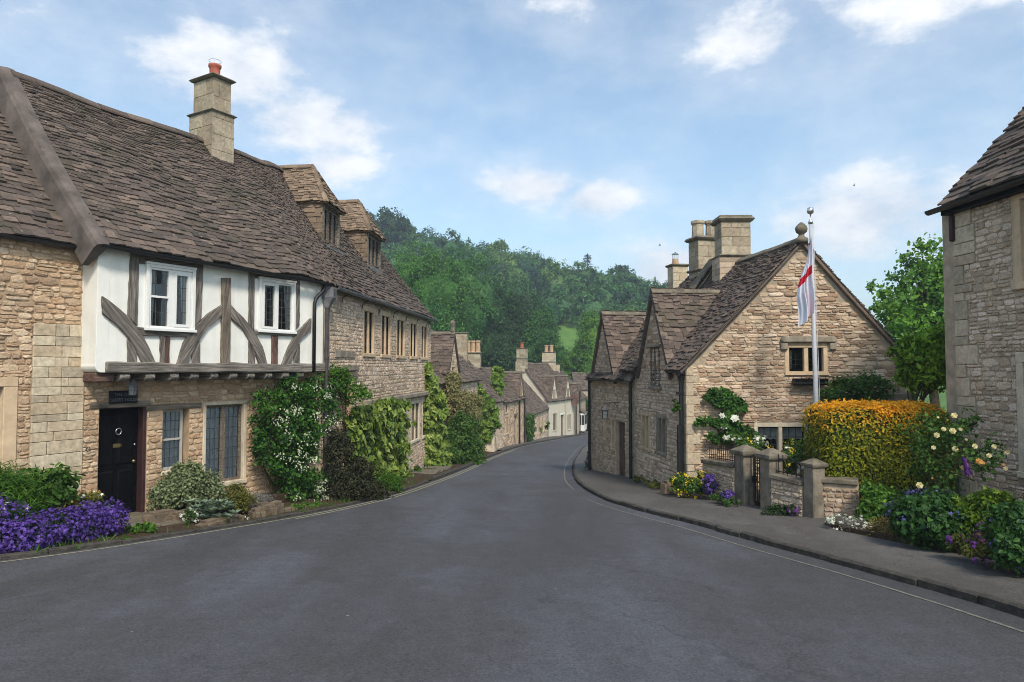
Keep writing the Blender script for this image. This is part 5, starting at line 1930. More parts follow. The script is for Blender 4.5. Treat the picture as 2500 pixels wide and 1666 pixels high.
# ================================================================== COTTAGES DOWN THE STREET
def cottage(name, label, fr, L, depth, ze, zr, wall='rubble_pale', render=None, wins=(), doors=(), tiles='slate_pale', seed=1, near_gable=True, e=(.14, .09, .25, .17), stone=(.07, .15), stones=True, t=None, pipes=(), winkind='oak_old', extra_holes=(), nind=0, gable_stones=True, sind=0, gmat=None):
    T = Thing(name, label, 'house', fr.P(L / 2, gz(fr.P(L / 2, 0).y)))
    g = lambda a: gz(fr.P(a, 0).y) + .05
    H = list(extra_holes)
    for (a0, z0, w_, h_, nl) in wins:
        zz = z0
        H.append(surround(T, fr, a0, a0 + w_, zz, zz + h_, .09, .12, .08, .02, .05, 'ashlar' if not render else 'render_cream', [a0 + w_ * k / nl for k in range(1, nl)], .05))
        window(T, fr, a0 + .002, a0 + w_ - .002, zz + .002, zz + h_ - .002, nl, -.02, .02, winkind, .03, (2, 4), None, None, mull=.05, panes=False, lattice='black_iron')
    for (a0, w_, h_, dm_) in doors:
        z0 = g(a0) + .05
        H.append((a0 - .01, a0 + w_ + .01, -99, z0 + h_))
        mb = MB(); mb.box(fr, a0, a0 + w_, z0 - .1, z0 + h_ - .01, -.18, -.12); mb.build('door', dm_, T)
        mb = MB(); mb.box(fr, a0 - .12, a0 + w_ + .12, z0 + h_ + .004, z0 + h_ + .16, -.1, .03); mb.build('lintel', 'oak_old' if not render else 'white_paint', T)
    mb = MB()
    wall_mesh(mb, fr, 0, L, lambda a: g(a) - .5, lambda a: ze, H, .35)
    G = Fr((fr.P(0, 0, -depth).x, fr.P(0, 0, -depth).y), (fr.n.x, fr.n.y))
    tri = lambda a: ze + (zr - ze) * max(0, 1 - abs(a - depth / 2) / (depth / 2))
    wall_mesh(mb, G, 0, depth, lambda a: g(0) - .6, lambda a: tri(a) - .02, [], .3, breaks=[depth / 2])
    G2 = Fr((fr.P(L, 0, 0).x, fr.P(L, 0, 0).y), (-fr.n.x, -fr.n.y))
    wall_mesh(mb, G2, 0, depth, lambda a: g(L) - .6, lambda a: tri(a) - .02, [], .3, breaks=[depth / 2])
    wo_ = mb.build('wall', render or 'mortar_grey', T)
    if stones and not render:
        ms = stone_mats(fr, 0, L, g, lambda a: ze - .02, H, stone[0], stone[1], (1.1, 2.8), .022, .012, seed=seed)
        if gable_stones: ms += stone_mats(G, 0, depth, lambda a: g(0), lambda a: tri(a) - .05, [], stone[0], stone[1], (1.1, 2.8), .022, .012, seed=seed + 1)
        pieces('stone', wall).emit(ms, wo_, sind)
    ov, vg = .16, .10
    sl = (zr - ze) / (depth / 2)
    Pf = quadP(fr.P(-vg, ze - ov * sl + .03, ov), fr.P(L + vg, ze - ov * sl + .03, ov), fr.P(L + vg, zr + .03, -depth / 2), fr.P(-vg, zr + .03, -depth / 2), .04)
    Pb = quadP(fr.P(L + vg, ze - ov * sl + .03, -depth - ov), fr.P(-vg, ze - ov * sl + .03, -depth - ov), fr.P(-vg, zr + .03, -depth / 2), fr.P(L + vg, zr + .03, -depth / 2), .04)
    rf = roof_slope(T, Pf, tiles, nind, *e, seed)
    surf(Pb, 8, 4).build('back_roof', tiles, T)
    ridge_caps(rf, [Pf(k / 8, 1) + Vector((0, 0, .04)) for k in range(9)], 'slate_pale', .45, .14, .1, joined=True)
    for (a, z0, z1) in pipes:
        mb = MB(); mb.tube([fr.P(a, z1, .10), fr.P(a, z0, .10)], .05, 8); mb.build('downpipe', 'black_iron', T)
    return T, g


def cross_gable(T, fr, a0, a1, zb, ze, za, back, tiles='slate_pale', wall='rubble_pale', render=None, win=None, nind=(0, 0), e=(.17, .10, .30, .2), seed=5, ov=.10, stone=(.07, .14), proud=.012, verge=.07, sind=0, finial=None, thick=.3, near_only=False):
    """gabled dormer or wing whose face stands in the street wall; a grows along the wall"""
    am = (a0 + a1) / 2
    tri = lambda a: ze + (za - ze) * max(0, 1 - abs(a - am) / ((a1 - a0) / 2))
    H = []
    if win:
        wa0, wz0, ww, wh, nl = win
        H.append(surround(T, fr.shifted(proud), wa0, wa0 + ww, wz0, wz0 + wh, .07, .1, .07, .015, .05, render or 'ashlar', [wa0 + ww * k / nl for k in range(1, nl)], .05))
        window(T, fr.shifted(proud), wa0 + .002, wa0 + ww - .002, wz0 + .002, wz0 + wh - .002, nl, -.02, .02, 'oak_old', .03, (2, 5), None, None, mull=.05, panes=False, lattice='black_iron')
    mb = MB(); wall_mesh(mb, fr, a0, a1, lambda a: zb, tri, H, thick, breaks=[am], d=proud)
    gf = mb.build('gable', render or 'mortar_grey', T)
    if not render:
        ms = stone_mats(fr, a0, a1, lambda a: zb, lambda a: tri(a) - .03, H, stone[0], stone[1], (1.0, 2.6), .022, .010, seed=seed, d=proud)
        pieces('stone', wall).emit(ms, gf, sind)
    sl = (za - ze) / ((a1 - a0) / 2)
    el0, el1 = fr.P(a0 - ov, ze - ov * sl + .03, -back), fr.P(a0 - ov, ze - ov * sl + .03, verge)
    er0, er1 = fr.P(a1 + ov, ze - ov * sl + .03, -back), fr.P(a1 + ov, ze - ov * sl + .03, verge)
    rb, rf = fr.P(am, za + .04, -back), fr.P(am, za + .04, verge)
    for i, Pq in enumerate((quadP(el0, el1, rf, rb, .012), quadP(er1, er0, rb, rf, .012))):
        b_ = surf(Pq, 6, 4).build('gable_roof', tiles, T)
        pieces('tile', tiles).emit(tile_mats(Pq, max(.5, (Pq(.5, 1) - Pq(.5, 0)).length), 1, *e, .024, seed + 7 * i), b_, nind[i])
    ridge_caps(b_, [rb + Vector((0, 0, .03)), rf + Vector((0, 0, .03))], 'coping', .4, .12, .09)
    if finial:
        mb = MB(); mb.lathe(rf + Vector((0, 0, 0)) - fr.n * .12, finial, 10); mb.build('finial', 'coping', T, smooth=True)
    return gf


# creeper cottage just past the long house
FC = Fr((-3.30, 27.6), (.148, 1.0))
T, g = cottage('creeper_cottage', 'rubble cottage with a stone finial gable, half hidden by creepers', FC, 9.7, 5.0, -.52, 2.0, 'rubble_pale', seed=11,
               wins=[(6.2, -2.6, .9, 1.1, 2)], e=(.2, .12, .36, .24), gable_stones=False)
ga = FC.at(1106, 900)[0]
cross_gable(T, FC, ga - 1.05, ga + 1.05, -1.2, -.1, 1.62, 2.3, 'slate_pale', win=(ga - .3, -.75, .6, .8, 2), seed=12, nind=(60, 0), e=(.2, .14, .40, .28), verge=.1, sind=0,
            finial=[(.10, 0), (.12, .1), (.09, .14), (.10, .3), (.14, .42), (.12, .52), (.03, .58)])

# ivy-gabled cottage
FD = Fr((-1.0, 37.5), (.12, 1.0))
T, g = cottage('ivy_cottage', 'stone cottage with twin chimney stacks and creeper hanging from its gable', FD, 3.9, 4.9, -1.75, .72, 'rubble_pale', seed=13, e=(.17, .11, .3, .2), nind=40, gmat='ashlar')
ca = FD.P(3.0, 0, -2.45)
chimney(T, (FD.P(3.3, 0, -2.45).x, FD.P(3.3, 0, -2.45).y), FD.n, -.2, 2.08, .72, .5, [(2.08, .06, .08)], 0, 'chimney_block', course=.24, ind=12)
cp = FD.P(7.6, 0, -2.5)
chimney(T, (cp.x, cp.y), FD.n, -.6, 1.0, .98, .6, [(.98, .07, .09), (-.02, .06, .08)], 3, 'chimney_block', poth=.78, potr=.16, ind=10)
mb = MB(); mb.box(Fr((FD.P(0, 0, -.5).x, FD.P(0, 0, -.5).y), (FD.n.x, FD.n.y)), 0, .55, gz(37.5) - .2, -3.2, -.05, .12); mb.build('buttress', 'ashlar_pale', T, bevel=.06)

# small brownish cottage with lamp and downpipes
FE = Fr((-.66, 41.4), (.215, 1.0))
T, g = cottage('narrow_cottage', 'narrow rubble cottage with two black downpipes and a gabled dormer', FE, 7.1, 4.6, -2.0, .0, 'rubble_brown', seed=15, e=(.17, .11, .3, .2),
               wins=[(1.3, -4.05, .6, 1.0, 2), (1.2, -2.75, .5, .5, 1)], doors=[(3.9, .8, 1.85, 'oak_red')], pipes=[(5.15, -5.3, -1.9), (6.95, -5.3, -1.9)])
cross_gable(T, FE, 5.3, 6.8, -2.1, -1.9, -.28, 2.2, 'slate_pale', win=(5.7, -2.0, .7, .8, 2), seed=16, verge=.08)
mb = MB()
cp = FE.P(.1, 0, -2.3)
mb.lathe((cp.x - .4, cp.y, .3), [(.14, -.6), (.14, .5), (.17, .52), (.17, .62), (.1, .65)], 10); mb.build('chimney_pot', 'terracotta', T)

# low cottage
FF_ = Fr((.92, 48.9), (.196, 1.0))
T, g = cottage('low_cottage', 'low pale stone cottage with a deep roof before the cream house', FF_, 11.2, 5.4, -3.35, -.38, 'rubble_pale', seed=17, e=(.18, .12, .34, .24),
               wins=[(3.2, -5.05, 1.0, 1.25, 2), (6.2, -5.2, .8, 1.2, 2), (8.2, -5.3, .8, 1.2, 2)])

# cream rendered house
FG = Fr((3.12, 60.0), (.394, .919))
T, g = cottage('cream_house', 'cream rendered house with two pointed dormers', FG, 7.6, 5.0, -2.75, .43, render='render_cream', seed=19, e=(.18, .12, .34, .24), stones=False,
               wins=[(1.3, -5.55, 1.05, 1.5, 3), (5.4, -5.8, 1.0, 1.4, 3)], doors=[(3.55, .85, 1.9, 'oak_old')])
for a in (1.75, 5.55):
    cross_gable(T, FG, a - .72, a + .72, -3.0, -2.5, -.72, 2.6, 'slate_pale', render='render_cream', win=(a - .3, -2.95, .6, 1.05, 2), seed=21, verge=.04, ov=.05)
cp = FG.P(.2, 0, -2.5)
C = chimney(T, (cp.x, cp.y), FG.n, -.3, 1.75, .80, .7, [(1.75, .06, .08), (.85, .05, .07)], 1, 'chimney_block', 'terracotta', .5, .16, ind=6)
cp = FG.P(7.2, 0, -2.5)
chimney(T, (cp.x, cp.y), FG.n, -.5, 1.55, 1.2, .7, [(1.55, .07, .09), (.6, .06, .08)], 2, 'dressed_block', 'buff_pot', .7, .2, ind=6)
for a in (.05, 4.65):
    mb = MB(); mb.tube([FG.P(a, -2.8, .08), FG.P(a, -6.2, .08)], .045, 6); mb.build('downpipe', 'grey_paint', T)

# far row
FH = Fr((6.2, 67.3), (.22, 1.0))
T, g = cottage('far_cottage', 'farthest stone cottage in the row with two thin gables and white bay window', FH, 9.5, 5.2, -3.1, -.35, 'rubble_pale', seed=23, e=(.2, .14, .4, .3), stones=False, wins=[(.8, -6.0, .6, 1.2, 1)], pipes=[(.12, -6.6, -3.0)])
for a in (1.6, 3.8):
    cross_gable(T, FH, a - .6, a + .6, -3.4, -2.9, -1.55, 2.4, 'slate_pale', seed=25, verge=.06, stone=(.12, .2))
mb = MB(); mb.box(FH, 3.2, 5.4, -6.4, -4.6, 0, .55); bay = mb.build('bay_window', 'white_paint', T)
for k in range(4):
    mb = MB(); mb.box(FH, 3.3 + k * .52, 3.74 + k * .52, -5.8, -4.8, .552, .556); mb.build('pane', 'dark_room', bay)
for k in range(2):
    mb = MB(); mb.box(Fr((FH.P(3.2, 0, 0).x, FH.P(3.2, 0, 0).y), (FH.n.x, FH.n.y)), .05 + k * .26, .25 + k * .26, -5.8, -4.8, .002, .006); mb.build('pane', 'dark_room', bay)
Pq = quadP(FH.P(3.1, -4.58, .65), FH.P(5.5, -4.58, .65), FH.P(5.5, -4.2, .05), FH.P(3.1, -4.2, .05))
surf(Pq, 4, 2).build('bay_roof', 'slate_pale', T)
for a, w_ in ((2.4, .55), (6.2, .95)):
    cp = FH.P(a, 0, -2.9); chimney(T, (cp.x, cp.y), FH.n, -1.5, .25 + .1 * a / 4, w_, .5, [(.25 + .1 * a / 4, .06, .1)], 0, 'dressed_block', ind=0)
FX = Fr((2.6, 71), (.3, 1))
T, g = cottage('rear_cottage', 'grey roofed cottage behind the row showing only roof and stacks', FX, 4, 4, -2.2, -.2, 'rubble_grey', seed=29, e=(.2, .14, .4, .3), stones=False)
for a in (.3, 1.2):
    cp = FX.P(a, 0, -2.0); chimney(T, (cp.x, cp.y), FX.n, -.5, .62 + .15 * a, .6 + .3 * a, .5, [(.62 + .15 * a, .05, .1)], 0, 'dressed_block', ind=0)

# building that closes the street
FZ = Fr((8.2, 88), (1, .06))
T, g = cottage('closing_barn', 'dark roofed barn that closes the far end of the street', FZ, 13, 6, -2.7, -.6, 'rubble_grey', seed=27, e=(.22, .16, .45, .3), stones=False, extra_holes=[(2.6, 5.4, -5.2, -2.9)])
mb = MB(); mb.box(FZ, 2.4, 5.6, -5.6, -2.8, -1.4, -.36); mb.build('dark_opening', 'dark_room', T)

# inn sign on a post by the far cottage
sp = at(1416, 1060, 66.0); sz = gz(66) + .1
T = Thing('post_sign', 'dark shield-shaped sign hung from a post beyond the cream house', 'sign', (sp.x, 66, sz))
mb = MB(); mb.tube([(sp.x, 66, sz), (sp.x, 66, sz + 4.2)], .06, 8); mb.tube([(sp.x, 66, sz + 4.1), (sp.x - .5, 66, sz + 4.1)], .035, 6); mb.tube([(sp.x - .5, 66, sz + 4.1), (sp.x - .5, 66, sz + 3.9)], .02, 5); mb.build('post', 'black_iron', T)
fs = Fr((sp.x - .72, 65.95), (1, 0))
mb = MB(); mb.prism(fs, [(-.1, sz + 3.9), (.55, sz + 3.9), (.55, sz + 3.2), (.45, sz + 2.9), (.22, sz + 2.7), (0, sz + 2.9), (-.1, sz + 3.2)], -.05, .0); mb.build('sign_board', 'oak_red', T)

# street lamp past the bend
lx = at(1455, 1080, 45.0).x; lz = gz(45) + .11
T = Thing('street_lamp', 'black lamp post with glass lantern on the far bend of the pavement', 'street lamp', (lx, 45, lz))
mb = MB(); mb.lathe((lx, 45, lz), [(.13, 0), (.13, .3), (.08, .36), (.06, .5), (.05, 1.9), (.07, 1.95), (.04, 2.05), (.04, 2.25)], 10); mb.build('post', 'black_iron', T)
lantern(T, Vector((lx, 45, lz + 2.95)), 1.7, 'black_iron')


# ================================================================== COTTAGES ON THE RIGHT
# gable cottage: front gable faces the viewer, side wall runs along the pavement (u points back towards the viewer)
RG = Fr((4.04, 15.8), (1.0, 0.0))                      # gable plane
RSd = Vector((3.57 - 4.04, 19.7 - 15.8, 0)).normalized()
RS = Fr((4.04 + RSd.x * 4.0, 15.8 + RSd.y * 4.0), (-RSd.x, -RSd.y))   # side wall, a = 0 far end, a = 4 at the gable corner
GW = 5.2
gR = lambda a: gz(15.8) + .08
gRS = lambda a: gz(RS.P(a, 0).y) + .08
zA = RG.at(1955, 590)[1]; zE = .06
apx = RG.at(1955, 590)[0]
GC = Thing('gable_cottage', 'rubble stone cottage with tall gable facing the road and ball finial', 'house', RG.P(2.5, gR(0)))
gt = lambda a: zE + (zA - zE) * (a / apx if a < apx else max(0, 1 - (a - apx) / (GW - apx)))
Z5r = lambda x, y: (1700 + x / 3.4844, 850 + y / 3.4844)
Z4r = lambda x, y: (1750 + x / 3.92, 500 + y / 3.92)
Z3r = lambda x, y: (1430 + x / 3.92, 850 + y / 3.92)
Z2r = lambda x, y: (1430 + x / 3.92, 500 + y / 3.92)
# upper window
ua0, uz1 = RG.at(*Z4r(690, 1370)); ua1, uz0 = RG.at(*Z5r(1082, 200))
hU = surround(GC, RG, ua0, ua1, uz0, uz1, .10, .12, .09, .015, .16, 'ashlar', [RG.at(*Z5r(935, 100))[0]], .10)
window(GC, RG, ua0 + .002, ua1 - .002, uz0 + .002, uz1 - .002, 2, -.09, .03, 'black_paint', .04, (2, 4), {0: .025, 1: .025}, ('curtain', .3), mull=.10, lattice='black_iron')
mb = MB()
hh0, hh1 = RG.at(*Z4r(612, 1300))[0], RG.at(*Z4r(1125, 1300))[0]
hz = uz1 + .12
mb.prism(RG, [(hh0, hz + .0), (hh1, hz), (hh1 + .03, hz + .05), (hh1 - .02, hz + .14), (hh0 + .02, hz + .14), (hh0 - .03, hz + .05)], 0, .11)
mb.build('hood_mould', 'ashlar_weathered', GC, bevel=.02)
for x in (hh0 - .02, hh1 - .14):
    mb = MB(); mb.box(RG, x, x + .16, hz - .17, hz - .002, 0, .085); mb.build('label_stop', 'ashlar_weathered', GC, bevel=.02)
# lower window
la0, lz1 = RG.at(*Z5r(522, 672)); la1 = RG.at(*Z5r(930, 672))[0]; lz0 = RG.at(*Z5r(700, 985))[1]
hL = surround(GC, RG, la0, la1, lz0, lz1, .09, .10, .09, .02, .16, 'ashlar_pale', [RG.at(*Z5r(715, 700))[0]], .09)
window(GC, RG, la0 + .002, la1 - .002, lz0 + .002, lz1 - .002, 2, -.10, .025, 'black_paint', .04, (3, 4), None, None, mull=.09, lattice='lead_came')
mb = MB(); n_ = 30
for j in range(2):
    for k in range(n_ + 1): mb.v.append(RG.P(la0 + (la1 - la0) * k / n_, lz1 - (.28 + .03 * abs(math.sin(k * .8)) if j else 0), -.19 + .01 * math.sin(k)))
for k in range(n_): mb.f.append((k, k + 1, n_ + 2 + k, n_ + 1 + k))
mb.build('pelmet_curtain', 'curtain', GC, smooth=True)
Hs = [hU, hL, (hh0 - .04, hh1 + .04, hz, hz + .14)]
mb = MB()
wall_mesh(mb, RG, 0, GW, lambda a: gR(a) - .4, lambda a: gt(a) - .02, [hU, hL], .4, breaks=[apx])
# side wall with its windows
sw = []
wv = [((540, 650), (606, 960), 2, 'oak_old', 'ashlar'), ((688, 675), (768, 1005), 2, 'black_paint', 'ashlar_weathered')]
for (p, q, nl, fm, sm) in wv:
    x0 = RS.at(*Z3r(*p))[0]; x1 = RS.at(*Z3r(*q))[0]
    x0, x1 = min(x0, x1), max(x0, x1)
    zz1 = RS.at(*Z3r((p[0] + q[0]) / 2, p[1]))[1]; zz0 = RS.at(*Z3r((p[0] + q[0]) / 2, q[1] - 10))[1]
    sw.append(surround(GC, RS, x0, x1, zz0, zz1, .08, .10, .08, .02, .15, sm, [(x0 + x1) / 2], .07))
    window(GC, RS, x0 + .002, x1 - .002, zz0 + .002, zz1 - .002, 2, -.09, .03, fm, .04, (2, 4), None, None, mull=.07, panes=False)
wall_mesh(mb, RS, -.02, 4.0, lambda a: gRS(a) - .4, lambda a: zE + .02, sw, .4)
# plain far side
FSd = Fr((RG.P(GW, 0).x, 15.8), (-.12, 1.0))
wall_mesh(mb, FSd, 0, 4.4, lambda a: gR(0) - .4, lambda a: zE, [], .3)
gcw = mb.build('wall', 'mortar_grey', GC)
ms = stone_mats(RG, .02, GW, gR, lambda a: gt(a) - .04, Hs, .045, .10, (1.6, 4.2), .026, .008, seed=101)
pieces('stone', 'rubble_brown').emit(ms, gcw, 240)
ms = stone_mats(RS, 0, 3.9, gRS, lambda a: zE, sw, .055, .11, (1.0, 2.2), .022, .010, seed=103)
pieces('stone', 'rubble_pale').emit(ms, gcw, 55)
# quoins at the corner
qm = []
z = gR(0) - .05
i = 0
while z < zE - .05:
    h = random.uniform(.16, .30)
    w1_, w2_ = (.30, .16) if i % 2 else (.16, .30)
    qm.append((RG.mat(w1_ / 2 - .014, z + h / 2, 0) @ Matrix.Diagonal((w1_, h - .012, .03, 1)), 1))
    qm.append((RS.mat(4.0 - w2_ / 2 + .014, z + h / 2, 0) @ Matrix.Diagonal((w2_, h - .012, .03, 1)), 1))
    z += h; i += 1
pieces('block', 'dressed_block').emit(qm, gcw, 40)
# main roof: ridge runs back from the gable
bk = Vector((-.12, 1.0, 0)).normalized()
A = RG.P(-.20, zE - .12, .10); Rf = RG.P(apx, zA + .03, .10); Bq = RG.P(GW + .2, zE - .15, .10)
LB = 5.0
Pl = quadP(A + bk * LB, A, Rf, Rf + bk * LB, .035)
Pr = quadP(Bq, Bq + bk * LB, Rf + bk * LB, Rf, .035)
wf_ = RS.at(*Z2r(655, 900))[0]


def under_wing(P):
    def f(t_, v):
        p = P(t_, v)
        a_ = (p - RS.O).dot(RS.u); d_ = (p - RS.O).dot(RS.n)
        return abs(a_ - wf_) < 1.50 and p.z < 2.02 - (2.02 / 1.22) * abs(a_ - wf_) - .02 and d_ > -3.2
    return f


rl = roof_slope(GC, Pl, 'slate_tile', 270, .125, .072, .25, .16, 111, skip=under_wing(Pl), thick=.022)
rr = roof_slope(GC, Pr, 'slate_tile', 30, .125, .072, .25, .16, 113)
ridge_caps(rl, [Rf + bk * (LB * k / 6) + Vector((0, 0, .04)) for k in range(7)], 'coping', .45, .13, .1)
# verge fillet under the slates
for (e0_, e1_) in ((A, Rf), (Bq, Rf)):
    mb = MB(); dn = Vector((0, 0, -.07))
    mb.hexa([e0_ + dn * 1.6 + Vector((0, .02, 0)), e1_ + dn * 1.6 + Vector((0, .02, 0)), e1_ + dn * 1.6 + Vector((0, .12, 0)), e0_ + dn * 1.6 + Vector((0, .12, 0)), e0_ + dn * .5 + Vector((0, .02, 0)), e1_ + dn * .5 + Vector((0, .02, 0)), e1_ + dn * .5 + Vector((0, .12, 0)), e0_ + dn * .5 + Vector((0, .12, 0))])
    mb.build('verge', 'mortar_fillet', GC)
# ball finial
mb = MB(); mb.lathe(Rf + Vector((0, .06, -.02)), [(.15, -.05), (.15, .05), (.09, .08), (.06, .13), (.07, .16), (.12, .20), (.14, .27), (.125, .33), (.07, .39), (.02, .43)], 14); mb.build('finial', 'coping', GC, smooth=True)
# window wing gable on the street side
wf0 = RS.at(*Z2r(655, 900))[0]
wa0_ = RS.at(1640, 880)[0]; wa1_ = RS.at(1562, 880)[0]
w_lo, w_hi = min(wa0_, wa1_), max(wa0_, wa1_)
wm = wf0
hw_ = 1.22
x0 = RS.at(*Z3r(635, 100))[0]; x1 = RS.at(*Z3r(718, 100))[0]; x0, x1 = min(x0, x1), max(x0, x1)
zz1 = RS.at(1605, 848)[1]; zz0 = RS.at(1605, 944)[1]
cross_gable(GC, RS, wm - hw_, wm + hw_, zE - .02, .0, 2.02, 2.6, 'slate_pale', 'rubble_brown', win=None, seed=117, nind=(0, 120), e=(.17, .10, .28, .19), sind=30, verge=.10, proud=.014, ov=.16)
window(GC, RS, x0, x1, zz0, zz1, 2, .05, .04, 'oak_old', .07, (2, 6), None, None, mull=.05, panes=False, name='gable_window', lattice='black_iron', room=.02)
mb = MB(); mb.box(RS, x0 - .1, x1 + .1, zz0 - .08, zz0 - .002, 0, .1); mb.build('sill', 'ashlar_weathered', GC, bevel=.01)
mb = MB(); mb.box(RS, x0 - .14, x1 + .14, zz1 + .002, zz1 + .07, 0, .13); mb.build('window_hood', 'ashlar_weathered', GC, bevel=.01)
# gutter, hopper and twin pipes at the corner
gutter(GC, [RS.P(wm + hw_ + .1, zE - .10, .16), RS.P(4.15, zE - .13, .16)], .055)
mb = MB(); mb.box(RS, wm - hw_ - .02, 4.0, zE - .5, zE - .1, -.02, .004)
for (aa, dd_, zt_) in ((3.86, .09, zE - .12), (4.0, .20, -1.3)):
    mb = MB(); mb.tube([RS.P(aa, zt_, dd_), RS.P(aa, gRS(4) - .1, dd_)], .048, 10)
    for zz in (-.6, -1.7): mb.tube([RS.P(aa, zz, dd_), RS.P(aa, zz + .06, dd_)], .06, 10)
    mb.build('downpipe', 'black_iron', GC)
hx = RS.P(3.86, 0, .09)
mb = MB(); mb.lathe((hx.x, hx.y, zE - .45), [(.055, 0), (.07, .1), (.11, .22), (.14, .26), (.14, .34)], 4); mb.build('rainwater_head', 'black_iron', GC)
# chimney stacks behind the ridge
c1 = Vector((6.27, 19.3)); 
C = chimney(GC, c1, (1, .0), 2.0, 3.15, .96, .75, [], 0, 'rubble_grey', blocks=True, course=.16, ind=20)
C = chimney(GC, c1, (1, .0), 3.15, 4.12, .82, .66, [(3.10, .10, .09), (4.12, .10, .12)], 0, 'chimney_block', course=.25, ind=40)
mb = MB(); mb.box(Fr((c1.x - .45, c1.y - .37), (1, 0)), 0, .9, 4.245, 4.29, -.74, 0); mb.build('cap_slab', 'coping', C)

# ------------------------------------------------------------------ taller cottage behind it
R2d = Vector((2.86 - 3.57, 23.4 - 19.7, 0)).normalized()
L2_ = 4.2
R2 = Fr((3.57 + R2d.x * L2_, 19.75 + R2d.y * L2_), (-R2d.x, -R2d.y))       # a = 0 far end, a = L2_ at the join
g2 = lambda a: gz(R2.P(a, 0).y) + .08
TC = Thing('lantern_cottage', 'stone cottage with a brown door and wall lantern behind the gable cottage', 'house', R2.P(2, g2(2)))
hs = []
p0 = R2.at(*Z3r(292, 800))[0]; p1 = R2.at(*Z3r(318, 800))[0]; p0, p1 = min(p0, p1), max(p0, p1)
zt_ = R2.at(*Z3r(305, 700))[1]
p1 = p0 + .78
hs.append((p0, p1, -9, zt_))
mb = MB(); mb.box(R2, p0 + .01, p1 - .01, g2(p0) - .1, zt_ - .01, -.16, -.1); dr = mb.build('door', 'oak_red', TC, M=R2.mat(p0, -2, -.1) @ Matrix.Rotation(R(90), 4, 'Z'))
for (zx0, zx1, zy0, zy1) in ((245, 278, 690, 960), (172, 190, 670, 860)):
    x0 = R2.at(*Z3r(zx0, 800))[0]; x1 = R2.at(*Z3r(zx1, 800))[0]; x0, x1 = min(x0, x1), max(x0, x1)
    zz1 = R2.at(*Z3r((zx0 + zx1) / 2, zy0))[1]; zz0 = R2.at(*Z3r((zx0 + zx1) / 2, zy1))[1]
    hs.append(surround(TC, R2, x0 + .06, x1 - .06, zz0, zz1, .07, .09, .07, .02, .13, 'ashlar'))
    window(TC, R2, x0 + .062, x1 - .062, zz0 + .002, zz1 - .002, 1, -.09, .03, 'oak_old', .04, (2, 4), None, None, panes=False)
mb = MB()
wall_mesh(mb, R2, 0, L2_, lambda a: g2(a) - .4, lambda a: -.16, hs, .35)
# gable parapet rising over the neighbour's roof
PG = Fr((R2.P(L2_, 0, 0).x, R2.P(L2_, 0, 0).y), (1.0, .26))
ah = 2.75; zP = 3.25
pt = lambda a: -.16 + (zP + .16) * max(0, 1 - abs(a - ah) / ah)
wall_mesh(mb, PG, 0, 2 * ah, lambda a: -3.3, pt, [], .3, breaks=[ah])
FE2 = Fr((R2.P(0, 0, -5.6).x, R2.P(0, 0, -5.6).y), (R2.n.x, R2.n.y))
wall_mesh(mb, Fr((R2.P(0, 0, 0).x, R2.P(0, 0, 0).y), (-R2.n.x, -R2.n.y)), 0, 5.5, lambda a: -4.2, lambda a: -.16, [], .3)
tcw = mb.build('wall', 'mortar_grey', TC)
ms = stone_mats(R2, 0, L2_, g2, lambda a: -.2, hs, .055, .12, (1.0, 2.4), .022, .010, seed=121)
ms += stone_mats(PG, 0, ah + .4, lambda a: .9, lambda a: pt(a) - .03, [], .05, .10, (1.4, 3.4), .022, .010, seed=122)
pieces('stone', 'rubble_grey').emit(ms, tcw, 80)
# roof slopes
ev = R2.P(L2_, -.34, .16); ev2 = R2.P(-.15, -.34, .16)
rg1 = PG.P(ah, zP + .02, 0); rg2 = rg1 + Vector((R2d.x, R2d.y, 0)) * 1.2
Pm = quadP(ev2, ev, rg1, rg2, .03)
rm = roof_slope(TC, Pm, 'slate_tile', 60, .18, .1, .32, .2, 123)
ev3 = PG.P(2 * ah + .15, -.3, 0)
surf(quadP(ev3, ev3 + Vector((R2d.x, R2d.y, 0)) * L2_, rg2, rg1), 6, 4).build('back_roof', 'slate_tile', TC)
hp = quadP(ev3 + Vector((R2d.x, R2d.y, 0)) * L2_, ev2, rg2, rg2, .02)
surf(hp, 6, 4).build('hip_roof', 'slate_tile', TC)
ridge_caps(rm, [rg1 + Vector((0, 0, .05)), rg2 + Vector((0, 0, .05))], 'coping', .45, .13, .1)
# raking coping on the parapet
cpl = []
nC = 6
for k in range(nC):
    f0, f1 = k / nC, (k + 1) / nC - .012
    a_, b_ = PG.P(-.22 + (ah + .1) * f0, -.42 + (zP + .46) * f0, .06), PG.P(-.22 + (ah + .1) * f1, -.42 + (zP + .46) * f1, .06)
    up = Vector((0, 0, .09)); bkv = -PG.n * .36
    mb = MB(); mb.hexa([a_, b_, b_ + bkv, a_ + bkv, a_ + up, b_ + up, b_ + bkv + up, a_ + bkv + up]); mb.build('coping_stone', 'coping', TC, bevel=.012)
# farther cross gable
am_ = R2.at(*Z2r(172, 1060))[0]
cross_gable(TC, R2, am_ - 1.2, am_ + 1.2, -.5, -.3, 1.80, 3.4, 'slate_pale', 'rubble_grey', seed=127, nind=(0, 100), e=(.18, .11, .32, .22), verge=.1)
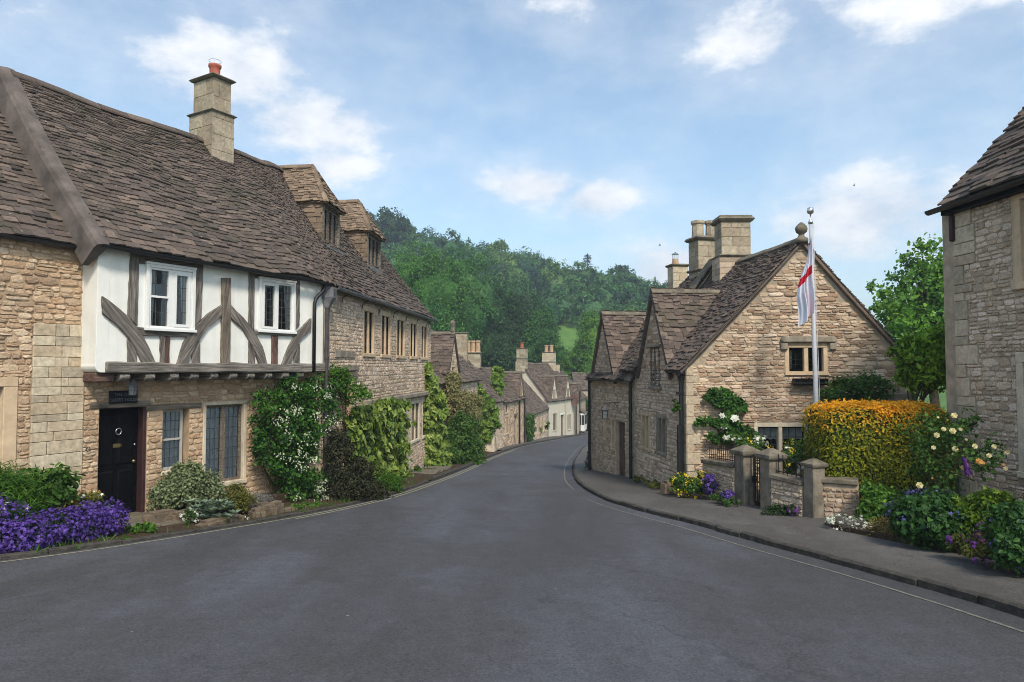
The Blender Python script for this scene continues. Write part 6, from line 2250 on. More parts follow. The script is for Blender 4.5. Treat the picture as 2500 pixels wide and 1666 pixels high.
# second stack with two octagonal pots
c2 = PG.P(ah + .06, 0, -.9)
C = chimney(TC, (c2.x, c2.y), (PG.u.x, PG.u.y), 2.0, 3.98, .80, .6, [(3.98, .10, .12), (3.0, .06, .09)], 0, 'chimney_block', course=.3, ind=24)
for k in (-1, 1):
    pc = Vector((c2.x + k * .215, c2.y, 4.09))
    mb = MB(); mb.lathe(pc, [(.20, 0), (.19, .05), (.175, .42), (.215, .46), (.215, .54), (.14, .54), (.14, .3)], 8); mb.build('chimney_pot', 'chimney_block', C)
c3 = at(1655, 700, 23.6)
C = chimney(TC, (c3.x, c3.y), (1, .2), 1.7, 3.52, .56, .45, [(3.52, .07, .08), (2.7, .04, .06)], 0, 'dressed_block', course=.26, ind=16)
mb = MB(); pc = Vector((c3.x - .08, c3.y, 3.6)); mb.lathe(pc, [(.13, 0), (.12, .04), (.105, .16), (.105, .2)], 10); mb.build('chimney_pot', 'buff_pot', C)
mb = MB()
for k in range(8): a = k * math.pi / 4; mb.tube([pc + Vector((.1 * math.cos(a), .1 * math.sin(a), .18)), pc + Vector((.1 * math.cos(a), .1 * math.sin(a), .36))], .006, 4)
mb.lathe(pc + Vector((0, 0, .36)), [(.13, 0), (.10, .03), (.03, .07), (.01, .09)], 10); mb.build('pot_cowl', 'steel', C)
gutter(TC, [R2.P(-.1, -.36, .18), R2.P(L2_ + .1, -.36, .18)], .055)
for aa in (L2_ - .12, .1):
    mb = MB(); mb.tube([R2.P(aa, -.36, .12), R2.P(aa, g2(aa) - .1, .12)], .05, 10)
    for zz in (-1.2, -2.6): mb.tube([R2.P(aa, zz, .12), R2.P(aa, zz + .07, .12)], .062, 10)
    mb.build('downpipe', 'black_iron', TC)
# bracket lantern
lp = R2.P(R2.at(*Z3r(315, 522))[0], R2.at(*Z3r(300, 522))[1], 0)
lq = lp + R2.n * .45
T = Thing('bracket_lantern', 'black square lantern on an iron bracket over the brown cottage door', 'lantern', lp)
mb = MB(); mb.tube([lp, lq], .014, 6); mb.tube([lp - Vector((0, 0, .15)), lp + R2.n * .15], .01, 5); mb.build('bracket', 'black_iron', T)
lantern(T, lq - Vector((0, 0, .06)), 1.0, 'black_iron')
wb = R2.P(.0, g2(0) + .0, .0)
bx = at(*Z3r(140, 870), 23.9)
T = Thing('utility_box', 'small white box on the wall end by the dark shrub', 'box', (bx.x, bx.y, bx.z - .35))
mb = MB(); mb.box(Fr((bx.x - .14, bx.y), (1, -.2)), 0, .26, bx.z - .35, bx.z + .33, -.2, 0); mb.box(Fr((bx.x - .16, bx.y - .02), (1, -.2)), 0, .30, bx.z + .332, bx.z + .37, -.24, .02); mb.build('casing', 'white_paint', T, bevel=.01)

# ------------------------------------------------------------------ tall house at the right edge
RH = Thing('tall_stone_house', 'tall rubble house with dark slates cut off at the picture edge', 'house', (8.4, 11, gz(11)))
R0c = (7.83, 12.0)
R0 = Fr((R0c[0], R0c[1]), (.07, -1.0))          # street wall, a = 0 at the far corner, runs back past the viewer
g0 = lambda a: gz(R0.P(a, 0).y) + .05
zc = R0.at(2322, 500)[1]
zc = 2.86
j1 = R0.at(2473, 560)[0]
wz1 = R0.at(2480, 452)[1]; wz0 = R0.at(2480, 690)[1]
h1 = surround(RH, R0, j1 + .16, j1 + 1.3, wz0, zc - .22, .17, .14, .12, .02, .16, 'ashlar')
window(RH, R0, j1 + .163, j1 + 1.297, wz0 + .003, zc - .223, 2, -.1, .05, 'white_paint', .06, (3, 5), None, None)
k1 = R0.at(2486, 1000)[0]
kz1 = R0.at(2490, 885)[1]; kz0 = R0.at(2490, 1150)[1]
h2 = surround(RH, R0, k1 + .12, k1 + 1.1, kz0, kz1, .13, .16, .1, .02, .16, 'ashlar_pale')
window(RH, R0, k1 + .123, k1 + 1.097, kz0 + .003, kz1 - .003, 2, -.1, .05, 'maroon_paint', .06, (3, 5), None, None)
mb = MB()
wall_mesh(mb, R0, 0, 7, lambda a: g0(a) - .4, lambda a: zc, [h1, h2], .4)
RE = Fr((R0.P(0, 0, -6).x, R0.P(0, 0, -6).y), (R0.n.x, R0.n.y))        # far gable
BKG = Fr((R0.P(0, 0, 0).x, R0.P(0, 0, 0).y), (-R0.n.x, -R0.n.y))
wall_mesh(mb, BKG, 0, 6, lambda a: -3, lambda a: zc + 3.3 * max(0, 1 - abs(a - 3) / 3), [], .3, breaks=[3])
rw = mb.build('wall', 'mortar_grey', RH)
qm = []
z = g0(0) - .1; i = 0
qh = []
while z < zc - .1:
    h = random.uniform(.13, .34)
    w1_ = random.choice([.22, .3, .42, .5])
    qm.append((R0.mat(w1_ / 2 - .012, z + h / 2, 0) @ Matrix.Diagonal((w1_, h - .012, .03, 1)), 1))
    qh.append((-.1, w1_ + .004, z, z + h))
    z += h; i += 1
pieces('block', 'dressed_block').emit(qm, rw, 40)
ms = stone_mats(R0, 0, 3.2, g0, lambda a: zc - .05, [h1, h2] + qh, .05, .13, (1.0, 2.6), .024, .012, seed=131)
pieces('stone', 'rubble_pale').emit(ms, rw, 280)
eA, eB = R0.P(-.12, zc + .02, .2), R0.P(7.2, zc + .02, .2)
rA, rB = R0.P(-.12, zc + 3.45, -3.0), R0.P(7.2, zc + 3.45, -3.0)
Pq = quadP(eB, eA, rA, rB, .03)
rq = roof_slope(RH, Pq, 'slate_tile', 200, .17, .12, .42, .3, 133, thick=.034)
surf(quadP(R0.P(-.12, zc, -6.2), R0.P(7.2, zc, -6.2), rB, rA), 6, 4).build('back_roof', 'slate_tile', RH)
gutter(RH, [R0.P(-.30, zc - .02, .26), R0.P(3, zc - .0, .27), R0.P(7, zc, .27)], .075)
mb = MB(); mb.box(R0, -.1, 7, zc - .14, zc - .03, .0, .17); mb.build('fascia', 'black_paint', RH)
mb = MB(); mb.box(R0, -.02, .06, zc - .62, zc - .15, -.1, .10); mb.build('kneeler', 'maroon_paint', RH, bevel=.02)

# ================================================================== FRONT GARDEN OF THE GABLE COTTAGE
GWm = 'rubble_grey'
WALLPTS = [(4.22, 15.55), (4.46, 13.75), (4.50, 13.40)]
GT = Thing('garden_wall', 'low rubble garden wall with three capped pillars and iron railings', 'wall', (4.9, 12.2, gz(12.2)))


def gp(px, py_base, Y):
    p = at(px, py_base, Y)
    return Vector((p.x, Y, 0))


def pillar(c, u, w_, z0, z1, capw, cap=.10):
    f = Fr((c.x - u.x * w_ / 2, c.y - u.y * w_ / 2), (u.x, u.y))
    mb = MB(); mb.box(f, 0, w_, z0, z1, -w_, 0); P_ = mb.build('pillar', 'pier_stone', GT, bevel=.015)
    cc_ = f.P(w_ / 2, 0, -w_ / 2); mb = MB()
    def q(r_, z): return [cc_ + u * (sx * r_) + f.n * (sy * r_) + Vector((0, 0, z)) for sx, sy in ((-1, 1), (1, 1), (1, -1), (-1, -1))]
    mb.hexa(q(capw / 2 * .94, z1 + .002) + q(capw / 2, z1 + .03)); mb.hexa(q(capw / 2, z1 + .03) + q(capw / 2, z1 + cap * .8)); mb.hexa(q(capw / 2, z1 + cap * .8) + q(.03, z1 + cap * 1.9))
    mb.build('pillar_cap', 'coping', P_)


uw = Vector((.30, -1.0, 0)).normalized()
P1 = gp(1806, 1232, 13.55); P2 = gp(1868, 1240, 12.75); P3 = gp(1975, 1264, 11.75); P0 = gp(1716, 1205, 15.2); P4 = gp(2098, 1272, 11.45)
def zt_at(py, Y): return at(1800, py, Y).z
pillar(P1, uw, .30, gz(13.5) - .1, zt_at(1112, 13.45), .42)
pillar(P2, uw, .30, gz(12.7) - .1, zt_at(1122, 12.65), .42)
pillar(P3, uw, .25, gz(11.7) - .1, zt_at(1142, 11.65), .32, .07)


def gwall(p, q, zt0_, zt1_, seed, rail=None, cop=True, thick=.28):
    u = (q - p); L = u.length
    f = Fr((p.x, p.y), (u.x, u.y))
    tz = lambda a: zt0_ + (zt1_ - zt0_) * a / L
    gg = lambda a: gz(f.P(a, 0).y) + .06
    mb = MB(); wall_mesh(mb, f, 0, L, lambda a: gg(a) - .2, tz, [], thick)
    w_ = mb.build('wall_body', 'mortar_grey', GT)
    ms = stone_mats(f, 0, L, gg, lambda a: tz(a) - .01, [], .05, .10, (1.1, 2.6), .028, .012, seed=seed)
    pieces('stone', 'rubble_brown' if seed == 143 else 'rubble_grey').emit(ms, w_, 80)
    if cop:
        n = max(1, int(L / .7))
        for k in range(n):
            a0_, a1__ = L * k / n + .004, L * (k + 1) / n - .004
            mb = MB()
            mb.hexa([f.P(a0_, tz(a0_) + .003, .05), f.P(a1__, tz(a1__) + .003, .05), f.P(a1__, tz(a1__) + .003, -thick - .04), f.P(a0_, tz(a0_) + .003, -thick - .04),
                     f.P(a0_, tz(a0_) + .09, .04), f.P(a1__, tz(a1__) + .09, .04), f.P(a1__, tz(a1__) + .09, -thick - .03), f.P(a0_, tz(a0_) + .09, -thick - .03)])
            mb.build('coping_stone', 'coping', GT, bevel=.015)
    if rail:
        mb = MB(); hb = rail
        n = int(L / .105)
        for k in range(n + 1):
            a = .05 + (L - .1) * k / n
            mb.tube([f.P(a, tz(a) + .05, -thick / 2), f.P(a, tz(a) + hb + (.06 if k % 1 == 0 else 0), -thick / 2)], .0085, 5)
        for zz in (.13, hb - .02): mb.tube([f.P(.0, tz(0) + zz, -thick / 2), f.P(L, tz(L) + zz, -thick / 2)], .011, 5)
        mb.build('railing', 'black_iron', GT)


gwall(P0, P1 - uw * .18, zt_at(1131, 15.2), zt_at(1143, 13.7), 141, .36)
gwall(P2 + uw * .18, P3 - uw * .16, zt_at(1170, 12.5), zt_at(1187, 11.9), 142, .38)
gwall(P3 + uw * .10 + Vector((.1, .1, 0)), P4, zt_at(1180, 11.7), zt_at(1186, 11.45), 143, None, True)

# iron gate
gc0 = P1 + uw * .20; gc1 = P2 - uw * .20
GA = Thing('iron_gate', 'narrow black wrought iron gate between two stone pillars', 'gate', (gc0.x, gc0.y, gz(13.1)))
gu = (gc1 - gc0); gL = gu.length
gf = Fr((gc0.x, gc0.y), (gu.x, gu.y))
gz0, gz1 = gz(13.1) + .14, zt_at(1116, 13.1)
mb = MB(); mb.tube([gf.P(.02, gz0, -.17), gf.P(.02, gz1 + .02, -.17)], .016, 6); mb.tube([gf.P(gL - .02, gz0, -.17), gf.P(gL - .02, gz1 + .02, -.17)], .016, 6)
for zz in (gz0 + .05, gz0 + .42, gz1 - .14): mb.tube([gf.P(.02, zz, -.17), gf.P(gL - .02, zz, -.17)], .013, 6)
mb.build('gate_frame', 'black_iron', GA)
n = 6
for k in range(1, n):
    a = gL * k / n
    mb = MB(); mb.tube([gf.P(a, gz0, -.17), gf.P(a, gz1 - .03 + .05 * math.sin(math.pi * k / n), -.17)], .010, 5); mb.build('bar', 'black_iron', GA)
mb = MB()
for zz in (gz0 + .55, gz0 + .68, gz0 + .81, gz1 - .06):
    for k in range(n):
        a = gL * (k + .5) / n; r_ = gL / n * .42
        mb.tube([gf.P(a + r_ * math.cos(q * .7), zz + r_ * 1.1 * math.sin(q * .7), -.17) for q in range(10)], .006, 4, cap=False)
mb.build('scrollwork', 'black_iron', GA)
mb = MB(); mb.box(gf, .0, .07, gz0 + .40, gz0 + .52, -.2, -.13); mb.build('latch', 'black_iron', GA)

# window box cage under the upper window
wbx0 = RG.at(*Z5r(790, 270))[0]; wbx1 = RG.at(*Z5r(1132, 270))[0]; wbz1 = RG.at(*Z5r(900, 240))[1]; wbz0 = RG.at(*Z5r(900, 305))[1]
T = Thing('window_box', 'empty black planter box in an iron cage under the upper gable window', 'planter', RG.P((wbx0 + wbx1) / 2, wbz0, .1))
mb = MB(); mb.box(RG, wbx0 + .06, wbx1 - .12, wbz0 - .03, wbz1 - .05, .03, .22); mb.build('box', 'black_paint', T, bevel=.006)
mb = MB()
for zz in (wbz0 + .02, wbz1):
    mb.tube([RG.P(wbx0, zz, .0), RG.P(wbx0, zz, .23), RG.P(wbx1, zz, .23), RG.P(wbx1, zz, .0)], .009, 5)
for k in range(6):
    a = wbx0 + (wbx1 - wbx0) * k / 5; mb.tube([RG.P(a, wbz0 + .02, .23), RG.P(a, wbz1, .23)], .007, 5)
mb.build('cage', 'black_iron', T)

# flagpole and flag
fp = at(1993, 1000, 14.3); ft = at(1979, 545, 14.3)
T = Thing('flagpole', 'tall pale metal flagpole with ball top behind the golden hedge', 'flagpole', (fp.x + .05, 14.3, gz(14.3) + .1))
mb = MB(); mb.tube([Vector((fp.x + .05, 14.3, gz(14.3))), fp, ft], [.055, .05, .038], 12); mb.build('pole', 'pole_grey', T, smooth=True)
mb = MB(); mb.lathe(ft + Vector((0, 0, -.02)), [(.045, 0), (.05, .05), (.03, .08), (.012, .12), (.012, .2), (.06, .23), (.075, .28), (.06, .34), (.02, .36)], 12); mb.build('ball_top', 'steel', T, smooth=True)
mb = MB(); mb.tube([ft + Vector((.05, -.02, 0)), fp + Vector((.07, -.02, 0))], .005, 4); mb.build('halyard', 'flag_white', T)
# limp flag: folded cloth hanging beside the pole
F0 = ft + Vector((-.04, -.03, -.30))
FT = Thing('flag', 'limp white flag with red cross hanging on the pole', 'flag', F0 - Vector((0, 0, 2.0)))


def flagP(s_, t_):
    """s across (0 at the hoist), t down; gathers into hanging folds"""
    z = -t_ * 1.62 - s_ * .30
    spread = (.05 + .26 * min(1, t_ * 1.6)) * s_
    x = -spread * (.95 + .12 * math.sin(t_ * 6)) + .015 * math.sin(t_ * 9)
    y = -.05 - .09 * math.sin(s_ * 10 + t_ * 2.2) * (.3 + t_ * .7) - .03 * math.sin(s_ * 21 + 3 * t_)
    return F0 + Vector((x, y, z))


NS, NTT = 36, 60
grid_w, grid_r = MB(), MB()
for i in range(NS):
    for j in range(NTT):
        s0_, s1_ = i / NS, (i + 1) / NS; t0_, t1_ = j / NTT, (j + 1) / NTT
        red = abs((s0_ + s1_) / 2 - .42) < .05 or abs((t0_ + t1_) / 2 - .42) < .055
        m_ = grid_r if red else grid_w
        m_.add([flagP(s0_, t0_), flagP(s1_, t0_), flagP(s1_, t1_), flagP(s0_, t1_)], [(0, 1, 2, 3)])
for m_, nm, mt in ((grid_w, 'white_field', 'flag_white'), (grid_r, 'red_cross', 'flag_red')):
    me = m_.mesh(nm, mt, True)
    bm = bmesh.new(); bm.from_mesh(me); bmesh.ops.remove_doubles(bm, verts=bm.verts, dist=.0004); bm.to_mesh(me); bm.free()
    link(nm, me, FT)

# birds
for px_, py_, Y, lab in ((2085, 453, 60, 'small dark bird in the clear sky over the flagpole'), (1611, 599, 55, 'small dark bird beside the small chimney')):
    p = at(px_, py_, Y)
    T = Thing('bird', lab, 'bird', p)
    mb = MB()
    mb.lathe(p, [(.01, -.10), (.035, -.05), (.045, 0), (.03, .06), (.008, .10)], 8)
    b_ = mb.v; c_ = p
    mb.v = [c_ + Vector(((v - c_).z, (v - c_).y, (v - c_).x)) for v in b_]
    mb.add([c_ + Vector((.03, 0, .02)), c_ + Vector((-.03, 0, .02)), c_ + Vector((-.06, -.22, .09)), c_ + Vector((-.02, -.24, .09)), c_ + Vector((-.06, .22, .09)), c_ + Vector((-.02, .24, .09))], [(0, 1, 2, 3), (1, 0, 5, 4)])
    mb.build('body', 'bird_dark', T)


# ================================================================== PLANTS
def B(px, py, Y, rx, ry=None, rz=None):
    p = at(px, py, Y)
    return (p.x, p.y, p.z, rx, ry or rx, rz or rx)


# --- in front of the timber house
bush('purple_flower_mound', 'big spreading mound of purple flowers beside the black door', 'flowers',
     [B(60, 1308, 9.2, .34, .32, .22), B(130, 1296, 9.6, .36, .33, .25), B(200, 1284, 9.95, .36, .33, .27), B(250, 1274, 10.25, .30, .30, .28), B(0, 1320, 9.0, .34, .32, .21)],
     5200, .035, 'leaf_dark', 'lance', seed=1, stems=0, shell=(.6, .95), per=25, spread=.18,
     flowers=[('petal_purple', 7200, .042, 'flower', .35)])
bush('purple_flower_clump', 'lower darker clump of purple flowers with white blooms at the picture edge', 'flowers',
     [B(22, 1270, 9.2, .26, .24, .2), B(-20, 1262, 9.1, .3, .26, .24)], 1500, .035, 'leaf_dark', 'lance', seed=2, stems=0,
     flowers=[('petal_purple', 700, .038, 'flower', .3), ('petal_white', 60, .035, 'flower', .3)])
rngp = np.random.default_rng(5)
bush('feathery_green_plant', 'soft feathery bright green plant behind the purple flowers', 'plant',
     [B(35, 1225, 9.7, .36, .3, .42), B(-20, 1215, 9.6, .36, .3, .42), B(70, 1250, 9.75, .22, .2, .28)], 9000, .10, 'leaf_lush', 'blade', seed=3, stems=5, per=24, spread=.28, jit=.9)
bush('broadleaf_clump', 'glossy broad-leaved green clump against the dressed stone corner', 'plant',
     [B(115, 1205, 10.3, .34, .3, .34), B(150, 1195, 10.6, .24, .22, .26), B(85, 1200, 10.1, .22, .2, .3)], 1500, .115, 'leaf_mid', 'ovate', seed=4, stems=9, per=10, spread=.34)
bush('yellow_edging_plant', 'small yellow-orange and white flowered plant by the door step', 'plant',
     [B(195, 1222, 10.9, .26, .2, .14), B(232, 1218, 11.2, .14, .13, .12), B(150, 1240, 10.4, .24, .2, .14)], 1500, .045, 'leaf_olive', 'ovate', seed=5, stems=0,
     flowers=[('petal_apricot', 220, .035, 'flower', .6), ('petal_white', 110, .04, 'flower', .3)])
bush('variegated_shrub', 'pale variegated shrub under the small sash window', 'shrub',
     [B(455, 1195, 12.15, .50, .4, .40), B(405, 1215, 11.85, .30, .28, .28), B(505, 1200, 12.35, .34, .3, .34), B(455, 1160, 12.35, .30, .25, .24)], 9500, .052, 'leaf_variegated', 'ovate', seed=6, per=22, spread=.17, stems=12)
# silver rosettes
T = Thing('silver_rosette_plant', 'silver-green woolly rosette plant spilling over the bed stones', 'plant', at(510, 1262, 11.55))
Pn, Nn = [], []
for k in range(44):
    c = at(rngp.uniform(455, 575), rngp.uniform(1228, 1268), 11.55 + rngp.uniform(-.1, .25))
    for q in range(9):
        a = q * 2.4 + k
        Pn.append((c.x + .01 * math.cos(a), c.y + .01 * math.sin(a), c.z)); Nn.append((-.6 * math.cos(a), -.6 * math.sin(a), 1))
V_, F_ = [], []
Pn, Nn = np.array(Pn), np.array(Nn)
T_, Fm = LEAF['lance']
Nn /= np.linalg.norm(Nn, axis=1, keepdims=True)
td = np.stack([-Nn[:, 0], -Nn[:, 1], .55 + 0 * Nn[:, 0]], 1); td -= Nn * np.sum(td * Nn, 1, keepdims=True); td /= np.linalg.norm(td, axis=1, keepdims=True)
bd = np.cross(Nn, td); sz_ = .13 * rngp.uniform(.7, 1.2, len(Pn))
V_ = Pn[:, None] + sz_[:, None, None] * (T_[None, :, :1] * td[:, None] + T_[None, :, 1:2] * bd[:, None] * .8 + T_[None, :, 2:] * Nn[:, None])
F_ = Fm[None] + (np.arange(len(Pn)) * 4)[:, None, None]
link('leaves', np_mesh('leaves', V_.reshape(-1, 3), F_.reshape(-1, 3), 'leaf_silver'), T)
bush('olive_shrublet', 'yellow-green low shrub below the two-light window', 'shrub',
     [B(572, 1212, 12.5, .28, .24, .2), B(595, 1225, 12.5, .2, .2, .18)], 2600, .045, 'leaf_olive', 'lance', seed=8, per=18)
bush('grey_cushion_plant', 'grey woolly cushion plant above the reddish bed stones', 'plant',
     [B(618, 1225, 12.75, .24, .2, .15), B(645, 1222, 13.0, .2, .18, .14)], 2600, .05, 'leaf_greywool', 'blade', seed=9, per=14, jit=.8, stems=0)
bush('white_edging_flowers', 'tiny white flowers tumbling over the bed edge stones', 'flowers',
     [B(462, 1262, 11.35, .13, .12, .12), B(592, 1280, 12.0, .12, .1, .13)], 500, .035, 'leaf_mid', 'lance', seed=10, stems=0, flowers=[('petal_white', 150, .034, 'flower', .3)])
for i, (px_, py_, Y, rx) in enumerate(((350, 1290, 10.55, .22), (720, 1243, 13.6, .30), (760, 1236, 14.0, .22), (690, 1252, 13.2, .22), (300, 1325, 9.95, .16))):
    bush('weed_tuft', ['low green weeds on the flagged path edge by the door', 'bright weeds at the roadside under the climbing rose', 'weeds at the foot of the stone pier', 'pale leafy weeds beside the reddish stones', 'grassy tuft at the end of the purple mound'][i], 'weeds',
         [B(px_, py_, Y, rx, rx * .8, .06)], 420, .05, 'leaf_lush', 'ovate', seed=20 + i, stems=0, group='weeds along the verge')
# climbing rose on the timber house
CRp = [Z5(860, 190), Z5(1000, 140), Z5(1080, 60), Z5(1180, 150), Z5(1300, 30), Z5(1400, 90), Z5(1440, 250), Z5(1400, 420), Z5(1340, 470), Z5(1260, 540), Z5(1320, 640), Z5(1230, 700), Z5(1320, 820), Z5(1290, 960), Z5(1180, 1060), Z5(1060, 1020), Z5(1030, 880), Z5(960, 760), Z5(850, 740), Z5(800, 620), Z5(830, 480), Z5(800, 330)]
WJ = W.shifted(.12)
wall_climber('climbing_rose', 'dark climbing rose with white flower clusters under the jetty', 'climber', WJ, [WJ.at(*q, .2) for q in CRp], 7600, .072, 'leaf_rose', 'ovate', .62, .03, seed=31, droop=.3, jit=.75, stems=16,
             flowers=[('petal_greenish', 620, .034, 'flower', 16)], ragged=.1)
bush('rose_spray', 'leafy green spray arching across the small hooded window', 'climber', [B(848, 948, 16.2, .3, .25, .42), B(885, 960, 16.8, .26, .2, .16), B(820, 925, 15.7, .28, .25, .3)], 1500, .07, 'leaf_lush', 'ovate', seed=32, per=14, spread=.3, stems=6)
# bronze drooping shrub
bush('bronze_shrub', 'dark bronze drooping shrub at the stone pier', 'shrub',
     [B(830, 1130, 15.3, .34, .34, .62), B(850, 1190, 15.0, .5, .4, .34), B(905, 1205, 15.6, .46, .4, .28), B(815, 1075, 15.5, .26, .25, .3), B(880, 1150, 15.6, .36, .3, .3)], 9000, .075, 'leaf_bronze', 'lance', seed=33, per=26, spread=.24, droop=1.2, stems=14)
# golden creeper on the long house
g1p = [Z5(1600, 330), Z5(1650, 270), Z5(1740, 320), Z5(1780, 260), Z5(1900, 235), Z5(2000, 260), Z5(2010, 420), Z5(1990, 600), Z5(2020, 760), Z5(1960, 890), Z5(1860, 880), Z5(1760, 840), Z5(1680, 740), Z5(1600, 660), Z5(1580, 480)]
wall_climber('golden_creeper', 'large-leaved yellow-green creeper covering the long house ground floor', 'climber', S, [S.at(*q, .25) for q in g1p], 5200, .15, 'leaf_gold_ivy', 'ivy', .42, .05, seed=34, droop=1.0, jit=.4, stems=10, ragged=.12)
bush('grass_clump', 'fresh green grass clump below the golden creeper', 'grass', [B(955, 1180, 16.9, .35, .3, .22)], 1500, .12, 'leaf_lush', 'blade', seed=35, stems=0, jit=.9)
# pale ivy on the far corner of the long house
pv = [(1034, 885), (1050, 890), (1062, 940), (1080, 985), (1078, 1040), (1088, 1100), (1098, 1150), (1060, 1168), (1030, 1150), (1040, 1080), (1034, 1010)]
SE = Fr((S.P(SL - 1.6, 0, .0).x, S.P(SL - 1.6, 0, 0).y), (1.0, .9))
IV = Fr((-3.45, 25.6), (.9, 1.0))
wall_climber('pale_ivy', 'tall pale green ivy on the far corner of the long house', 'climber', IV, [IV.at(*q, .1) for q in pv], 5200, .15, 'leaf_gold_ivy', 'ivy', .35, .02, seed=36, droop=1.0, stems=6, ragged=.1)
bush('corner_weeds', 'small dark shrub on the kerb at the ivy foot', 'shrub', [B(1040, 1160, 23.6, .35, .3, .25), B(1020, 1155, 23.0, .3, .3, .2)], 900, .08, 'leaf_mid', 'ovate', seed=37)
bush('blossom_shrub', 'tall dense shrub with pinkish fading blossom before the creeper cottage', 'shrub',
     [B(1118, 1080, 28.6, .75, .8, .85), B(1150, 1095, 29.2, .6, .7, .8), B(1105, 1115, 28.2, .7, .8, .55), B(1138, 1125, 28.8, .8, .8, .5), B(1130, 1040, 29, .7, .7, .55)], 9500, .10, 'leaf_mid', 'ovate', seed=38, per=26, spread=.18)
bush('pink_wisteria', 'loose straw-pink flowering climber over the creeper cottage wall', 'climber',
     [B(1112, 1000, 30.2, .85, .8, .75), B(1140, 985, 31.5, .7, .7, .5), B(1095, 965, 29.6, .5, .5, .8), B(1150, 1015, 31, .55, .5, .5), B(1108, 935, 30.2, .4, .4, .5)], 6500, .11, 'leaf_pinkish', 'ovate', seed=39, per=22, spread=.22, stems=12)
GD = Fr((FD.P(0, 0, -4.9).x, FD.P(0, 0, -4.9).y), (FD.n.x, FD.n.y))
pv = [(1165, 935), (1185, 960), (1205, 985), (1213, 1000), (1218, 1040), (1200, 1056), (1190, 1080), (1172, 1080), (1165, 1040), (1160, 985)]
wall_climber('gable_ivy', 'dark ivy on the gable wall of the twin-stack cottage', 'climber', GD, [GD.at(*q, .1) for q in pv], 4200, .15, 'leaf_ivy', 'ivy', .4, .02, seed=40, stems=8, ragged=.15)
pv = [(1205, 897), (1224, 900), (1226, 940), (1222, 965), (1210, 972), (1204, 940)]
YV = Fr((-1.2, 41.0), (1, 0))
wall_climber('ivy_plume', 'bright ivy plume hanging over the roof verge by the twin stacks', 'climber', YV, [YV.at(*q, .1) for q in pv], 2200, .16, 'leaf_ivy', 'ivy', .4, .05, seed=41, stems=3, ragged=.12)
pv = [(1283, 1015), (1300, 1008), (1302, 1050), (1294, 1078), (1286, 1078), (1282, 1050)]
YW = FF_
wall_climber('trained_climber', 'thin climber trained up the low cottage end', 'climber', FF_, [FF_.at(*q, .1) for q in pv], 1500, .14, 'leaf_mid', 'ovate', .3, .05, seed=42, stems=3, ragged=.1)
bush('low_wall_flowers', 'small roses under the low cottage windows', 'flowers', [B(1312, 1052, 56, .5, .4, .4), B(1330, 1045, 58.5, .5, .4, .5)], 500, .14, 'leaf_mid', 'ovate', seed=43, flowers=[('petal_cream', 40, .12, 'flower', .2)])
tree('lime_bush', 'bright lime green bushy tree at the far end of the street', at(1435, 1045, 80) , [B(1436, 1000, 80, 1.3, 1.2, 1.7), B(1442, 1025, 80, 1.2, 1.1, 1.2)], 2600, .3, 'leaf_lush', seed=44, trunk_r=.1, limbs=4)
bush('street_end_shrubs', 'grey-green shrubs under the lime bush', 'shrub', [B(1440, 1042, 78, 1.0, 1, .8), B(1452, 1045, 77, .9, .9, .9)], 900, .25, 'leaf_mid', 'ovate', seed=45)

# --- stone edging of the bed by the door, paving
def rock(c, sx, sy, sz, name, label, mat='edging_rock', seed=0, yaw=.0, group=None):
    rg = random.Random(seed)
    bm = bmesh.new(); bmesh.ops.create_cube(bm, size=2)
    bmesh.ops.bevel(bm, geom=bm.edges, offset=.35, segments=2, affect='EDGES')
    M = Matrix.Rotation(yaw, 3, 'Z')
    for v in bm.verts:
        q = Vector((v.co.x * sx, v.co.y * sy, v.co.z * sz))
        q *= 1 + .16 * mnoise.noise(v.co * 1.3 + Vector((seed * 3.1, 0, 0)))
        v.co = M @ q
    me = bpy.data.meshes.new(name); bm.to_mesh(me); bm.free(); me.materials.append(MATS[mat])
    o = bpy.data.objects.new(name, me); o.location = c; COL.objects.link(o)
    tag(o, label, 'stone', group)
    return o


yw = math.atan2(J.u.y, J.u.x)
for i, (px_, py_, Y, sx, sz, lab) in enumerate(((393, 1262, 11.45, .28, .10, 'long grey edging stone beside the door step'), (440, 1264, 11.6, .18, .11, 'reddish edging stone behind the white flowers'), (520, 1283, 11.45, .30, .11, 'long warm edging stone under the silver plant'), (566, 1272, 11.75, .18, .11, 'short edging stone beside the long warm one'),
                                            (628, 1262, 12.35, .13, .15, 'first upright reddish bed stone'), (655, 1256, 12.6, .12, .17, 'tallest of the upright reddish bed stones'), (672, 1248, 12.85, .13, .18, 'upright reddish bed stone at the path end'), (640, 1240, 12.75, .12, .10, 'reddish stone lying on top of the upright ones'), (703, 1250, 13.15, .19, .07, 'flat pale stone at the end of the bed'))):
    rock(at(px_, py_, Y), sx, .13, sz, 'edging_stone', lab, 'edging_rock', i + 3, yw + random.uniform(-.2, .2), 'edging stones of the door bed')
# soil bed behind the edging
mb = MB()
bpts = [W.P(a, 0, d_) for a, d_ in ((da1 + .22, .02), (JL - .5, .02), (JL - .6, .45), (3.0, .75), (da1 + .9, .85), (da1 + .3, .5))]
top = [Vector((p.x, p.y, gz(p.y) + .24)) for p in bpts]; bot = [Vector((p.x, p.y, gz(p.y) - .05)) for p in bpts]
k = len(bpts); mb.add(top + bot, [tuple(range(k))] + [(i, (i + 1) % k, k + (i + 1) % k, k + i) for i in range(k)])
o = mb.build('soil_bed', 'soil'); o['kind'] = 'structure'
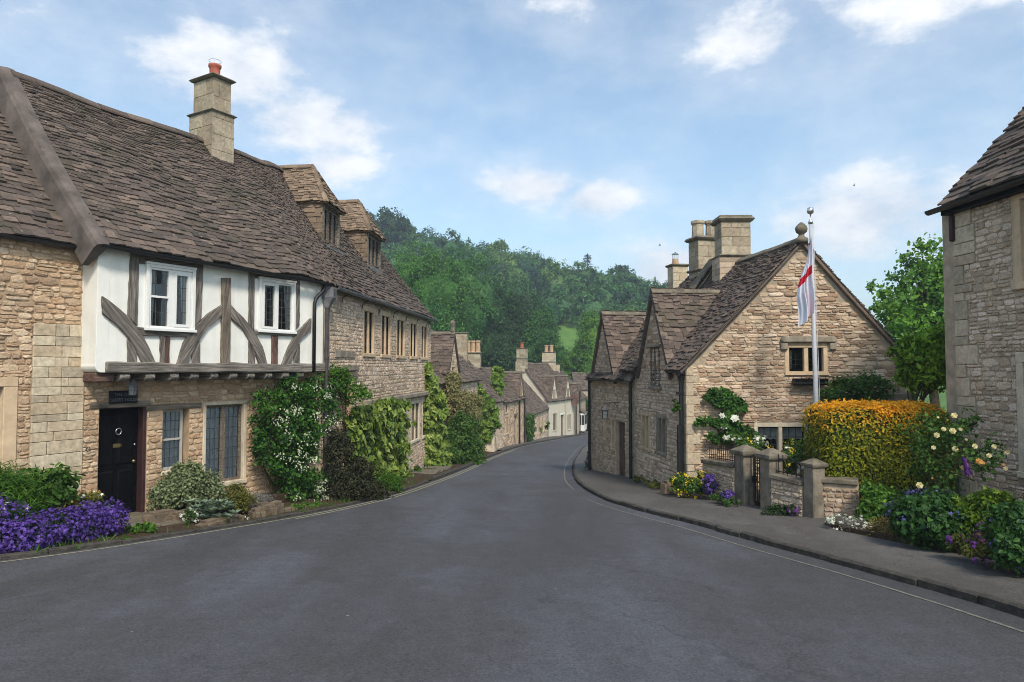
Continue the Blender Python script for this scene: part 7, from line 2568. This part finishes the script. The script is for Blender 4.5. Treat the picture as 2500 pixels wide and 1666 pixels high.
# flagstones to the door
fl = bpy.data.objects.new('flagstone_path', None); fl['kind'] = 'structure'; COL.objects.link(fl)
for i in range(3):
    for j in range(3):
        a0_ = da0 - .12 + i * .42 + .06 * (j % 2); d0_ = .12 + j * .40
        zz = gz(W.P(a0_, 0, d0_).y) + .12 - .02 * j
        mb = MB(); mb.box(W, a0_ + .012, a0_ + .40, zz - .1, zz + random.uniform(-.006, .006), d0_ + .012, d0_ + .39)
        o = mb.build('flagstone', 'flagstone', bevel=.012); o.parent = fl
for i in range(3):
    a0_ = 3.9 + i * 1.0
    p0_ = S.P(8.3 + i * 1.0, 0, .25)
    mb = MB(); zz = gz(p0_.y) + .16; mb.box(S, 7.3 + i * .95, 8.2 + i * .95, zz - .1, zz, .15, 1.05); o = mb.build('flagstone', 'flagstone', bevel=.015); o.parent = fl

# --- right-hand side
bush('corner_yellow_flowers', 'yellow flowered clump at the foot of the black downpipes', 'flowers', [B(1668, 1185, 15.0, .26, .25, .24), B(1695, 1192, 14.8, .24, .22, .22), B(1710, 1180, 14.9, .18, .16, .26)], 2600, .05, 'leaf_mid', 'ovate', seed=51, flowers=[('petal_yellow', 420, .04, 'flower', .2)])
bush('corner_purple_flowers', 'upright purple flower clump against the garden wall', 'flowers', [B(1732, 1184, 14.35, .13, .13, .19)], 600, .04, 'leaf_dark', 'lance', seed=52, stems=0, flowers=[('petal_purple', 750, .042, 'flower', .2)])
bush('pillar_purple_flowers', 'small purple clump at the foot of the first gate pillar', 'flowers', [B(1776, 1212, 13.55, .12, .12, .10)], 400, .04, 'leaf_dark', 'lance', seed=53, stems=0, flowers=[('petal_purple', 450, .04, 'flower', .3)])
bush('pillar_weeds', 'weeds beneath the small purple clump', 'weeds', [B(1780, 1225, 13.3, .2, .15, .07), B(1755, 1215, 13.8, .2, .15, .06)], 500, .045, 'leaf_mid', 'ovate', seed=54, stems=0)
bush('wall_foot_flowers', 'dull purple flowers at the foot of the railed wall', 'flowers', [B(1938, 1248, 11.95, .10, .1, .10)], 350, .04, 'leaf_dark', 'lance', seed=55, stems=0, flowers=[('petal_violet', 140, .035, 'flower', .2)])
bush('wall_foot_weeds', 'dark weeds along the railed wall foot', 'weeds', [B(1900, 1248, 12.1, .35, .12, .06)], 500, .045, 'leaf_dark', 'ovate', seed=56, stems=0)
bush('cottage_foot_weeds', 'yellow-green weeds along the cottage side wall', 'weeds', [B(1590, 1180, 17.4, .18, .5, .06), B(1612, 1190, 16.6, .16, .4, .07), B(1560, 1172, 18.6, .15, .4, .07)], 900, .045, 'leaf_olive', 'ovate', seed=57, stems=0)
rock(at(1636, 1192, 15.65) , .20, .12, .17, 'corner_stone', 'leaning boulder guarding the cottage corner', 'edging_rock', 31, .4)
crp = [Z5r(60, 420), Z5r(150, 345), Z5r(260, 340), Z5r(330, 420), Z5r(430, 430), Z5r(410, 510), Z5r(330, 540), Z5r(350, 640), Z5r(450, 650), Z5r(520, 760), Z5r(540, 830), Z5r(420, 860), Z5r(300, 800), Z5r(100, 790), Z5r(80, 740), Z5r(260, 720), Z5r(200, 650), Z5r(0, 640), Z5r(-20, 590), Z5r(180, 600), Z5r(240, 520), Z5r(160, 480)]
T = wall_climber('white_clematis', 'climber with large white flowers on the gable wall', 'climber', RG, [RG.at(*q, .1) for q in crp], 3300, .075, 'leaf_rose', 'ovate', .22, .03, seed=58, jit=.6, stems=9, ragged=.06, base=RG.P(.6, gR(0), .1))
for (zx, zy) in ((228, 578), (228, 668), (258, 762), (520, 765), (510, 800), (330, 600)):
    a, z = RG.at(*Z5r(zx, zy), .25)
    rr = np.random.default_rng(int(zx + zy))
    Pn = np.array([np.array(RG.P(a + rr.uniform(-.05, .05), z + rr.uniform(-.03, .03), .26)) for _ in range(7)])
    leaves('bloom', Pn, np.tile(np.array((0, -1, .4)), (7, 1)), .13, 'flower', 'petal_white', T, rr, .35)
bush('weed_on_wall', 'small green plant rooted high on the cottage side wall', 'plant', [B(1650, 990, 15.9, .12, .12, .16)], 260, .05, 'leaf_mid', 'ovate', seed=59, stems=2)
bush('front_garden_plants', 'yellow and white garden plants behind the railings', 'flowers', [B(1930, 1130, 12.9, .35, .3, .25), B(1960, 1105, 13.6, .4, .3, .3), B(1830, 1090, 14.6, .4, .3, .3)], 1600, .06, 'leaf_mid', 'ovate', seed=60, flowers=[('petal_yellow', 160, .04, 'flower', .3), ('petal_white', 90, .06, 'flower', .3)])

# golden hedge, clipped box with rounded shoulders
HX0, HX1 = 5.42, 7.62
HY0, HY1 = 11.75, 12.95
HZ0, HZ1 = gz(12) + .1, at(2100, 990, 12.0).z
T = Thing('golden_hedge', 'clipped green hedge with glowing golden-orange top', 'hedge', ((HX0 + HX1) / 2, 12.6, HZ0))
rg = np.random.default_rng(61)


def hedge_pts(n, top):
    hx, hy, hz = (HX1 - HX0) / 2, (HY1 - HY0) / 2, (HZ1 - HZ0) / 2
    c = np.array(((HX0 + HX1) / 2, (HY0 + HY1) / 2, (HZ0 + HZ1) / 2))
    d = rg.normal(0, 1, (n * 8, 3)); d[:, 1] -= .5; d /= np.linalg.norm(d, axis=1, keepdims=True)
    e = np.abs(d) ** 7
    r = 1 / (e.sum(1) ** (1 / 7))
    q = d * r[:, None]
    N = np.sign(d) * np.abs(q) ** 6
    N /= np.linalg.norm(N, axis=1, keepdims=True)
    lump = np.sin(q[:, 0] * hx * 5 + 1) * np.sin(q[:, 2] * hz * 6) * np.sin(q[:, 1] * hy * 5 + 2)
    P = c + q * np.array((hx, hy, hz)) + N * (lump * .035 + rg.normal(0, .022, len(q)))[:, None]
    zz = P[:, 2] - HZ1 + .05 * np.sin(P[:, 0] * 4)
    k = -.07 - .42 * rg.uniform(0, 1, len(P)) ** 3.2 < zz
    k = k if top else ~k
    P, N = P[k], N[k]
    idx = rg.permutation(len(P))[:n]
    return P[idx], N[idx]


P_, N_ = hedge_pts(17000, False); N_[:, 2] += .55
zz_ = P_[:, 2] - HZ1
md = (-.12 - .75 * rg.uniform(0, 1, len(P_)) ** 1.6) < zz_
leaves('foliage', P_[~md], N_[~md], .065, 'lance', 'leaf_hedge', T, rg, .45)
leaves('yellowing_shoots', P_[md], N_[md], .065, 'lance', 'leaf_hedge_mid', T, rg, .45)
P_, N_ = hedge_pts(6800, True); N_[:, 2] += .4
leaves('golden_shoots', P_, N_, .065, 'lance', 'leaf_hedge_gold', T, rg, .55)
mb = MB(); hb = Fr((HX0 + .12, HY0 + .12), (1, 0)); mb.box(hb, 0, HX1 - HX0 - .24, HZ0 - .1, HZ1 - .12, -(HY1 - HY0 - .24), 0); mb.build('twiggy_core', 'leaf_dark', T)

bush('hedge_back_shrub', 'dark green shrub showing over the golden hedge against the gable', 'shrub', [B(2065, 960, 14.9, .5, .4, .34), B(2125, 955, 14.9, .45, .4, .38), B(2020, 975, 14.8, .3, .3, .2)], 3600, .065, 'leaf_mid', 'ovate', seed=62)
bush('wall_end_shrub', 'bright green shrub at the end of the garden wall', 'shrub', [B(2130, 1215, 11.1, .28, .25, .24), B(2165, 1225, 10.9, .28, .25, .24), B(2140, 1250, 10.8, .3, .25, .18)], 3200, .06, 'leaf_lush', 'ovate', seed=63)
bush('white_flower_mat', 'grey-leaved mat with white flowers at the wall foot', 'flowers', [B(2050, 1278, 10.6, .24, .2, .12), B(2090, 1285, 10.3, .22, .2, .12)], 2400, .04, 'leaf_greywool', 'blade', seed=64, stems=0, flowers=[('petal_white', 330, .038, 'flower', .5)])
bush('straw_plant', 'dry straw-coloured plant between white mat and dark mound', 'plant', [B(2160, 1295, 9.9, .22, .2, .14), B(2185, 1305, 9.6, .16, .15, .10)], 1200, .10, 'leaf_straw', 'blade', seed=65, stems=0, jit=.9)
bush('geranium_mound', 'large dark green rounded mound with a few blue flowers', 'plant', [B(2260, 1280, 8.95, .34, .34, .30), B(2310, 1285, 8.7, .26, .3, .26), B(2230, 1270, 9.4, .3, .3, .28), B(2290, 1250, 9.3, .3, .3, .26)], 5200, .065, 'leaf_geranium', 'ivy', seed=66, per=16, spread=.2, flowers=[('petal_blue', 120, .04, 'flower', .5)])
bush('blue_flower_plant', 'hazy blue-flowered plant behind the geranium mound', 'flowers', [B(2225, 1230, 10.2, .3, .26, .16), B(2270, 1225, 10.0, .3, .26, .18), B(2200, 1240, 10.4, .2, .2, .14)], 1600, .05, 'leaf_blue', 'lance', seed=67, flowers=[('petal_blue', 420, .036, 'flower', .5)])
bush('fern_clump', 'yellow-green ferny clump under the pale roses', 'plant', [B(2400, 1265, 8.7, .3, .28, .26), B(2440, 1250, 8.6, .25, .25, .26), B(2370, 1285, 8.5, .2, .2, .18)], 3600, .085, 'leaf_fern', 'lance', seed=68)
bush('violet_mat', 'violet and pink flowered mat at the pavement edge', 'flowers', [B(2425, 1325, 7.85, .2, .2, .2), B(2395, 1345, 7.75, .2, .18, .12), B(2350, 1330, 8.1, .16, .15, .12)], 1900, .045, 'leaf_olive', 'lance', seed=69, flowers=[('petal_violet', 260, .036, 'flower', .3), ('petal_pink', 60, .034, 'flower', .3)])
bush('edge_foliage', 'blue-green foliage with faint blue flowers at the picture edge', 'plant', [B(2490, 1300, 7.5, .32, .3, .36), B(2470, 1350, 7.4, .22, .2, .2), B(2510, 1345, 7.2, .3, .3, .28)], 4200, .055, 'leaf_geranium', 'ovate', seed=70, flowers=[('petal_blue', 140, .034, 'flower', .4)])
# yellow roses
RB = bush('yellow_rose_bush', 'open rose bush with pale yellow roses by the tall house corner', 'rose bush', [B(2270, 1060, 10.7, .42, .36, .34), B(2320, 1090, 10.4, .4, .36, .4), B(2360, 1040, 10.5, .22, .2, .24), B(2260, 1130, 10.6, .3, .3, .34), B(2420, 1115, 9.6, .34, .2, .26), B(2375, 1135, 9.8, .3, .25, .24), B(2300, 1170, 10.2, .3, .3, .3)], 2100, .06, 'leaf_mid', 'ovate', seed=71, per=12, spread=.22, stems=22)
rr = np.random.default_rng(72)
for (zx, zy, sz_, fm) in ((675, 520, .14, 'petal_cream'), (612, 600, .12, 'petal_cream'), (665, 610, .11, 'petal_cream'), (570, 635, .10, 'petal_cream'), (580, 530, .09, 'petal_cream'), (712, 600, .09, 'petal_cream'), (745, 660, .09, 'petal_cream'), (795, 700, .09, 'petal_cream'), (748, 762, .11, 'petal_cream'), (680, 715, .11, 'petal_cream'), (668, 748, .08, 'petal_cream'), (722, 828, .10, 'petal_cream'), (678, 860, .08, 'petal_cream'), (470, 930, .12, 'petal_cream'), (592, 880, .08, 'petal_cream'),
                              (910, 702, .10, 'petal_cream'), (880, 755, .11, 'petal_cream'), (985, 735, .08, 'petal_cream'), (820, 790, .11, 'petal_apricot'), (845, 798, .09, 'petal_apricot'), (962, 808, .10, 'petal_apricot'), (980, 832, .10, 'petal_cream'), (636, 545, .06, 'petal_apricot'), (545, 888, .06, 'petal_apricot'), (552, 708, .08, 'petal_cream')):
    Y = 9.35 if zx > 780 else 10.1
    p = at(2050 + zx / 2.4133, 800 + zy / 2.4123, Y)
    leaves('rose_bloom', np.array([np.array(p)]), np.array([(-.4, -1, .5)]), sz_ * .66, 'rose', fm, RB, rr, .2)
T = Thing('lupin_spike', 'single purple flower spike among the pale roses', 'flower', at(2360, 1200, 9.5))
s0, s1 = at(2365, 1160, 9.5), at(2352, 1118, 9.5)
Pn = np.array([np.array(s0.lerp(s1, k / 90)) + np.array((.035 * (1.1 - k / 110) * math.cos(k * 2.4), .035 * math.sin(k * 2.4), 0)) for k in range(90)])
leaves('florets', Pn, np.array([(math.cos(k * 2.4), math.sin(k * 2.4), .3) for k in range(90)]), .04, 'flower', 'petal_violet', T, rr, .2)
mb = MB(); mb.tube([at(2372, 1230, 9.5), s0, s1], [.008, .006, .004], 5); mb.build('stem', 'stem', T)
# shrub overhanging the passage
tree('passage_shrub', 'leafy shrub arching over the gap beside the tall house', (7.35, 13.4, gz(13.4)), [B(2275, 880, 13.2, .5, .45, .48), B(2310, 905, 12.9, .42, .4, .36), B(2250, 920, 13.4, .40, .36, .34), B(2235, 870, 13.4, .36, .36, .36), B(2300, 850, 13.1, .36, .36, .36)], 8000, .13, 'leaf_spring', seed=73, trunk_r=.05, per=16, spread=.25, shape='lance', limbs=8)
# stone shed end glimpsed under it
mb = MB(); fr_ = Fr((6.9, 15.2), (1, -.1)); mb.box(fr_, 0, 2.0, gz(15) - .1, -.55, -.4, 0); o = mb.build('passage_wall', 'ashlar_weathered'); tag(o, 'plain stone wall glimpsed under the passage shrub', 'wall')
# street shrub past the lantern cottage
bush('dark_corner_shrub', 'dark shrub hugging the far corner of the lantern cottage', 'shrub', [B(1462, 1115, 24.4, .38, .4, .5), B(1458, 1135, 24.2, .4, .4, .35), B(1468, 1090, 24.8, .3, .3, .35)], 2600, .075, 'leaf_dark', 'ovate', seed=74)
# soil under the right bed
mb = MB()
bp = [(4.95, 10.9), (4.95, 10.3), (5.25, 9.3), (5.7, 8.0), (6.4, 6.0), (7.9, 4.6), (8.2, 8), (7.75, 11.9), (5.9, 12.2)]
top = [Vector((x, y, gz(y) + .16)) for x, y in bp]; bot = [Vector((x, y, gz(y))) for x, y in bp]
k = len(bp); mb.add(top + bot, [tuple(range(k))] + [(i, (i + 1) % k, k + (i + 1) % k, k + i) for i in range(k)]); o = mb.build('flower_bed', 'soil'); o['kind'] = 'structure'
mb = MB()
bp = [(4.3, 15.6), (4.6, 13.9), (5.2, 12.2), (5.6, 11.9), (9.5, 12.2), (9.5, 15.78)]
top = [Vector((x, y, gz(y) + .20)) for x, y in bp]; bot = [Vector((x, y, gz(y))) for x, y in bp]
k = len(bp); mb.add(top + bot, [tuple(range(k))] + [(i, (i + 1) % k, k + (i + 1) % k, k + i) for i in range(k)]); o = mb.build('front_garden', 'soil'); o['kind'] = 'structure'

# ================================================================== TREES
tree('garden_tree', 'bright leafy tree rising behind the gable cottage', (19.2, 31, gz(31) + 1.5), [B(2240, 750, 31, 2.3, 2.2, 2.0), B(2310, 720, 31, 2.4, 2.2, 2.3), B(2190, 790, 30.5, 1.3, 1.3, 1.0), B(2260, 830, 30.5, 2.0, 2.0, 1.4), B(2380, 780, 31, 2.5, 2.4, 2.4)], 15000, .20, 'tree_bright', seed=81, trunk_r=.22, per=50, spread=.22, limbs=16)
NEAR = [  # px, py, Y, rx, rz, mat, label
    ((1010, 690, 82, 4.8, 4.2), (1060, 720, 80, 4.6, 4.0), (985, 740, 80, 4.0, 4.0), (1035, 790, 78, 4.6, 4.0), 'tree_valley', 'tall bright green tree rising behind the long house roof'),
    ((1120, 690, 88, 4.6, 4.6), (1160, 730, 88, 4.4, 4.4), (1110, 750, 86, 4.2, 4.2), (1140, 790, 84, 4.0, 4.0), 'tree_mid', 'broad mid-green tree in the middle of the valley'),
    ((1060, 820, 70, 3.2, 3.0), (1090, 850, 68, 3.2, 3.0), (1040, 860, 68, 3.0, 3.0), 'tree_mid', 'green tree low behind the finial gable'),
    ((1195, 790, 92, 4.0, 5.0), (1180, 840, 90, 4.0, 4.0), (1215, 850, 90, 3.4, 3.6), 'tree_dark', 'dark tree behind the twin chimney stacks'),
    ((1262, 765, 96, 4.2, 4.6), (1280, 810, 95, 4.4, 4.4), (1250, 840, 94, 3.8, 3.8), 'tree_dark', 'dark rounded tree left of the meadow'),
    ((1318, 815, 92, 2.8, 3.4), (1330, 850, 90, 2.6, 2.6), (1300, 860, 90, 2.4, 2.4), 'tree_mid', 'lighter tree beside the meadow edge'),
    ((1395, 885, 96, 3.2, 2.0), (1425, 895, 95, 3.0, 2.0), (1370, 898, 95, 2.6, 1.8), 'tree_bright', 'bright bushy tree in front of the meadow'),
    ((1448, 825, 94, 2.2, 3.4), (1455, 870, 94, 2.6, 3.2), (1440, 900, 93, 2.6, 2.4), 'tree_bright', 'slim light tree beside the cottage roofs on the bend'),
    ((1225, 890, 80, 2.6, 1.8), (1250, 900, 80, 2.4, 1.6), 'tree_dark', 'low dark tree tucked behind the cottage stacks'),
]
for i, row in enumerate(NEAR):
    *bl, mt, lab = row
    bls = [B(b[0], b[1], b[2], b[3], b[3], b[4]) for b in bl]
    cx = sum(b[0] for b in bls) / len(bls); cy = sum(b[1] for b in bls) / len(bls)
    tree('valley_tree', lab, (cx, cy, hill(cx, cy)), bls, 13000, .33, mt, seed=90 + i, group='trees in the valley', trunk_r=.35, per=40, spread=.2, limbs=8, core=.6, shape='lance')

# wood on the hillside: one mass, no single tree countable
rg = np.random.default_rng(7)
PROT = []
for k in range(7):
    r0 = np.random.default_rng(700 + k)
    Bl = [(0, 0, 0, 1, 1, .9)]
    d = sph(r0, 9, .35)
    for j in range(9):
        f = r0.uniform(.3, .5); Bl.append((d[j, 0] * .78, d[j, 1] * .78, d[j, 2] * .7, f, f, f))
    P_, N_, _ = clump_points(Bl, 950, r0, 20, .16, (.72, 1), .5)
    PROT.append(leaf_arrays(P_, N_, .18, 'lance', r0, .3))
VV, FF, MI, off = [], [], [], 0
pts = []
tries = 0
while len(pts) < 520 and tries < 20000:
    tries += 1
    x, y = rg.uniform(-85, 85), rg.uniform(100, 222)
    if abs(x / y) > .50: continue
    if x / y > .30: continue
    if -2 < x < 22 and y + .25 * x < 150 and y > 95: continue
    if any((x - a) ** 2 + (y - b) ** 2 < 4.9 ** 2 for a, b in pts): continue
    pts.append((x, y))
for (x, y) in pts:
    s_ = rg.uniform(3.0, 5.0)
    V_, F_ = PROT[rg.integers(0, 7)]
    a = rg.uniform(0, 6.28)
    rot = np.array(((math.cos(a), -math.sin(a), 0), (math.sin(a), math.cos(a), 0), (0, 0, 1)))
    VV.append((V_ @ rot.T) * np.array((s_, s_, s_ * rg.uniform(.9, 1.3))) + np.array((x, y, hill(x, y) + s_ * .95)))
    FF.append(F_ + off); off += len(V_)
    ic = MB(); ico(ic, (0, 0, 0), (.60, .60, .55))  # unseen core added in each crown so light does not pass through
    Vi = np.array([tuple(v) for v in ic.v]); Fi = np.array(ic.f)
    VV.append(Vi * np.array((s_, s_, s_ * 1.1)) * (1 + .12 * np.sin(Vi[:, :1] * 5 + x)) + np.array((x, y, hill(x, y) + s_ * .95)))
    FF.append(Fi + off); off += len(Vi)
    MI.append(np.full(len(F_) + len(Fi), rg.choice(4, p=(.4, .2, .22, .18)), np.int32))
o = link('hillside_wood', np_mesh('hillside_wood', np.concatenate(VV), np.concatenate(FF), 'tree_wood'))
for mt in ('wood_blue', 'wood_dark', 'wood_yellow'): o.data.materials.append(MATS[mt])
o.data.polygons.foreach_set('material_index', np.concatenate(MI))
tag(o, 'dense green wood covering the whole hillside', 'wood', kind='stuff')
# trees that break the skyline
for (px_, py_, Y, rx, lab) in ((955, 550, 190, 4.2, 'dark tree breaking the skyline by the dormer'), (1521, 690, 195, 4.0, 'dark tree at the low end of the skyline')):
    b = B(px_, py_, Y, rx, rx, rx * 1.15); c = (b[0], b[1])
    tree('skyline_tree', lab, (c[0], c[1], hill(*c)), [b, (b[0] + rx * .8, b[1], b[2] - rx * .5, rx * .8, rx * .8, rx * .8)], 3200, .6, 'tree_dark', seed=120 + int(Y), trunk_r=.4, group='trees on the skyline', per=26)
# lone conifer
cp = at(1434, 665, 205); top = at(1434, 618, 205)
T = Thing('conifer', 'pointed dark conifer standing above the wood on the skyline', 'tree', (cp.x, 205, hill(cp.x, 205)))
Pn, Nn = [], []
zb, ztp = cp.z - 3, top.z
for k in range(11):
    f = k / 11; z = zb + (ztp - zb) * f; r_ = (1 - f) * 3.2 + .25
    for q in range(34):
        a = rg.uniform(0, 6.28); rad = r_ * rg.uniform(.25, 1) ** .7
        Pn.append((cp.x + math.cos(a) * rad, 205 + math.sin(a) * rad, z - rad * .12 + rg.uniform(-.15, .15))); Nn.append((math.cos(a) * .3, math.sin(a) * .3, 1))
leaves('crown', np.array(Pn), np.array(Nn), .9, 'lance', 'tree_conifer', T, rg, .25)
mb = MB(); mb.tube([(cp.x, 205, hill(cp.x, 205)), (cp.x, 205, ztp)], [.4, .05], 7); mb.build('trunk', 'bark', T)

# grass fringe along the kerb below the purple mound and the rose
rg = np.random.default_rng(17)
Pn = []
for p in off_line(KL, -.16):
    if 7.5 < p.y < 21:
        dens_ = 34 if (p.y < 10.2 or 12.6 < p.y < 15) else 9
        for _ in range(dens_):
            q = p + Vector((rg.uniform(-.28, .10), rg.uniform(-.25, .25), 0))
            Pn.append((q.x, q.y, gz(q.y) + .02))
Pn = np.array(Pn)
o = leaves('verge_grass', Pn, np.tile(np.array((.9, -.5, .25)), (len(Pn), 1)), .11, 'blade', 'leaf_lush', None, rg, .5, -1.6)
tag(o, 'short grass fringe along the kerb below the houses', 'grass', kind='stuff')


# ------------------------------------------------------------------ valley air
hb_ = Fr((-1000, -450), (1, 0))
mb = MB(); mb.box(hb_, 0, 2000, -10.5, 84, -2100, 0)
haze = mb.build('haze', 'meadow')
haze['kind'] = 'stuff'
hm = bpy.data.materials.new('haze_air'); hm.use_nodes = True
ht = NT(hm.node_tree); ht.n.clear()
ho = ht.new('ShaderNodeOutputMaterial'); pv_ = ht.new('ShaderNodeVolumePrincipled')
pv_.inputs['Color'].default_value = (.72, .84, 1.0, 1); pv_.inputs['Density'].default_value = .0009; pv_.inputs['Anisotropy'].default_value = .1
ht.l.new(pv_.outputs[0], ho.inputs['Volume'])
haze.data.materials.clear(); haze.data.materials.append(hm)
